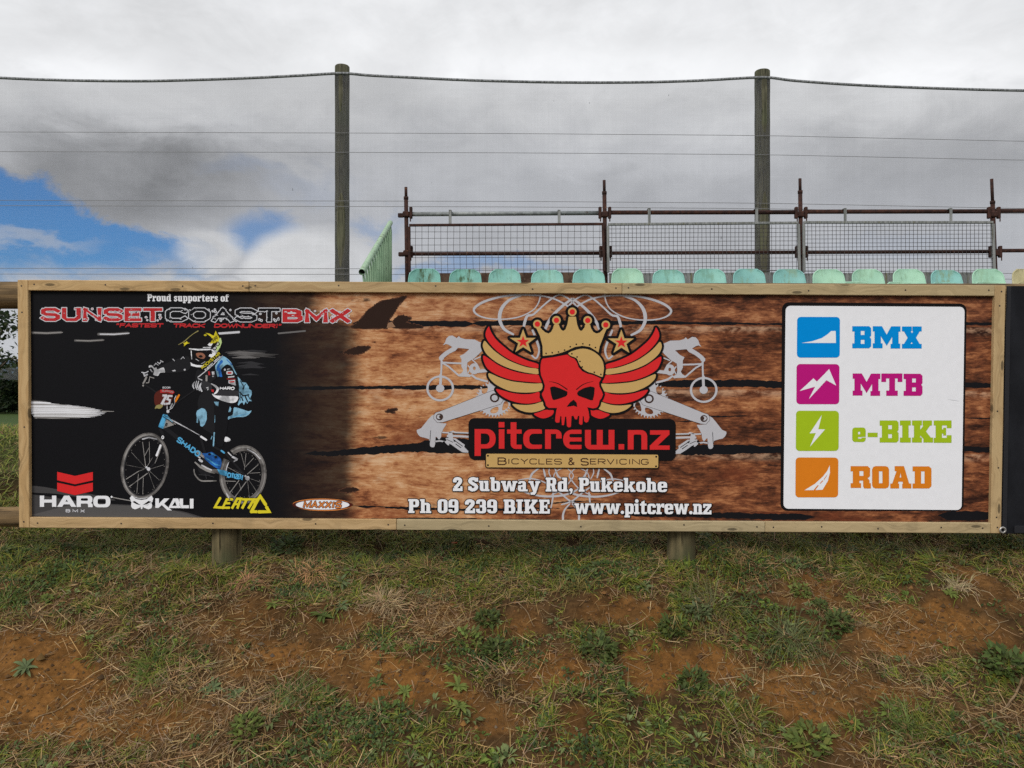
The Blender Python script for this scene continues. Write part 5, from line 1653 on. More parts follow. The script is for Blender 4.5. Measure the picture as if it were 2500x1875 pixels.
PG, PS = patches(GREEN), patches(SOIL)


def field(lst, x, y):
    s = np.zeros_like(x)
    wx = (fbm(x * 5, y * 5, 31, 3) - .5) * .18; wy = (fbm(x * 5, y * 5, 37, 3) - .5) * .18
    for (cx, cy, rx, ry, k) in lst:
        r2 = ((x + wx - cx) / rx) ** 2 + ((y + wy - cy) / ry) ** 2
        s = np.maximum(s, k * np.clip(1.45 - r2, 0, 1))
    return s


def cover(x, y):
    """0 bare .. 1 thick green"""
    n = fbm(x * 2.6, y * 2.6, 41, 4); n2 = fbm(x * 9, y * 9, 43, 3)
    base = .37 + (n - .5) * 1.3 + (n2 - .5) * 1.7
    base = base + np.clip((y - 3.66) / .2, 0, 1) * .40 + np.clip((y - 4.1) / .4, 0, 1) * .5
    base = base + .62 * field(PG, x, y) - .52 * field(PS, x, y)
    return np.clip(base, 0, 1)


soil_o = np.clip(field(PS, GX, GY) * (.10 + 1.2 * fbm(GX * 6, GY * 6, 53, 4)) + (fbm(GX * 3, GY * 3, 51, 4) - .5) * 1.0, 0, 1)
cov = cover(GX, GY)
dist = np.hypot(GX, GY)
c_dark = np.array([.042, .027, .013]); c_or = np.array([.180, .084, .023]); c_mid = np.array([.090, .050, .020])
gc = c_mid + (c_or - c_mid) * soil_o[..., None]
gc = gc + (c_dark - gc) * (np.clip(cov * 1.1, 0, 1) * .75)[..., None]
nn = fbm(GX * 22, GY * 22, 61, 3)[..., None]
gc = gc * (.56 + .76 * nn) * (.75 + .5 * fbm(GX * 7, GY * 7, 63, 3)[..., None])
meadow = np.array([.050, .080, .022]) * (.8 + .4 * fbm(GX * .05, GY * .05, 71, 3)[..., None])
mf = np.clip((GY - 4.6) / 1.2, 0, 1)[..., None]
mf = np.maximum(mf, np.clip((dist - 9) / 4, 0, 1)[..., None])
gc = gc * (1 - mf) + meadow * mf
gme = fast_mesh('ground', np.stack([GX.ravel(), GY.ravel(), GZ.ravel()], 1), fq.ravel(), np.full(len(fq), 4), gc.reshape(-1, 3), smooth=True)


def soil_material():
    m = bpy.data.materials.new('bank_soil')
    m.use_nodes = True
    T = NT(m.node_tree)
    bs = T.n['Principled BSDF']
    bs.inputs['Roughness'].default_value = .95
    bs.inputs['Specular IOR Level'].default_value = .08
    O = T.node('ShaderNodeTexCoord').outputs['Object']
    ca = T.node('ShaderNodeVertexColor', layer_name='tint').outputs[0]
    f1 = T.noise(O, 34, 8, .68)
    f2 = T.noise(O, 190, 4, .6)
    c = T.mix(T.smooth(f1, .40, .62), T.mix(1.0, ca, (.74, .73, .72), 'MULTIPLY'), T.mix(1.0, ca, (1.15, 1.13, 1.12), 'MULTIPLY'))
    c = T.mix(T.smooth(f2, .60, .72), c, T.mix(1.0, ca, (1.7, 1.75, 1.9), 'MULTIPLY'))
    T.l.new(c, bs.inputs['Base Color'])
    bn = T.node('ShaderNodeBump')
    bn.inputs['Strength'].default_value = .55
    bn.inputs['Distance'].default_value = .012
    T.l.new(T.add(T.mul(f1, 1.0), T.mul(f2, .35)), bn.inputs['Height'])
    T.l.new(bn.outputs[0], bs.inputs['Normal'])
    return m


ground = link_mesh('ground', gme, soil_material())
tag(ground, 'earth bank of brown and orange soil rising to the sign', kind='structure')


# ------------------------------------------------------------------ grass, straw and clover
def leaf_mat(name, rough=.6, trans=.25):
    m = bpy.data.materials.new(name)
    m.use_nodes = True
    T = NT(m.node_tree)
    bs = T.n['Principled BSDF']
    bs.inputs['Roughness'].default_value = rough
    bs.inputs['Specular IOR Level'].default_value = .25
    ca = T.node('ShaderNodeVertexColor', layer_name='tint').outputs[0]
    T.l.new(ca, bs.inputs['Base Color'])
    tr = T.node('ShaderNodeBsdfTranslucent')
    T.l.new(ca, tr.inputs['Color'])
    mx = T.node('ShaderNodeMixShader')
    mx.inputs[0].default_value = trans
    T.l.new(bs.outputs[0], mx.inputs[1]); T.l.new(tr.outputs[0], mx.inputs[2])
    T.l.new(mx.outputs[0], T.n['Material Output'].inputs['Surface'])
    return m


LEAF = leaf_mat('leaf_blade')
DRY = leaf_mat('dry_blade', .85, .1)


def blades(P, az, el, L, w, bend, colr, sh=SLOPE):
    """P (n,3) roots; azimuth, elevation, length, width, droop; 5-vertex blades"""
    n = len(P)
    dirh = np.stack([np.cos(az), np.sin(az), np.zeros(n)], 1)
    side = np.stack([-np.sin(az), np.cos(az), np.zeros(n)], 1)
    up = np.array([0, 0, 1.0])
    def pt(t):
        e = el - bend * t
        return dirh * (np.cos(e) * L * t)[:, None] + up * (np.sin(e) * L * t)[:, None]
    tilt = np.random.RandomState(n).uniform(-.6, .6, n)
    sd = side * np.cos(tilt)[:, None] + up * np.sin(tilt)[:, None]
    m1 = P + pt(np.full(n, .55)); tp_ = P + pt(np.ones(n))
    h = (w / 2)[:, None]
    V = np.stack([P - sd * h, P + sd * h, m1 + sd * h * .85, m1 - sd * h * .85, tp_], 1)
    V[:, :, 2] += sh * (V[:, :, 1] - P[:, None, 1])          # blades follow the slope of the bank
    b = np.arange(n)[:, None] * 5
    fl = np.concatenate([b + np.array([0, 1, 2, 3]), b + np.array([3, 2, 4])], 1).ravel()
    lc = np.tile([4, 3], n)
    C = np.repeat(colr[:, None, :], 5, 1)
    return V.reshape(-1, 3), fl, lc, C.reshape(-1, 3)


rs = np.random.RandomState(12)


def scatter(n, xr, yr, prob):
    x = rs.uniform(*xr, n); y = rs.uniform(*yr, n)
    # keep the density even in the picture: nearer ground shows larger
    keep = (np.abs(x) < y * .72 + .4) & (rs.rand(n) < prob(x, y))
    return x[keep], y[keep]


def palette(n, cols, wts):
    k = rs.choice(len(cols), n, p=np.array(wts) / sum(wts))
    c = np.array(cols)[k]
    return c * rs.uniform(.65, 1.35, (n, 1)) * rs.uniform(.92, 1.08, (n, 3))


GRN = [(.140, .165, .018), (.185, .200, .026), (.090, .118, .018), (.250, .215, .045), (.320, .225, .085), (.060, .085, .020)]
# lawn grass
x, y = scatter(520000, (-4.2, 4.2), (2.55, 4.6), lambda x, y: np.clip((cover(x, y) - .20) * 1.2, 0.0, 1) ** 1.1)
z = terrain(x, y) - .003
n = len(x)
tuft = fbm(x * 14, y * 14, 77, 2)
az = vnoise(x * 9, y * 9, 78) * 12 + rs.normal(0, .9, n)
el = rs.uniform(.05, .75, n) + (tuft - .5) * 1.1
L = rs.uniform(.024, .070, n) * (.6 + .9 * tuft) * (1 + .45 * np.clip((y - 3.7) / .3, 0, 1))
gme_ = blades(np.stack([x, y, z], 1), az, el, L, rs.uniform(.0022, .0048, n), rs.uniform(.3, 1.2, n), palette(n, GRN, [3, 2.4, 2.4, 1.6, 1.0, 1.6]) * (.7 + .6 * fbm(x * 6, y * 6, 79, 3))[:, None])
g_o = link_mesh('grass', fast_mesh('grass', *gme_[:3], colors=gme_[3]), LEAF)
tag(g_o, 'short patchy green grass growing on the soil bank', 'grass', kind='stuff')
# longer meadow grass behind the sign, seen in the gap on the left
x = np.concatenate([rs.uniform(-6.6, -1.8, 42000), rs.uniform(-1.8, 6.6, 16000)]); y = rs.uniform(4.2, 6.6, len(x))
k = (np.abs(x) < y * .74 + .6) & (np.abs(x) > y * .50)
x, y = x[k], y[k]; n = len(x)
gme_ = blades(np.stack([x, y, terrain(x, y) - .003], 1), rs.uniform(0, 6.28, n), rs.uniform(.3, 1.4, n), rs.uniform(.03, .09, n), rs.uniform(.004, .007, n), rs.uniform(.3, 1.2, n),
              palette(n, [(.16, .20, .03), (.22, .24, .04), (.10, .14, .025), (.30, .24, .09), (.16, .10, .05)], [3, 3, 2, 1.5, 1]))
g2 = link_mesh('grass', fast_mesh('meadow', *gme_[:3], colors=gme_[3]), LEAF)
tag(g2, 'bright longer meadow grass on the crest behind the sign', 'grass', kind='stuff')
# straw
x, y = scatter(190000, (-4.2, 4.2), (2.55, 4.5), lambda x, y: np.clip(.10 + .8 * (fbm(x * 3.1, y * 3.1, 91, 4) - .36) * 2.4 + .12 * cover(x, y) - .26 * field(PS, x, y), .05, .9))
n = len(x)
z = terrain(x, y) + rs.uniform(.0, .012, n)
az = rs.uniform(0, 6.28, n); el = rs.normal(.02, .16, n)
L = rs.gamma(2.0, .022, n) + .012
cst = palette(n, [(.34, .215, .09), (.22, .14, .058), (.44, .31, .16), (.14, .085, .036), (.28, .20, .12)], [2, 3, 1, 2.5, 2])
st = blades(np.stack([x, y, z], 1), az, el, L, rs.uniform(.0014, .0030, n), rs.uniform(-.25, .35, n), cst)
s_o = link_mesh('straw', fast_mesh('straw', *st[:3], colors=st[3]), DRY)
tag(s_o, 'dead straw and dry grass lying over the soil bank', 'straw', kind='stuff')


# small round weeds and clover as leaf clumps
def leaflets(x, y, L, w, colr, h=.012, elr=(.1, .9)):
    n = len(x)
    P = np.stack([x, y, terrain(x, y) + rs.uniform(.0, h, n)], 1)
    az = rs.uniform(0, 6.28, n); el = rs.uniform(*elr, n)
    dh = np.stack([np.cos(az) * np.cos(el), np.sin(az) * np.cos(el), np.sin(el)], 1)
    sd = np.stack([-np.sin(az), np.cos(az), rs.uniform(-.3, .3, n)], 1)
    q = [P, P + dh * (L * .35)[:, None] + sd * (w / 2)[:, None], P + dh * (L * .8)[:, None] + sd * (w * .38)[:, None], P + dh * L[:, None],
         P + dh * (L * .8)[:, None] - sd * (w * .38)[:, None], P + dh * (L * .35)[:, None] - sd * (w / 2)[:, None]]
    V = np.stack(q, 1)
    V[:, :, 2] += SLOPE * (V[:, :, 1] - P[:, None, 1])
    fl = (np.arange(n)[:, None] * 6 + np.arange(6)).ravel()
    return V.reshape(-1, 3), fl, np.full(n, 6), np.repeat(colr[:, None, :], 6, 1).reshape(-1, 3)


x, y = scatter(150000, (-3.9, 3.9), (2.55, 4.15), lambda x, y: np.clip((fbm(x * 3.6, y * 3.6, 101, 4) - .52) * 4.5 + .55 * field(PG, x, y) - .35 - .5 * field(PS, x, y), 0, .85))
n = len(x)
cl = leaflets(x, y, rs.uniform(.008, .019, n), rs.uniform(.006, .012, n), palette(n, [(.045, .080, .018), (.068, .110, .022), (.095, .135, .036), (.032, .056, .018)], [3, 3, 1.4, 2]), .020)
c_o = link_mesh('clover', fast_mesh('clover', *cl[:3], colors=cl[3]), LEAF)
tag(c_o, 'dark clover and small leafy weeds spreading over the bank', 'ground cover', kind='stuff')
# low broad leaved weeds that mat together
ncl = 4200
cx_, cy_ = scatter(ncl, (-3.8, 3.8), (2.6, 4.15), lambda x, y: np.clip(.18 + .9 * field(PG, x, y) - .55 * field(PS, x, y), .02, .9))
V_, F_, L_, C_ = [], [], [], []
tot = 0
for (ax, ay) in zip(cx_, cy_):
    nl = rs.randint(7, 15); sz = rs.uniform(.012, .040)
    th = rs.uniform(0, 6.28, nl)
    lx = ax + np.cos(th) * sz * .25; ly = ay + np.sin(th) * sz * .25
    P = np.stack([lx, ly, np.full(nl, 0.0)], 1)
    e0 = rs.uniform(.1, .9, nl); Ln = sz * rs.uniform(.6, 1.2, nl); wd = Ln * rs.uniform(.22, .42, nl)
    d1 = np.stack([np.cos(th) * np.cos(e0), np.sin(th) * np.cos(e0), np.sin(e0)], 1)
    d2 = np.stack([np.cos(th) * np.cos(e0 * .1), np.sin(th) * np.cos(e0 * .1), np.sin(e0 * .1) - .25], 1)
    sv = np.stack([-np.sin(th), np.cos(th), rs.uniform(-.3, .3, nl)], 1)
    m1 = P + d1 * (Ln * .5)[:, None]; m2 = m1 + d2 * (Ln * .5)[:, None]
    q = [P, m1 - sv * (wd / 2)[:, None], m1 - np.array([0, 0, .1]) * wd[:, None], m1 + sv * (wd / 2)[:, None], m2]
    V = np.stack(q, 1); V[:, :, 2] += SLOPE * (V[:, :, 1] - ay) + terrain(np.array([ax]), np.array([ay]))[0] + .004
    b_ = tot + np.arange(nl)[:, None] * 5
    F_.append(np.concatenate([b_ + np.array(t_) for t_ in ((0, 1, 2), (0, 2, 3), (1, 4, 2), (2, 4, 3))], 1).ravel()); L_.append(np.full(nl * 4, 3))
    ck = np.array([(.078, .118, .020), (.120, .162, .028), (.125, .155, .055), (.055, .085, .020)])[rs.randint(0, 4)] * rs.uniform(.7, 1.3)
    cc = ck * rs.uniform(.8, 1.2, (nl, 1))
    C_.append(np.stack([cc * .8, cc, cc * 1.25, cc, cc * 1.1], 1).reshape(-1, 3)); V_.append(V.reshape(-1, 3)); tot += nl * 5
w_o = link_mesh('ground_cover', fast_mesh('ground_cover', np.concatenate(V_), np.concatenate(F_), np.concatenate(L_), np.concatenate(C_)), LEAF)
tag(w_o, 'matted low broad leaved weeds among the grass', 'ground cover', kind='stuff')
# crumbs of earth
x, y = scatter(30000, (-3.6, 3.6), (2.55, 4.1), lambda x, y: np.clip(.25 + .6 * field(PS, x, y), 0, 1))
n = len(x)
r = rs.gamma(1.3, .0026, n) + .0014
oct_ = np.array([(1, 0, 0), (0, 1, 0), (-1, 0, 0), (0, -1, 0), (0, 0, 1)], float)
V = np.stack([x, y, terrain(x, y)], 1)[:, None, :] + oct_[None] * r[:, None, None] * rs.uniform(.6, 1.3, (n, 5, 1))
b = np.arange(n)[:, None] * 5
fl = np.concatenate([b + np.array(t) for t in ((0, 1, 4), (1, 2, 4), (2, 3, 4), (3, 0, 4))], 1).ravel()
cc = palette(n, [(.13, .065, .022), (.085, .046, .019), (.18, .088, .027), (.12, .09, .06)], [3, 3, 2, .4])
e_o = link_mesh('soil_crumbs', fast_mesh('crumbs', V.reshape(-1, 3), fl, np.full(n * 4, 3), np.repeat(cc[:, None, :], 5, 1).reshape(-1, 3)), DRY)
tag(e_o, 'loose crumbs of brown earth on the bare patches', 'soil', kind='stuff')


# ------------------------------------------------------------------ single weeds, tussocks and sticks
def rosette(px, py, size, seed, label, kind='rosette', tint=(.055, .095, .028)):
    rg = np.random.RandomState(seed)
    x, y = ground_at(px, py)
    z = tz(x, y)
    V, fl, lc, C = [], [], [], []
    b = 0
    if kind == 'rosette':
        size = size * .66
        nl = rg.randint(16, 28)
        for k in range(nl):
            a = 2 * math.pi * k / nl * 1.0 + rg.uniform(-.3, .3) + (k % 2) * .2
            Ln = size * rg.uniform(.35, 1.1); wd = size * rg.uniform(.13, .20)
            e0 = rg.uniform(.25, .95); tw = rg.uniform(-.25, .25)
            pos = np.array([0, 0, .004]); e = e0
            dirh = np.array([math.cos(a), math.sin(a), 0]); sdv = np.array([-math.sin(a), math.cos(a), tw])
            ns = 6
            for q in range(ns + 1):
                t = q / ns
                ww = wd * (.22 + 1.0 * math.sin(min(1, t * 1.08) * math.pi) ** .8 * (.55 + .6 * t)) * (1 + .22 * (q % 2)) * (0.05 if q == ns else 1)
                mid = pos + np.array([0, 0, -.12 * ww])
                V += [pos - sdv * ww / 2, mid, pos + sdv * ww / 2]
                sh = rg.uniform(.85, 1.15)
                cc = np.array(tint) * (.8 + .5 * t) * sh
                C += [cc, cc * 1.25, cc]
                e -= (e0 + .25) / ns * rg.uniform(.7, 1.4)
                pos = pos + (dirh * math.cos(e) + np.array([0, 0, math.sin(e)])) * Ln / ns
            for q in range(ns):
                i = b + q * 3
                fl += [i, i + 1, i + 4, i + 3, i + 1, i + 2, i + 5, i + 4]; lc += [4, 4]
            b += (ns + 1) * 3
        name, cat, grp = 'weed', 'weed', 'rosette weeds on the bank'
    elif kind == 'bush':
        n = rg.randint(110, 180)
        th = rg.uniform(0, 6.28, n); r0 = np.sqrt(rg.rand(n)) * size * .62
        P = np.stack([r0 * np.cos(th), r0 * np.sin(th), (1 - (r0 / size) ** 2) * size * rg.uniform(.05, .45, n)], 1)
        a = th + rg.normal(0, .7, n); e0 = rg.uniform(-.2, .9, n)
        dh = np.stack([np.cos(a) * np.cos(e0), np.sin(a) * np.cos(e0), np.sin(e0)], 1)
        sv = np.stack([-np.sin(a), np.cos(a), rg.uniform(-.5, .5, n)], 1)
        Ln = size * rg.uniform(.18, .45, n)[:, None]; wd = Ln * rg.uniform(.16, .30, n)[:, None]
        V = np.stack([P, P + dh * Ln * .45 - sv * wd, P + dh * Ln + np.array([0, 0, -.15]) * Ln, P + dh * Ln * .45 + sv * wd], 1).reshape(-1, 3)
        fl = np.arange(n * 4); lc = np.full(n, 4)
        cc = np.array(tint) * rg.uniform(.5, 1.45, (n, 1)) * rg.uniform(.9, 1.1, (n, 3))
        C = np.repeat(cc, 4, 0)
        name, cat, grp = 'weed', 'weed', 'leafy weeds on the bank'
    else:
        n = 520 if kind == 'tussock' else 620
        rr_ = np.abs(rg.normal(0, .55 if kind == 'tussock' else .42, n)) * size; th = rg.uniform(0, 6.28, n)
        xx, yy = rr_ * np.cos(th), rr_ * np.sin(th) * .7
        P = np.stack([xx, yy, terrain(x + xx, y + yy) - z - .003], 1)
        az = th + rg.normal(0, .9 if kind == 'tussock' else 1.5, n)
        V, fl, lc, C = blades(P, az, rg.uniform(.2, 1.25, n) if kind == 'tussock' else rg.uniform(.0, 1.15, n), size * rg.gamma(5, .14, n), rg.uniform(.0018, .0034, n), rg.uniform(.3, 1.6, n),
                              np.array(tint) * rg.uniform(.6, 1.5, (n, 1)) * rg.uniform(.9, 1.1, (n, 3)))
        name, cat, grp = ('grass_tussock', 'grass tuft', 'grass tufts on the bank')
    V = np.array(V)
    if kind in ('rosette', 'bush'): V[:, 2] += SLOPE * V[:, 1]
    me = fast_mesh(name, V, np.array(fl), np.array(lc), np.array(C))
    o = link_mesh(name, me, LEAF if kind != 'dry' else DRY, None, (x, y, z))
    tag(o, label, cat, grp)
    return o


GR, LG, BG = (.068, .095, .022), (.120, .150, .032), (.100, .130, .052)
WEEDS = [
    (1042, 1432, .085, BG, 'pale grey green rosette weed alone in the dry soil under the address lettering'),
    (830, 1412, .11, BG, 'wide pale rosette weed beside the tan dead grass clump, left of centre'),
    (808, 1458, .06, LG, 'tiny bright rosette weed just below the wide pale one, left of centre'),
    (788, 1506, .10, GR, 'dark broad leaved rosette weed, larger of the side by side pair left of centre'),
    (830, 1488, .08, BG, 'pale upright rosette weed, smaller of the side by side pair left of centre'),
    (668, 1490, .07, LG, 'small light green rosette weed on the slope left of the side by side pair'),
    (842, 1574, .075, GR, 'flat olive rosette weed at the right end of the pale bare soil patch'),
    (948, 1588, .08, GR, 'drooping dark rosette weed below the straw litter, centre of the bank'),
    (996, 1588, .05, LG, 'three leaved small weed right of the drooping dark rosette'),
    (1100, 1636, .075, LG, 'yellow green rosette weed on reddish soil below the centre'),
    (988, 1688, .075, LG, 'yellow green rosette weed at the left edge of the rust red soil patch'),
    (1118, 1690, .085, LG, 'spiky yellow green rosette weed at the right edge of the rust red soil patch'),
    (1122, 1748, .085, LG, 'tall tipped bright rosette weed in the lower centre above the clover'),
    (920, 1664, .07, GR, 'flat olive rosette weed left of the rust red soil patch'),
    (800, 1692, .075, GR, 'long leaved rosette weed above the big clover mat, left of centre'),
    (1140, 1566, .09, LG, 'broad glossy light green weed at the foot of the dark matted patch'),
    (1210, 1590, .085, GR, 'leafy grey green weed right of the broad glossy light green weed'),
    (1190, 1500, .075, GR, 'bushy olive weed beside the mustard stained soil spot'),
    (1395, 1410, .11, BG, 'large pale rosette weed in the grass below the website lettering'),
    (1570, 1452, .09, BG, 'pale rosette weed below the right hand sign post'),
    (1645, 1545, .085, GR, 'glossy green weed above the round bare patch right of centre'),
    (1462, 1600, .10, GR, 'dark round leaved weed left of the round bare patch'),
    (1690, 1660, .09, GR, 'dark leafy weed below the round bare patch'),
    (1700, 1515, .085, BG, 'pale weed at the base of the large olive tussock'),
    (1955, 1455, .065, LG, 'bright green small weed in bare soil under the white card'),
    (2075, 1450, .085, LG, 'bright wide rosette weed under the orange road icon lettering'),
    (2180, 1452, .075, GR, 'leggy rosette weed right of the bright wide rosette'),
    (2002, 1484, .05, GR, 'thin stalked small weed with a straw stem beside it'),
    (2050, 1528, .085, GR, 'glossy bright weed alone on bare soil below the thin stalked one'),
    (2320, 1462, .07, LG, 'yellowish upright weed right of the leggy rosette'),
    (1980, 1800, .11, LG, 'tall light green weed with upright pointed leaves at the lower right'),
    (2455, 1640, .12, GR, 'big broad leaved weed beside the long bent stick at the right edge'),
    (62, 1640, .10, BG, 'pale toothed rosette weed on bare soil at the left edge'),
    (520, 1690, .09, BG, 'pale rosette weed below the tall green tussock on the left'),
    (575, 1700, .09, BG, 'grey scalloped rosette weed right of the one below the tall tussock'),
    (420, 1500, .07, GR, 'small rosette weed in the litter below the left sign post'),
    (600, 1795, .08, LG, 'bright leafy weed at the lower left beside a fallen stalk'),
    (1720, 1320, .10, BG, 'pale toothed rosette weed right of the right hand sign post'),
    (2080, 1340, .08, GR, 'dark rosette weed under the right end of the sign board'),
    (700, 1330, .11, GR, 'dark long leaved weed right of the left sign post'),
]
for k, (px, py, s, tn, lb) in enumerate(WEEDS):
    rosette(px, py, s, 300 + k, lb, 'rosette' if 'rosette' in lb else 'bush', tn)
TUFTS = [
    (385, 1620, .12, (.135, .175, .03), 'tussock', 'tall bright green grass tuft in the left half of the bank'),
    (1735, 1500, .14, (.140, .140, .055), 'tussock', 'large olive grass tuft below the right hand sign post'),
    (765, 1398, .10, (.42, .24, .11), 'dry', 'orange tan dead grass tuft left of centre near the sign'),
    (600, 1430, .08, (.36, .20, .10), 'dry', 'rusty dead grass tuft right of the left sign post'),
    (940, 1470, .11, (.36, .26, .14), 'dry', 'pale flattened dead grass tuft in the centre of the bank'),
    (1930, 1560, .15, (.120, .135, .055), 'tussock', 'sprawling grey green grass tuft with long drooping blades at the right'),
    (1400, 1440, .09, (.20, .165, .05), 'tussock', 'yellowing grass tuft below the website lettering'),
    (300, 1330, .12, (.16, .19, .035), 'tussock', 'fine light green grass tuft under the left end of the sign'),
    (1810, 1370, .10, (.34, .23, .10), 'dry', 'sandy dead grass tuft right of the right hand sign post'),
    (2340, 1440, .09, (.34, .27, .15), 'dry', 'straw coloured dead grass tuft near the right edge'),
    (720, 1690, .10, (.09, .125, .028), 'tussock', 'dark green grass tuft in the lower left centre'),
    (2215, 1770, .10, (.11, .145, .035), 'tussock', 'spiky green grass tuft in the lower right'),
    (1260, 1350, .11, (.11, .155, .025), 'tussock', 'fresh green grass tuft below the middle of the sign'),
    (20, 1480, .10, (.10, .15, .03), 'tussock', 'short green grass tuft at the far left edge'),
]
for k, (px, py, s, tn, kd, lb) in enumerate(TUFTS):
    rosette(px, py, s, 500 + k, lb, kd, tn)

stick_m = surf('dry_stick', (.26, .18, .10), (.15, .10, .055), scale=40, rough=.85, spec=.1)
STICKS = [([(2512, 1640), (2485, 1690), (2462, 1730), (2444, 1748)], .006, .010, 'thick pale bent stick at the right edge'),
          ([(2140, 1830), (2240, 1820), (2320, 1800), (2420, 1788), (2480, 1776)], .0035, .012, 'long thin reddish stalk lying across the lower right'),
          ([(2405, 1500), (2440, 1535), (2400, 1575)], .0025, .008, 'short pale straw stem at the right above the broad weed'),
          ([(320, 1580), (400, 1530), (520, 1490)], .0025, .010, 'long grey stem slanting up through the litter on the left'),
          ([(85, 1745), (150, 1715), (190, 1690)], .0025, .006, 'thin pale stalk lying on the orange soil at the left edge'),
          ([(0, 1855), (90, 1820), (200, 1760)], .003, .008, 'long pale stalk crossing the lower left corner'),
          ([(540, 1870), (620, 1800), (700, 1790)], .003, .010, 'grey fallen stalk in the lower left centre'),
          ([(1258, 1460), (1290, 1500), (1305, 1525)], .0028, .010, 'short dark twig below the address lettering'),
          ([(1535, 1560), (1560, 1590), (1590, 1612)], .002, .010, 'thin straw stem lying over the round bare patch'),
          ([(2006, 1460), (2000, 1490), (2002, 1540)], .0024, .010, 'upright straw stem beside the thin stalked weed'),
          ([(620, 1640), (680, 1630), (760, 1600)], .0022, .008, 'long curved root fibre over the pale soil, left of centre'),
          ([(1480, 1800), (1515, 1845), (1525, 1870)], .0024, .010, 'pale stem near the bottom edge right of centre')]
for pts, r0, up, lb in STICKS:
    P = []
    for q in smooth(np.array(pts, float), 4, False):
        gx_, gy_ = ground_at(*q)
        P.append((gx_, gy_, tz(gx_, gy_) + up))
    o = MB().tube(P, [r0 * (1 - .5 * k / len(P)) for k in range(len(P))], 7).build('stick', stick_m, None, True, P[0])
    tag(o, lb, 'stick', 'dry stalks lying on the bank')

# red scrap of plastic
x, y = ground_at(1110, 1325)
o = MB().box((0, 0, 0), (.035, .012, .010), .004, Matrix.Rotation(.3, 3, 'Z')).build('plastic_scrap', surf('red_plastic', (.5, .06, .03), rough=.4))
o.location = (x, y, tz(x, y) + .012)
tag(o, 'small red plastic scrap lying in the grass under the sign', 'litter')
# ------------------------------------------------------------------ post and rail fence that carries the sign
def timber(name, c1, c2, cdark, axis='z', green=.3):
    m = bpy.data.materials.new(name)
    m.use_nodes = True
    T = NT(m.node_tree)
    bs = T.n['Principled BSDF']
    bs.inputs['Roughness'].default_value = .9
    bs.inputs['Specular IOR Level'].default_value = .1
    O = T.node('ShaderNodeTexCoord').outputs['Object']
    st = (22, 22, 1.1) if axis == 'z' else (1.1, 22, 22)
    g = T.noise(T.mapping(O, st), 1.5, 7, .62, .25)
    c = T.mix(T.smooth(g, .36, .64), c1, c2)
    # drying cracks
    cr = T.noise(T.mapping(O, tuple(v * 2.4 for v in st), (3, 1, 7)), 1.2, 4, .5)
    c = T.mix(T.smooth(cr, .58, .66), c, cdark)
    bl = T.noise(T.mapping(O, (3, 3, 1.6) if axis == 'z' else (1.6, 3, 3)), 1.7, 5, .6)
    c = T.mix(T.mul(T.smooth(bl, .48, .66), .55), c, tuple(v * .45 for v in c2))
    # knots
    kn = T.node('ShaderNodeTexVoronoi')
    T.l.new(T.mapping(O, (7, 7, 2.6) if axis == 'z' else (2.6, 7, 7)), kn.inputs['Vector'])
    kn.inputs['Scale'].default_value = 1.0
    c = T.mix(T.smooth(kn.outputs['Distance'], .17, .07), c, cdark)
    al = T.noise(O, 2.3, 5)
    c = T.mix(T.mul(T.smooth(al, .45, .68), green), c, (.075, .10, .045))
    T.l.new(c, bs.inputs['Base Color'])
    bn = T.node('ShaderNodeBump')
    bn.inputs['Strength'].default_value = .5
    bn.inputs['Distance'].default_value = .012
    T.l.new(T.add(g, T.mul(cr, .6)), bn.inputs['Height'])
    T.l.new(bn.outputs[0], bs.inputs['Normal'])
    return m


OLDWOOD = timber('old_fence_wood', (.185, .150, .080), (.105, .090, .050), (.030, .024, .014), 'z', .45)
RAILWOOD = timber('rail_wood', (.24, .16, .08), (.13, .09, .05), (.03, .022, .015), 'x', .12)
fence = empty('rail_fence', (0, 4.02, tz(0, 4.02)), 'rough round post and rail timber fence behind the advertising sign', 'fence')
fx = fence.location


def log(p0, p1, r, n=20, seed=0, segs=14, dome=False):
    rg = np.random.RandomState(seed)
    m = MB()
    p0, p1 = Vector(p0), Vector(p1)
    pts = [p0.lerp(p1, k / segs) for k in range(segs + 1)]
    rads = [r * (1 + rg.uniform(-.025, .025)) for _ in pts]
    if dome:
        t = (p1 - p0).normalized()
        pts += [p1 + t * r * .10, p1 + t * r * .17]
        rads += [r * .93, r * .72]
    m.tube(pts, rads, n)
    return m


for k, (px, r, top) in enumerate(((554, .073, 1.95), (1663, .073, 1.97), (-420, .073, 2.1), (2800, .073, 2.1))):
    x = (px - 1250) / F * 4.03
    o = log((0, 0, -.25), (0, 0, top - tz(x, 4.03)), r, 20, 40 + k, dome=True).build('fence_post', OLDWOOD, fence, True)
    o.location = Vector((x, 4.03, tz(x, 4.03))) - fx
zr1 = EYE + (HOR - 716) / F * 4.02
zr2 = EYE + (HOR - 1260) / F * 4.02
for k, (z, r, dy) in enumerate(((zr1, .071, .02), (zr2, .050, .0))):
    o = log((-4.3, 0, 0), (4.6, 0, -.02), r, 18, 60 + k, 30).build('fence_rail', RAILWOOD, fence, True)
    o.location = Vector((0, 4.02 + dy + .0, z)) - fx
    if k == 0:
        o.location.y += .03

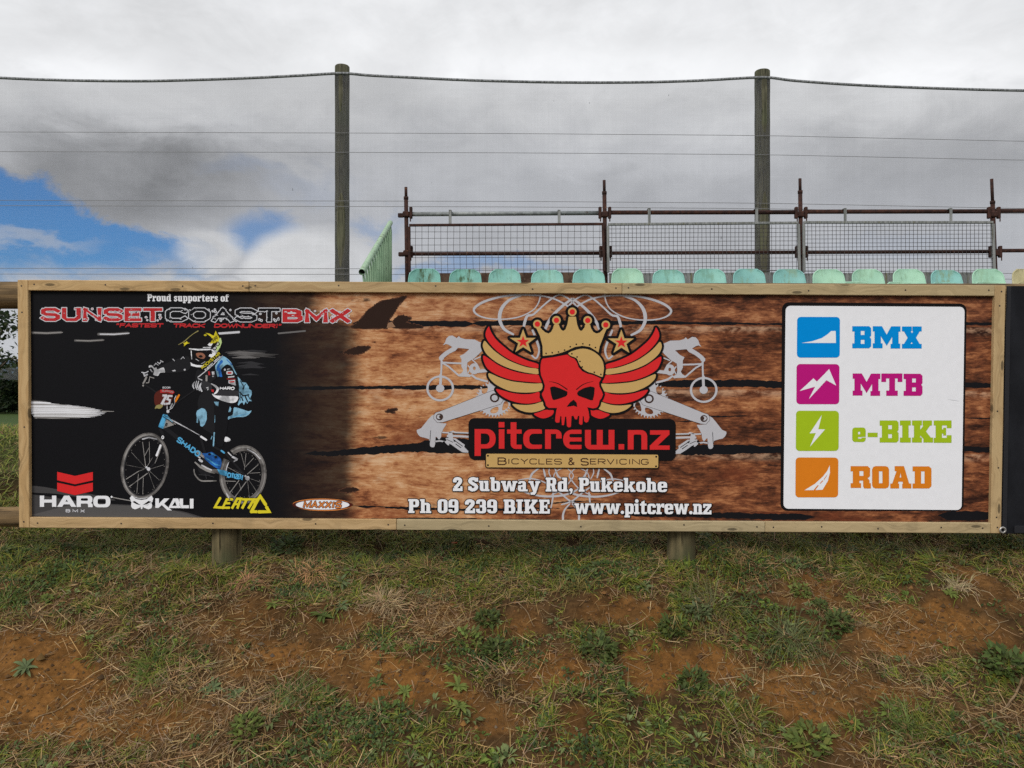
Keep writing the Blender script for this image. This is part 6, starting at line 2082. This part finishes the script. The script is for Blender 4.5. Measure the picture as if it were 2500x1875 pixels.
# ------------------------------------------------------------------ black banner right of the sign
BX0, BX1 = float(S([(2459, 700)], 0.0)[0, 0]), 4.6
TARP = surf('black_tarp', (.009, .0095, .012), (.016, .017, .021), scale=6, rough=.7, spec=.12, bump=.35, bscale=5, stretch=(1, 1, .6))
ban = bpy.data.objects.new('black_banner', None)
col.objects.link(ban)
ban.matrix_world = SIGN_M
tag(ban, 'plain black tarpaulin banner with a bottom corner eyelet, right of the pine framed sign', 'banner')
rows = []
for i in range(25):
    z = -.004 + (SH + .002) * i / 24
    rows.append([(BX0 + (BX1 - BX0) * j / 60, .016 + .008 * math.sin(j * .55 + i * .22) * math.sin(i * .3 + .4) + .004 * math.sin(j * 1.7 + i * .5) - (.004 if j < 2 else 0), z) for j in range(61)])
m = MB().grid(rows)
back = [[(p[0], p[1] + .004, p[2]) for p in reversed(r)] for r in rows]
m.grid(back)
m.build('sheet', TARP, ban, True)
hm = MB()
hm.box((BX0 + .012, .006, SH / 2), (.022, .004, SH - .004), .0015)
hm.build('hem', surf('tarp_hem', (.014, .0145, .018), rough=.6), ban)
hm = MB().box(((BX0 + BX1) / 2 + .03, .004, .02), (BX1 - BX0 - .06, .004, .036), .0015)
hm.build('hem', surf('tarp_hem', (.014, .0145, .018), rough=.6), ban)
for ez in (.018, SH - .03):
    e = MB()
    rr_ = []
    for a in np.linspace(0, 2 * np.pi, 19):
        rr_.append([(.013 * math.cos(a) + .005 * math.cos(b) * math.cos(a), .004 * math.sin(b), .013 * math.sin(a) + .005 * math.cos(b) * math.sin(a)) for b in np.linspace(0, 2 * np.pi, 9)])
    e.grid(rr_)
    if ez < .1:
        o = e.build('eyelet', surf('eyelet_metal', (.45, .44, .42), (.3, .29, .27), scale=60, rough=.4, metallic=.7), ban, True)
        o.location = (BX0 - .004, -.006, ez)
# frame of the next board that carries the banner
fr = MB().box(((BX0 + BX1) / 2, .045, SH - .03), (BX1 - BX0 - .02, .04, .05), .002).box(((BX0 + BX1) / 2, .045, .03), (BX1 - BX0 - .02, .04, .05), .002)
fr.box((BX0 + .035, .045, SH / 2), (.05, .04, SH - .112), .002)
fr.build('backing_frame', PINE_M if 'PINE_M' in globals() else pine('pine_board_20', *PINE[2], 9.1, 'x'), ban)

# ------------------------------------------------------------------ tall posts with a windbreak net
POSTW = timber('tall_post_wood', (.150, .142, .095), (.072, .070, .048), (.016, .014, .011), 'z', .35)
ND = 11.0
posts = [(835.5, 160, 17.6, 'tall weathered round timber post standing alone above the bike racer'),
         (1861, 172, 18.2, 'tall weathered round timber post behind the mesh panels of the scaffold rail')]
for k, (px, py, hw, lb) in enumerate(posts):
    p = W(px, py, ND + .1)
    zb = tz(p.x, p.y)
    o = log((0, 0, -.4), (0, 0, p.z - zb - .02), hw / F * ND, 26, 80 + k, 26, True).build('timber_post', POSTW, None, True)
    o.location = (p.x, p.y, zb)
    tag(o, lb, 'post', 'tall posts of the windbreak')
for k, px in enumerate((-190, 2890)):
    p = W(px, 165, ND + .1)
    zb = tz(p.x, p.y)
    o = log((0, 0, -.4), (0, 0, p.z - zb - .02), .1, 20, 90 + k, 26, True).build('timber_post', POSTW, None, True)
    o.location = (p.x, p.y, zb)
    tag(o, 'tall weathered round timber post of the windbreak beyond the %s edge' % ('left' if k == 0 else 'right'), 'post', 'tall posts of the windbreak')


def net_mat():
    m = bpy.data.materials.new('shade_net')
    m.use_nodes = True
    T = NT(m.node_tree)
    O = T.node('ShaderNodeTexCoord').outputs['Object']
    x, y, z = T.sep(O)[:3]
    # knitted cloth: strands cover about a fifth, with fuller vertical runs and horizontal rows
    run = T.noise(T.mapping(O, (46, 1, .35)), 1.0, 3, .6)
    row = T.noise(T.mapping(O, (.5, 1, 60), (2, 0, 5)), 1.0, 2, .6)
    big = T.noise(T.mapping(O, (.6, 1, .5), (4, 0, 5)), 1.0, 4, .55)
    f = T.add(.39, T.add(T.mul(T.sub(run, .5), .09), T.add(T.mul(T.sub(row, .5), .07), T.mul(T.sub(big, .5), .08))))
    # little holes and pulled threads
    dots = T.noise(T.mapping(O, (30, 1, 9), (7, 0, 3)), 1.0, 1, .4)
    f = T.add(f, T.mul(T.smooth(dots, .80, .83), .45))
    tr = T.node('ShaderNodeBsdfTransparent')
    di = T.node('ShaderNodeBsdfDiffuse')
    di.inputs['Color'].default_value = (.17, .172, .18, 1)
    tl = T.node('ShaderNodeBsdfTranslucent')
    tl.inputs['Color'].default_value = (.17, .172, .18, 1)
    ms = T.node('ShaderNodeMixShader'); ms.inputs[0].default_value = .4
    T.l.new(di.outputs[0], ms.inputs[1]); T.l.new(tl.outputs[0], ms.inputs[2])
    mx = T.node('ShaderNodeMixShader')
    T.l.new(f, mx.inputs[0]); T.l.new(tr.outputs[0], mx.inputs[1]); T.l.new(ms.outputs[0], mx.inputs[2])
    T.n.remove(T.n['Principled BSDF'])
    T.l.new(mx.outputs[0], T.n['Material Output'].inputs['Surface'])
    return m


net = empty('windbreak_net', (0, ND, tz(0, ND)), 'grey see through windbreak netting strung on wires between the tall posts', 'net')
nl = net.location
edge = [(-190, 178), (0, 190), (160, 196), (340, 198), (480, 195), (620, 190), (740, 184), (835, 179), (900, 184), (1000, 189), (1150, 196), (1360, 201), (1550, 201), (1700, 197), (1861, 189), (1940, 197), (2100, 208), (2300, 216), (2500, 221), (2700, 222), (2890, 212)]
ex_ = np.array(edge, float)
ed_s = smooth(ex_, 4, False)
tope = [W(a, c, ND) for a, c in ed_s]
rows = [[tuple(p - nl) for p in tope]]
for k in range(1, 14):
    t = k / 13
    rows.append([((p.x - nl.x), .02 * math.sin(p.x * 2.1 + k) * math.sin(math.pi * t), (p.z * (1 - t) + (1.80 + .03 * math.sin(p.x * 1.3)) * t) - nl.z) for p in tope])
MB().grid(rows).build('net_cloth', net_mat(), net, True)
ROPE = surf('hem_rope', (.30, .31, .32), (.12, .125, .13), scale=14, rough=.8, stretch=(3, 8, 1), lo=.4, hi=.6)
MB().tube([p - nl + Vector((0, 0, .0)) for p in tope], .019, 10).build('top_rope', ROPE, net, True)
WIRE = surf('fence_wire', (.22, .22, .23), rough=.6, metallic=.2)
for a, mid, c in ((322, 326, 345), (370, 373, 391), (489, 491.5, 509), (502, 505, 522), (655, 656.5, 668), (669, 670, 682)):
    pts = [W(px, float(np.interp(px, [-190, 0, 1250, 1861, 2500, 2890], [a, a, mid, mid + (c - mid) * .25, c, c + 4])), ND - .03) - nl for px in range(-190, 2900, 140)]
    MB().tube(pts, .0036, 6).build('support_wire', WIRE, net, True)

# ------------------------------------------------------------------ grandstand
RUST = surf('rusty_steel', (.060, .026, .019), (.030, .015, .013), scale=22, rough=.8, spec=.2, bump=.2, bscale=60, c3=(.12, .05, .025), s3=16, lo3=.6, hi3=.75)
GALV = surf('galvanised_steel', (.30, .32, .32), (.20, .215, .22), scale=18, rough=.55, metallic=.35, c3=(.13, .10, .08), s3=9, lo3=.58, hi3=.72)
GALV2 = surf('dull_galvanised', (.27, .275, .27), (.15, .155, .15), scale=5, rough=.7, metallic=.2, stretch=(9, 9, .8), c3=(.15, .14, .07), s3=4, lo3=.56, hi3=.7)
RUSTB = surf('rusty_board', (.12, .075, .05), (.055, .028, .018), scale=7, rough=.85, c3=(.25, .2, .15), s3=10, lo3=.58, hi3=.7)
PLANK = surf('deck_timber', (.26, .23, .19), (.17, .15, .12), scale=3, rough=.9, stretch=(1, 14, 14))
YB, YF = 9.6, 8.68           # seat rows
X0, X1 = -1.30, 8.2
zt_b, zt_f = W(0, 658, YB + .3).z, W(0, 689, YF + .3).z
deck_b, deck_f = zt_b - .85, zt_f - .85
gs = empty('grandstand', (X0, 9.2, tz(X0, 9.2)), 'small stepped timber grandstand hidden behind the advertising sign', 'grandstand')
gl = gs.location
for nm, y, z, dpt in (('step', YB + .25, deck_b, .95), ('step', YF + .12, deck_f, .80)):
    m = MB()
    for k in range(4):
        m.box(((X0 + X1) / 2, y - dpt / 2 + dpt * (k + .5) / 4, z - .02), (X1 - X0, dpt / 4 - .008, .04), .003)
    o = m.build(nm, PLANK, gs)
    o.location = -gl
m = MB().box(((X0 + X1) / 2, YF + .53, (deck_b + deck_f) / 2 - .03), (X1 - X0, .03, deck_b - deck_f - .03), .003)
o = m.build('riser', PLANK, gs); o.location = -gl
for k, x in enumerate(np.arange(X0 + .15, X1, 2.2)):
    m = MB().box((x, YB + .5, (deck_b + .9) / 2), (.09, .09, deck_b - .9), .004).box((x, YF - .2, (deck_f + .9) / 2), (.09, .09, deck_f - .9 - .045), .004)
    o = m.build('support_frame', RUST, gs); o.location = -gl


# seats ------------------------------------------------------------
def seat_mat(name, c1, c2, stain, amount):
    m = bpy.data.materials.new(name)
    m.use_nodes = True
    T = NT(m.node_tree)
    bs = T.n['Principled BSDF']
    bs.inputs['Roughness'].default_value = .55
    bs.inputs['Specular IOR Level'].default_value = .3
    tc = T.node('ShaderNodeTexCoord')
    O = tc.outputs['Object']
    oi = T.node('ShaderNodeObjectInfo').outputs['Location']
    ad = T.node('ShaderNodeVectorMath', operation='ADD')
    T.l.new(O, ad.inputs[0]); T.l.new(oi, ad.inputs[1])
    P = ad.outputs[0]
    c = T.mix(T.smooth(T.noise(P, 5, 5), .35, .65), c1, c2)
    n = T.noise(T.mapping(P, (26, 26, 5)), 1.0, 6, .65)
    n2 = T.noise(P, 6, 4)
    x, y, z = T.sep(O)[:3]
    mid = T.smooth(T.m('ABSOLUTE', x), .15, .05)
    st = T.mul(T.mul(T.smooth(T.add(T.mul(n, .6), T.mul(n2, .5)), .50, .68), mid), amount)
    c = T.mix(T.m('MULTIPLY', st, 1.0, clamp=True), c, stain)
    streak = T.smooth(T.noise(T.mapping(P, (60, 60, 2.2), (3, 4, 0)), 1.0, 3, .5), .62, .70)
    c = T.mix(T.mul(streak, .55), c, tuple(v * .55 for v in c2))
    T.l.new(c, bs.inputs['Base Color'])
    return m


TEAL = seat_mat('teal_plastic', (.26, .52, .45), (.21, .44, .39), (.12, .20, .10), .45)
MOSSY = seat_mat('mossy_teal_plastic', (.20, .46, .39), (.17, .38, .33), (.045, .075, .022), 1.0)
OLIVE = seat_mat('stained_teal_plastic', (.24, .50, .46), (.20, .42, .39), (.21, .27, .14), .85)
MINT = seat_mat('mint_plastic', (.38, .62, .46), (.31, .53, .40), (.22, .35, .22), .5)
YELL = seat_mat('faded_yellow_plastic', (.55, .50, .30), (.45, .40, .22), (.12, .09, .05), .5)
PED = surf('seat_leg_steel', (.20, .2, .2), (.1, .07, .05), scale=30, rough=.7, metallic=.4)


def seat_shell_back():
    """curved back, origin at the seat's foot; facing -Y"""
    rows = []
    nz, nx_ = 21, 17
    zb, zt = .42, .85
    for i in range(nz):
        t = i / (nz - 1)
        z = zb + (zt - zb) * t
        t = 1 - (1 - t) ** 1.5
        z = zb + (zt - zb) * t
        hw = .222 - .042 * t
        if t > .74:
            q = (t - .74) / .26
            hw = hw * (max(0, 1 - q ** 2.6)) ** (1 / 2.8)
        hw = max(hw, .118)
        row = []
        for j in range(nx_):
            s = -1 + 2 * j / (nx_ - 1)
            x = hw * s
            zz = z
            if i == nz - 1: zz = zt - .006 * s * s
            row.append((x, .20 + .10 * t - .055 * (abs(s) ** 2) * (hw / .2) + .010 * math.sin(t * 3), zz))
        rows.append(row)
    m = MB().grid(rows)
    m.grid([[(p[0] * .985, p[1] + .012, p[2] - .004) for p in reversed(r)] for r in rows])
    # rolled rim closes the shell
    rim = [rows[i][0] for i in range(nz)] + rows[-1][1:-1] + [rows[i][-1] for i in reversed(range(nz))]
    m.tube([(p[0], p[1] + .006, p[2]) for p in rim], .009, 7)
    return m


def seat_pan():
    rows = []
    for i in range(13):
        t = i / 12
        y = -.21 + .44 * t
        z = .425 - .035 * math.sin(min(1, t * 1.3) * math.pi) - .06 * max(0, .18 - t) ** 1.2 * 4
        rows.append([(.225 * s, y + (.03 * s * s if t < .2 else 0), z + .030 * s * s * (1 if t > .1 else t * 10)) for s in np.linspace(-1, 1, 13)])
    m = MB().grid(rows)
    m.grid([[(p[0], p[1], p[2] - .012) for p in reversed(r)] for r in rows])
    rim = rows[0] + [r[-1] for r in rows[1:]] + rows[-1][::-1][1:] + [r[0] for r in rows[::-1][1:]]
    m.tube([(p[0], p[1], p[2] - .006) for p in rim], .009, 6)
    return m


proto = {}


def place_seat(x, y, z, mat, label, group):
    rq = random.Random(int(x * 1000))
    root = empty('stadium_seat', (x, y, z + rq.uniform(-.006, .004)), label, 'seat', group)
    root.rotation_euler = (rq.uniform(-.02, .02), rq.uniform(-.015, .015), rq.uniform(-.04, .04))
    if 'back' not in proto:
        b_ = seat_shell_back().build('backrest', None, root, True); proto['back'] = b_.data
        p_ = seat_pan().build('seat_pan', None, root, True); proto['pan'] = p_.data
        lg_ = MB().tube([(0, .04, 0), (0, .04, .38)], .03, 12).box((0, .04, .384), (.16, .2, .02), .003).box((0, .04, .006), (.14, .14, .012), .002).build('leg', None, root)
        proto['leg'] = lg_.data
        lg_.data.materials.append(PED)
        for d_ in (b_.data, p_.data): d_.materials.append(None)
        objs = [b_, p_]
    else:
        objs = [link_mesh('backrest', proto['back'], None, root), link_mesh('seat_pan', proto['pan'], None, root)]
        link_mesh('leg', proto['leg'], PED, root)
    for o in objs:
        o.material_slots[0].link = 'OBJECT'
        o.material_slots[0].material = mat
    return root


backs = [(1038, MOSSY, 'very mossy dark stained teal seat, first in the upper row beside the green railing'),
         (1137, MOSSY, 'mossy teal seat, second from the railing end of the upper row'),
         (1236, TEAL, 'lightly stained teal seat, third from the railing end of the upper row'),
         (1336, TEAL, 'clean teal seat, fourth from the railing end of the upper row'),
         (1435, TEAL, 'clean teal seat just left of the second scaffold post'),
         (1532, MINT, 'single pale mint seat just right of the second scaffold post'),
         (1630, TEAL, 'teal seat right of the pale mint one at the second scaffold post'),
         (1729, TEAL, 'streaky teal seat left of the tall timber post'),
         (1827, OLIVE, 'olive stained teal seat in front of the tall timber post'),
         (1925, OLIVE, 'olive stained teal seat just left of the third scaffold post'),
         (2022, MINT, 'mint seat just right of the third scaffold post'),
         (2119, MINT, 'mint seat with a dark scratch below its top, second right of the third scaffold post'),
         (2216, MINT, 'mint seat with grey rubbing on top, third right of the third scaffold post'),
         (2312, OLIVE, 'bluish teal stained seat between mint seats near the right end'),
         (2409, MINT, 'plain mint seat below the last scaffold post'),
         (2507, YELL, 'faded yellow seat cut by the right edge of the photo')]
for px, mt, lb in backs:
    # shell back sits .28 behind the foot
    place_seat((px - 1250) / F * (YB + .25), YB, deck_b, mt, lb, 'upper row of stadium seats')
for px, mt, lb in ((2089, MINT, 'pale lower row seat showing only its rim, leftmost one above the sign'), (2199, MINT, 'pale lower row seat showing its rim in front of the rubbed mint seat'),
                   (2308, TEAL, 'lower row seat showing its rim in front of the bluish teal seat'), (2412, MINT, 'lower row mint seat under the last scaffold post'),
                   (2518, YELL, 'pale lower row seat at the right edge in front of the yellow one')):
    place_seat((px - 1250) / F * (YF + .25), YF, deck_f, mt, lb, 'lower row of stadium seats')

# scaffold rail ------------------------------------------------------------
SD = 10.2
sc = empty('scaffold_rail', W(992, 690, SD), 'rusty scaffold tube guard rail along the back of the seats', 'guard rail')
sl0 = sc.location


def wp(px, py, d=SD): return W(px, py, d) - sl0


stds = [(991, 457, 994, 472), (1475, 440, 1479, 457), (1953, 436, 1957, 454), (2421, 437, 2431, 470)]
for k, (xt, yt, xb, ysp) in enumerate(stds):
    top, bot = wp(xt, yt), wp(xb, 690)
    bot = bot + (bot - top) * ((bot.z + sl0.z - deck_b) / (top.z - bot.z))
    q = top + (bot - top) * ((ysp - yt) / 240.0)
    m = MB().tube([top, q], .0195, 14).tube([q, bot], .0265, 14)
    m.tube([q + Vector((0, 0, -.0)), q + (bot - q) * .02], .031, 14)
    m.build('standard', RUST, sc, True)
    for yy, full in ((521, True), (616, False)):
        c = wp(xt + (xb - xt) * (yy - yt) / (690 - yt), yy + 3)
        cm = MB()
        cm.box(c + Vector((0, -.012, 0)), (.085, .075, .075), .012)
        for sgn in ((-1, 1) if full else (-1, 1)):
            if k == 0 and sgn == -1:
                cm.box(c + Vector((-.07, 0, -.01)), (.075, .04, .055), .008)
                continue
            cm.box(c + Vector((sgn * .062, -.015, .02)), (.04, .05, .15), .008)
            cm.tube([c + Vector((sgn * .06, -.05, -.05)), c + Vector((sgn * .06, -.05, -.10))], .008, 6)
        cm.build('coupler', RUST, sc)
ends = [p[0] for p in stds] + [2900]
for k in range(4):
    a, c = ends[k] + 9, ends[k + 1] - 9
    y0 = (523, 519, 517, 515)[k]; y1 = (520, 518, 516, 515)[k]
    MB().tube([wp(a, y0, SD), wp(c, y1, SD)], .0285, 14).build('top_rail', GALV if k == 0 else RUST, sc, True)
    y0, y1 = (620, 618, 616, 612)[k], (618, 616, 614, 610)[k]
    MB().tube([wp(a, y0, SD), wp(c, y1, SD)], .0245, 14).build('mid_rail', RUST, sc, True)

PD = 10.12
panels = [(999, 1472, 547, 544, 15.3, RUST, RUSTB, (1099, 1365), GALV2, 'rusty framed wire mesh panel with wide squares above the mossy seats', .0028),
          (1484, 1949, 545, 541, 10.05, GALV2, GALV2, (1585, 1847), GALV2, 'grey framed fine wire mesh panel crossing in front of the tall timber post', .0030),
          (1962, 2424, 540, 540, 9.85, GALV2, GALV2, (2063, 2321), GALV2, 'grey framed fine wire mesh panel above the mint seats on the right', .0030)]
MESHW = surf('mesh_wire', (.085, .08, .08), (.05, .04, .038), scale=30, rough=.6, metallic=.4)
for (a, c, ya, yc, pitch, fm, bm_, hooks, hm_, lb, wr) in panels:
    root = empty('mesh_panel', W((a + c) / 2, 690, PD), lb, 'mesh panel', 'mesh panels on the scaffold rail')
    o0 = root.location
    def q(px, py, dy=0.0): return W(px, py, PD) - o0 + Vector((0, dy, 0))
    m = MB()
    tl_, tr_, bl_, br_ = q(a, ya + 3), q(c, yc + 3), q(a + 1, 664), q(c + 3, 662)
    ang = Matrix.Rotation(-math.atan2(tr_.z - tl_.z, tr_.x - tl_.x), 3, 'Y')
    m.box((tl_ + tr_) / 2, ((tr_ - tl_).length, .035, .030), .003, ang)
    for p0, p1 in ((tl_, bl_), (tr_, br_)):
        mid = (p0 + p1) / 2
        m.box(mid - Vector((0, 0, .012)), (.032, .034, abs(p0.z - p1.z) - .012), .003, Matrix.Rotation(math.atan2(p1.x - p0.x, p0.z - p1.z) * -1, 3, 'Y'))
    m.build('frame', fm, root)
    wm = MB()
    nxw = int((c - a) / pitch); nyw = int((664 - ya) / pitch)
    rgw = random.Random(int(a))
    for k in range(1, nxw + 1):
        px = a + k * (c - a) / (nxw + .5)
        j = rgw.uniform(-.6, .6)
        wm.tube([q(px + j, ya + 4, .0), q(px + rgw.uniform(-.5, .5), (ya + 664) / 2), q(px + 1 + rgw.uniform(-.6, .6), 670)], wr, 5, False)
    for k in range(1, nyw + 1):
        py = ya + 4 + k * (662 - ya) / (nyw + .3)
        wm.tube([q(a + 2, py + rgw.uniform(-.4, .4), -.006), q((a + c) / 2, py - 1 + rgw.uniform(-.5, .5), -.006), q(c, py - 2 + rgw.uniform(-.4, .4), -.006)], wr, 5, False)
    wm.build('wire_mesh', MESHW, root)
    tb = MB()
    rows = []
    p0, p1 = q(a + 3, 667), q(c + 2, 664)
    for z in (0.0, -.10, -.22):
        rows.append([(p0.x + (p1.x - p0.x) * t, .012 + (.006 * math.sin(t * 95) if fm is not RUST else .003 * math.sin(t * 30)), p0.z + (p1.z - p0.z) * t + z) for t in np.linspace(0, 1, 90)])
    tb.grid(rows).grid([[(p[0], p[1] + .012, p[2]) for p in reversed(r)] for r in rows])
    tb.build('toe_board', bm_, root, True)
    for hx in hooks:
        yr = 521 if a < 1200 else 517
        m = MB()
        t0 = q(hx, ya + 2, -.006)
        t1 = q(hx, yr - 7, -.006)
        m.box((t0 + t1) / 2, (.036, .010, (t1 - t0).length), .003)
        m.box(t1 + Vector((0, .035, .004)), (.036, .085, .010), .003)
        m.build('hook', hm_, root)

# pale green stair railing ------------------------------------------------------------
PG_M = surf('green_rail_paint', (.36, .50, .34), (.28, .41, .28), scale=20, rough=.6, c3=(.20, .27, .16), s3=14, lo3=.55, hi3=.7)
PG_D = surf('streaked_green_paint', (.30, .44, .29), (.20, .32, .20), scale=5, rough=.7, stretch=(8, 8, 1), c3=(.05, .07, .03), s3=12, lo3=.62, hi3=.72)  # darker green than the hand rail, with upright streaks and dark patches
ra, rb = W(884, 663, 8.5), W(953, 544, 10.9)
root = empty('stair_railing', (ra.x, ra.y, tz(ra.x, ra.y)), 'pale green stair hand railing with close upright bars, left of the seats', 'railing')
o0 = root.location
MB().tube([ra - o0 + Vector((0, -.02, -.009)), rb - o0], [.034, .034], 18, False).tube([ra - o0 + Vector((0, -.021, -.0092)), rb - o0 + Vector((0, .01, 0))], [.030, .030], 18, False).build('hand_rail', PG_M, root, True)
dk = MB().tube([ra - o0 + Vector((0, .03, .014)), ra - o0 + Vector((0, .032, .015))], [.029, .029], 14)
dk.build('bore_shade_disc', surf('bore_shade_black', (.01, .01, .01)), root)  # black disc set inside the open pipe end as painted shade of the hollow
for k in range(15):
    t = .025 + k / 14 * .965
    p = ra.lerp(rb, t) - o0
    zb = (ra.z - 1.05 + (rb.z - ra.z) * t) - o0.z - .12
    m = MB().tube([p + Vector((.0, 0, -.01)), p + Vector((.012, 0, -.12)), (p.x + .012, p.y, zb)], .0135, 8)
    m.build('baluster', PG_D, root, True)
MB().tube([Vector((ra.x + .012, ra.y, ra.z - 1.2)) - o0, Vector((rb.x + .012, rb.y, rb.z - 1.2)) - o0], .02, 10).build('bottom_rail', PG_D, root, True)

# ------------------------------------------------------------------ beyond the crest
HEDGE = [(.018, .034, .012), (.028, .048, .016), (.014, .025, .010), (.045, .055, .022)]


def crown_mesh(seed, rx, ry, rz, n, leaf, cols, lobes=7):
    rg = np.random.RandomState(seed)
    cs_ = np.stack([rg.normal(0, .38, lobes) * rx, rg.normal(0, .38, lobes) * ry, rg.uniform(-.35, .75, lobes) * rz], 1)
    rad = rg.uniform(.38, .62, lobes)
    k = rg.randint(0, lobes, n)
    dv = rg.normal(0, 1, (n, 3)); dv /= np.linalg.norm(dv, axis=1)[:, None]
    rr_ = rg.uniform(.55, 1.05, n)[:, None]
    P = cs_[k] + dv * rr_ * rad[k][:, None] * np.array([rx, ry, rz])
    az = rg.uniform(0, 6.28, n); el = rg.uniform(-.8, .9, n)
    d_ = np.stack([np.cos(az) * np.cos(el), np.sin(az) * np.cos(el), np.sin(el)], 1)
    s_ = np.cross(d_, rg.normal(0, 1, (n, 3))); s_ /= np.linalg.norm(s_, axis=1)[:, None] + 1e-9
    L = (leaf * rg.uniform(.6, 1.4, n))[:, None]
    V = np.stack([P, P + d_ * L * .5 + s_ * L * .28, P + d_ * L, P + d_ * L * .5 - s_ * L * .28], 1)
    c_ = np.array(cols)[rg.randint(0, len(cols), n)] * rg.uniform(.6, 1.4, (n, 1)) * (.75 + .5 * rg.rand(lobes))[k][:, None]
    return fast_mesh('crown', V.reshape(-1, 3), np.arange(n * 4), np.full(n, 4), np.repeat(c_[:, None, :], 4, 1).reshape(-1, 3))


BARK = surf('bark', (.09, .07, .05), (.05, .04, .03), scale=14, rough=.9, stretch=(1, 1, .3))
for k, (x, y, h, r, lb) in enumerate(((-44.2, 62, 3.6, 2.6, 'dark round tree in the far hedge line at the left edge'), (-39.0, 63, 3.2, 2.4, 'dark bushy tree far off in the gap left of the sign'),
                                      (-34.5, 61, 3.9, 2.4, 'taller dark tree far off, hidden behind the bike racer end of the sign'))):
    root = empty('tree', (x, y, tz(x, y)), lb, 'tree', 'trees beyond the field')
    MB().tube([(0, 0, 0), (.05, 0, h * .3), (-.05, .05, h * .62)], [.18, .14, .07], 9).build('trunk', BARK, root, True)
    link_mesh('crown', crown_mesh(700 + k, r, r, h * .5, 4200, .34, HEDGE), LEAF, root).location = (0, 0, h * .52)
hm = []
for k in range(11):
    x = -60 + k * 6.0
    hm.append((x, 66))
hv = [crown_mesh(740 + k, 3.8, 1.6, 1.7, 3800, .34, HEDGE) for k in range(11)]
V, Fl, lc, C = [], [], [], []
b = 0
for (x, y), me in zip(hm, hv):
    n = len(me.vertices)
    co = np.zeros(n * 3, np.float32); me.vertices.foreach_get('co', co)
    cc = np.zeros(n * 4, np.float32); me.color_attributes['tint'].data.foreach_get('color', cc)
    V.append(co.reshape(-1, 3) + np.array([x, y, tz(x, y) + .8])); C.append(cc.reshape(-1, 4)[:, :3]); Fl.append(np.arange(n) + b); lc.append(np.full(n // 4, 4)); b += n
    bpy.data.meshes.remove(me)
hd = link_mesh('hedge', fast_mesh('hedge', np.concatenate(V), np.concatenate(Fl), np.concatenate(lc), np.concatenate(C)), LEAF)
tag(hd, 'long dark hedge along the far side of the field', 'hedge')

# twiggy shrub whose branches reach into the gap left of the sign
sx0, sy0 = -4.25, 6.2
root = empty('shrub', (sx0, sy0, tz(sx0, sy0)), 'leafy shrub with twigs reaching into the gap left of the sign', 'shrub')
rgb_ = np.random.RandomState(5)
zb = tz(sx0, sy0)
tips = []
for k in range(16):
    a = rgb_.uniform(0, 6.28); reach = rgb_.uniform(.25, .62); hz = rgb_.uniform(.45, 1.05)
    P = [Vector((0, 0, 0)), Vector((.1 * math.cos(a), .1 * math.sin(a), hz * .6)), Vector((reach * .6 * math.cos(a), reach * .6 * math.sin(a), hz)), Vector((reach * math.cos(a), reach * math.sin(a), hz * .92))]
    Q_ = [Vector(v) for v in smooth(np.array([tuple(p) for p in P]), 5, False)] if False else P
    MB().tube(Q_, [.016, .011, .006, .003], 7).build('branch', BARK, root, True)
    tips += [(P[1].lerp(P[2], t)) for t in np.linspace(.3, 1, 5)] + [(P[2].lerp(P[3], t)) for t in np.linspace(0, 1, 5)]
tips = np.array([tuple(t) for t in tips])
n = 1500
P = tips[rgb_.randint(0, len(tips), n)] + rgb_.normal(0, .045, (n, 3))
az = rgb_.uniform(0, 6.28, n); el = rgb_.uniform(-1.0, .6, n)
d_ = np.stack([np.cos(az) * np.cos(el), np.sin(az) * np.cos(el), np.sin(el)], 1)
s_ = np.cross(d_, rgb_.normal(0, 1, (n, 3))); s_ /= np.linalg.norm(s_, axis=1)[:, None]
L = rgb_.uniform(.03, .055, n)[:, None]
V = np.stack([P, P + d_ * L * .4 + s_ * L * .26, P + d_ * L, P + d_ * L * .4 - s_ * L * .26], 1)
c_ = np.array(HEDGE)[rgb_.randint(0, 4, n)] * rgb_.uniform(.7, 1.6, (n, 1))
link_mesh('foliage', fast_mesh('foliage', V.reshape(-1, 3), np.arange(n * 4), np.full(n, 4), np.repeat(c_[:, None, :], 4, 1).reshape(-1, 3)), LEAF, root)

# distant range of hills
hx = np.linspace(-4200, 4200, 140)
ridge = 55 + 90 * fbm(hx * .0016, hx * 0 + 3, 201, 5) + 25 * np.clip(1 - np.abs(hx + 1550) / 500, 0, 1)
rows = []
for t, yy in ((0, 2300), (.35, 2480), (.75, 2640), (1, 2760), (.6, 3100), (0, 3500)):
    rows.append([(x, yy + 60 * math.sin(x * .004), -2 + t * (r + 8 * math.sin(x * .02 + yy))) for x, r in zip(hx, ridge)])
hl = MB().grid(rows).build('hills', surf('hazed_hill_forest', (.055, .090, .135), (.075, .115, .15), scale=.01, rough=1.0, spec=0), None, True)  # distance haze is put into the bluish forest colour
tag(hl, 'low bluish hills on the horizon', kind='structure')
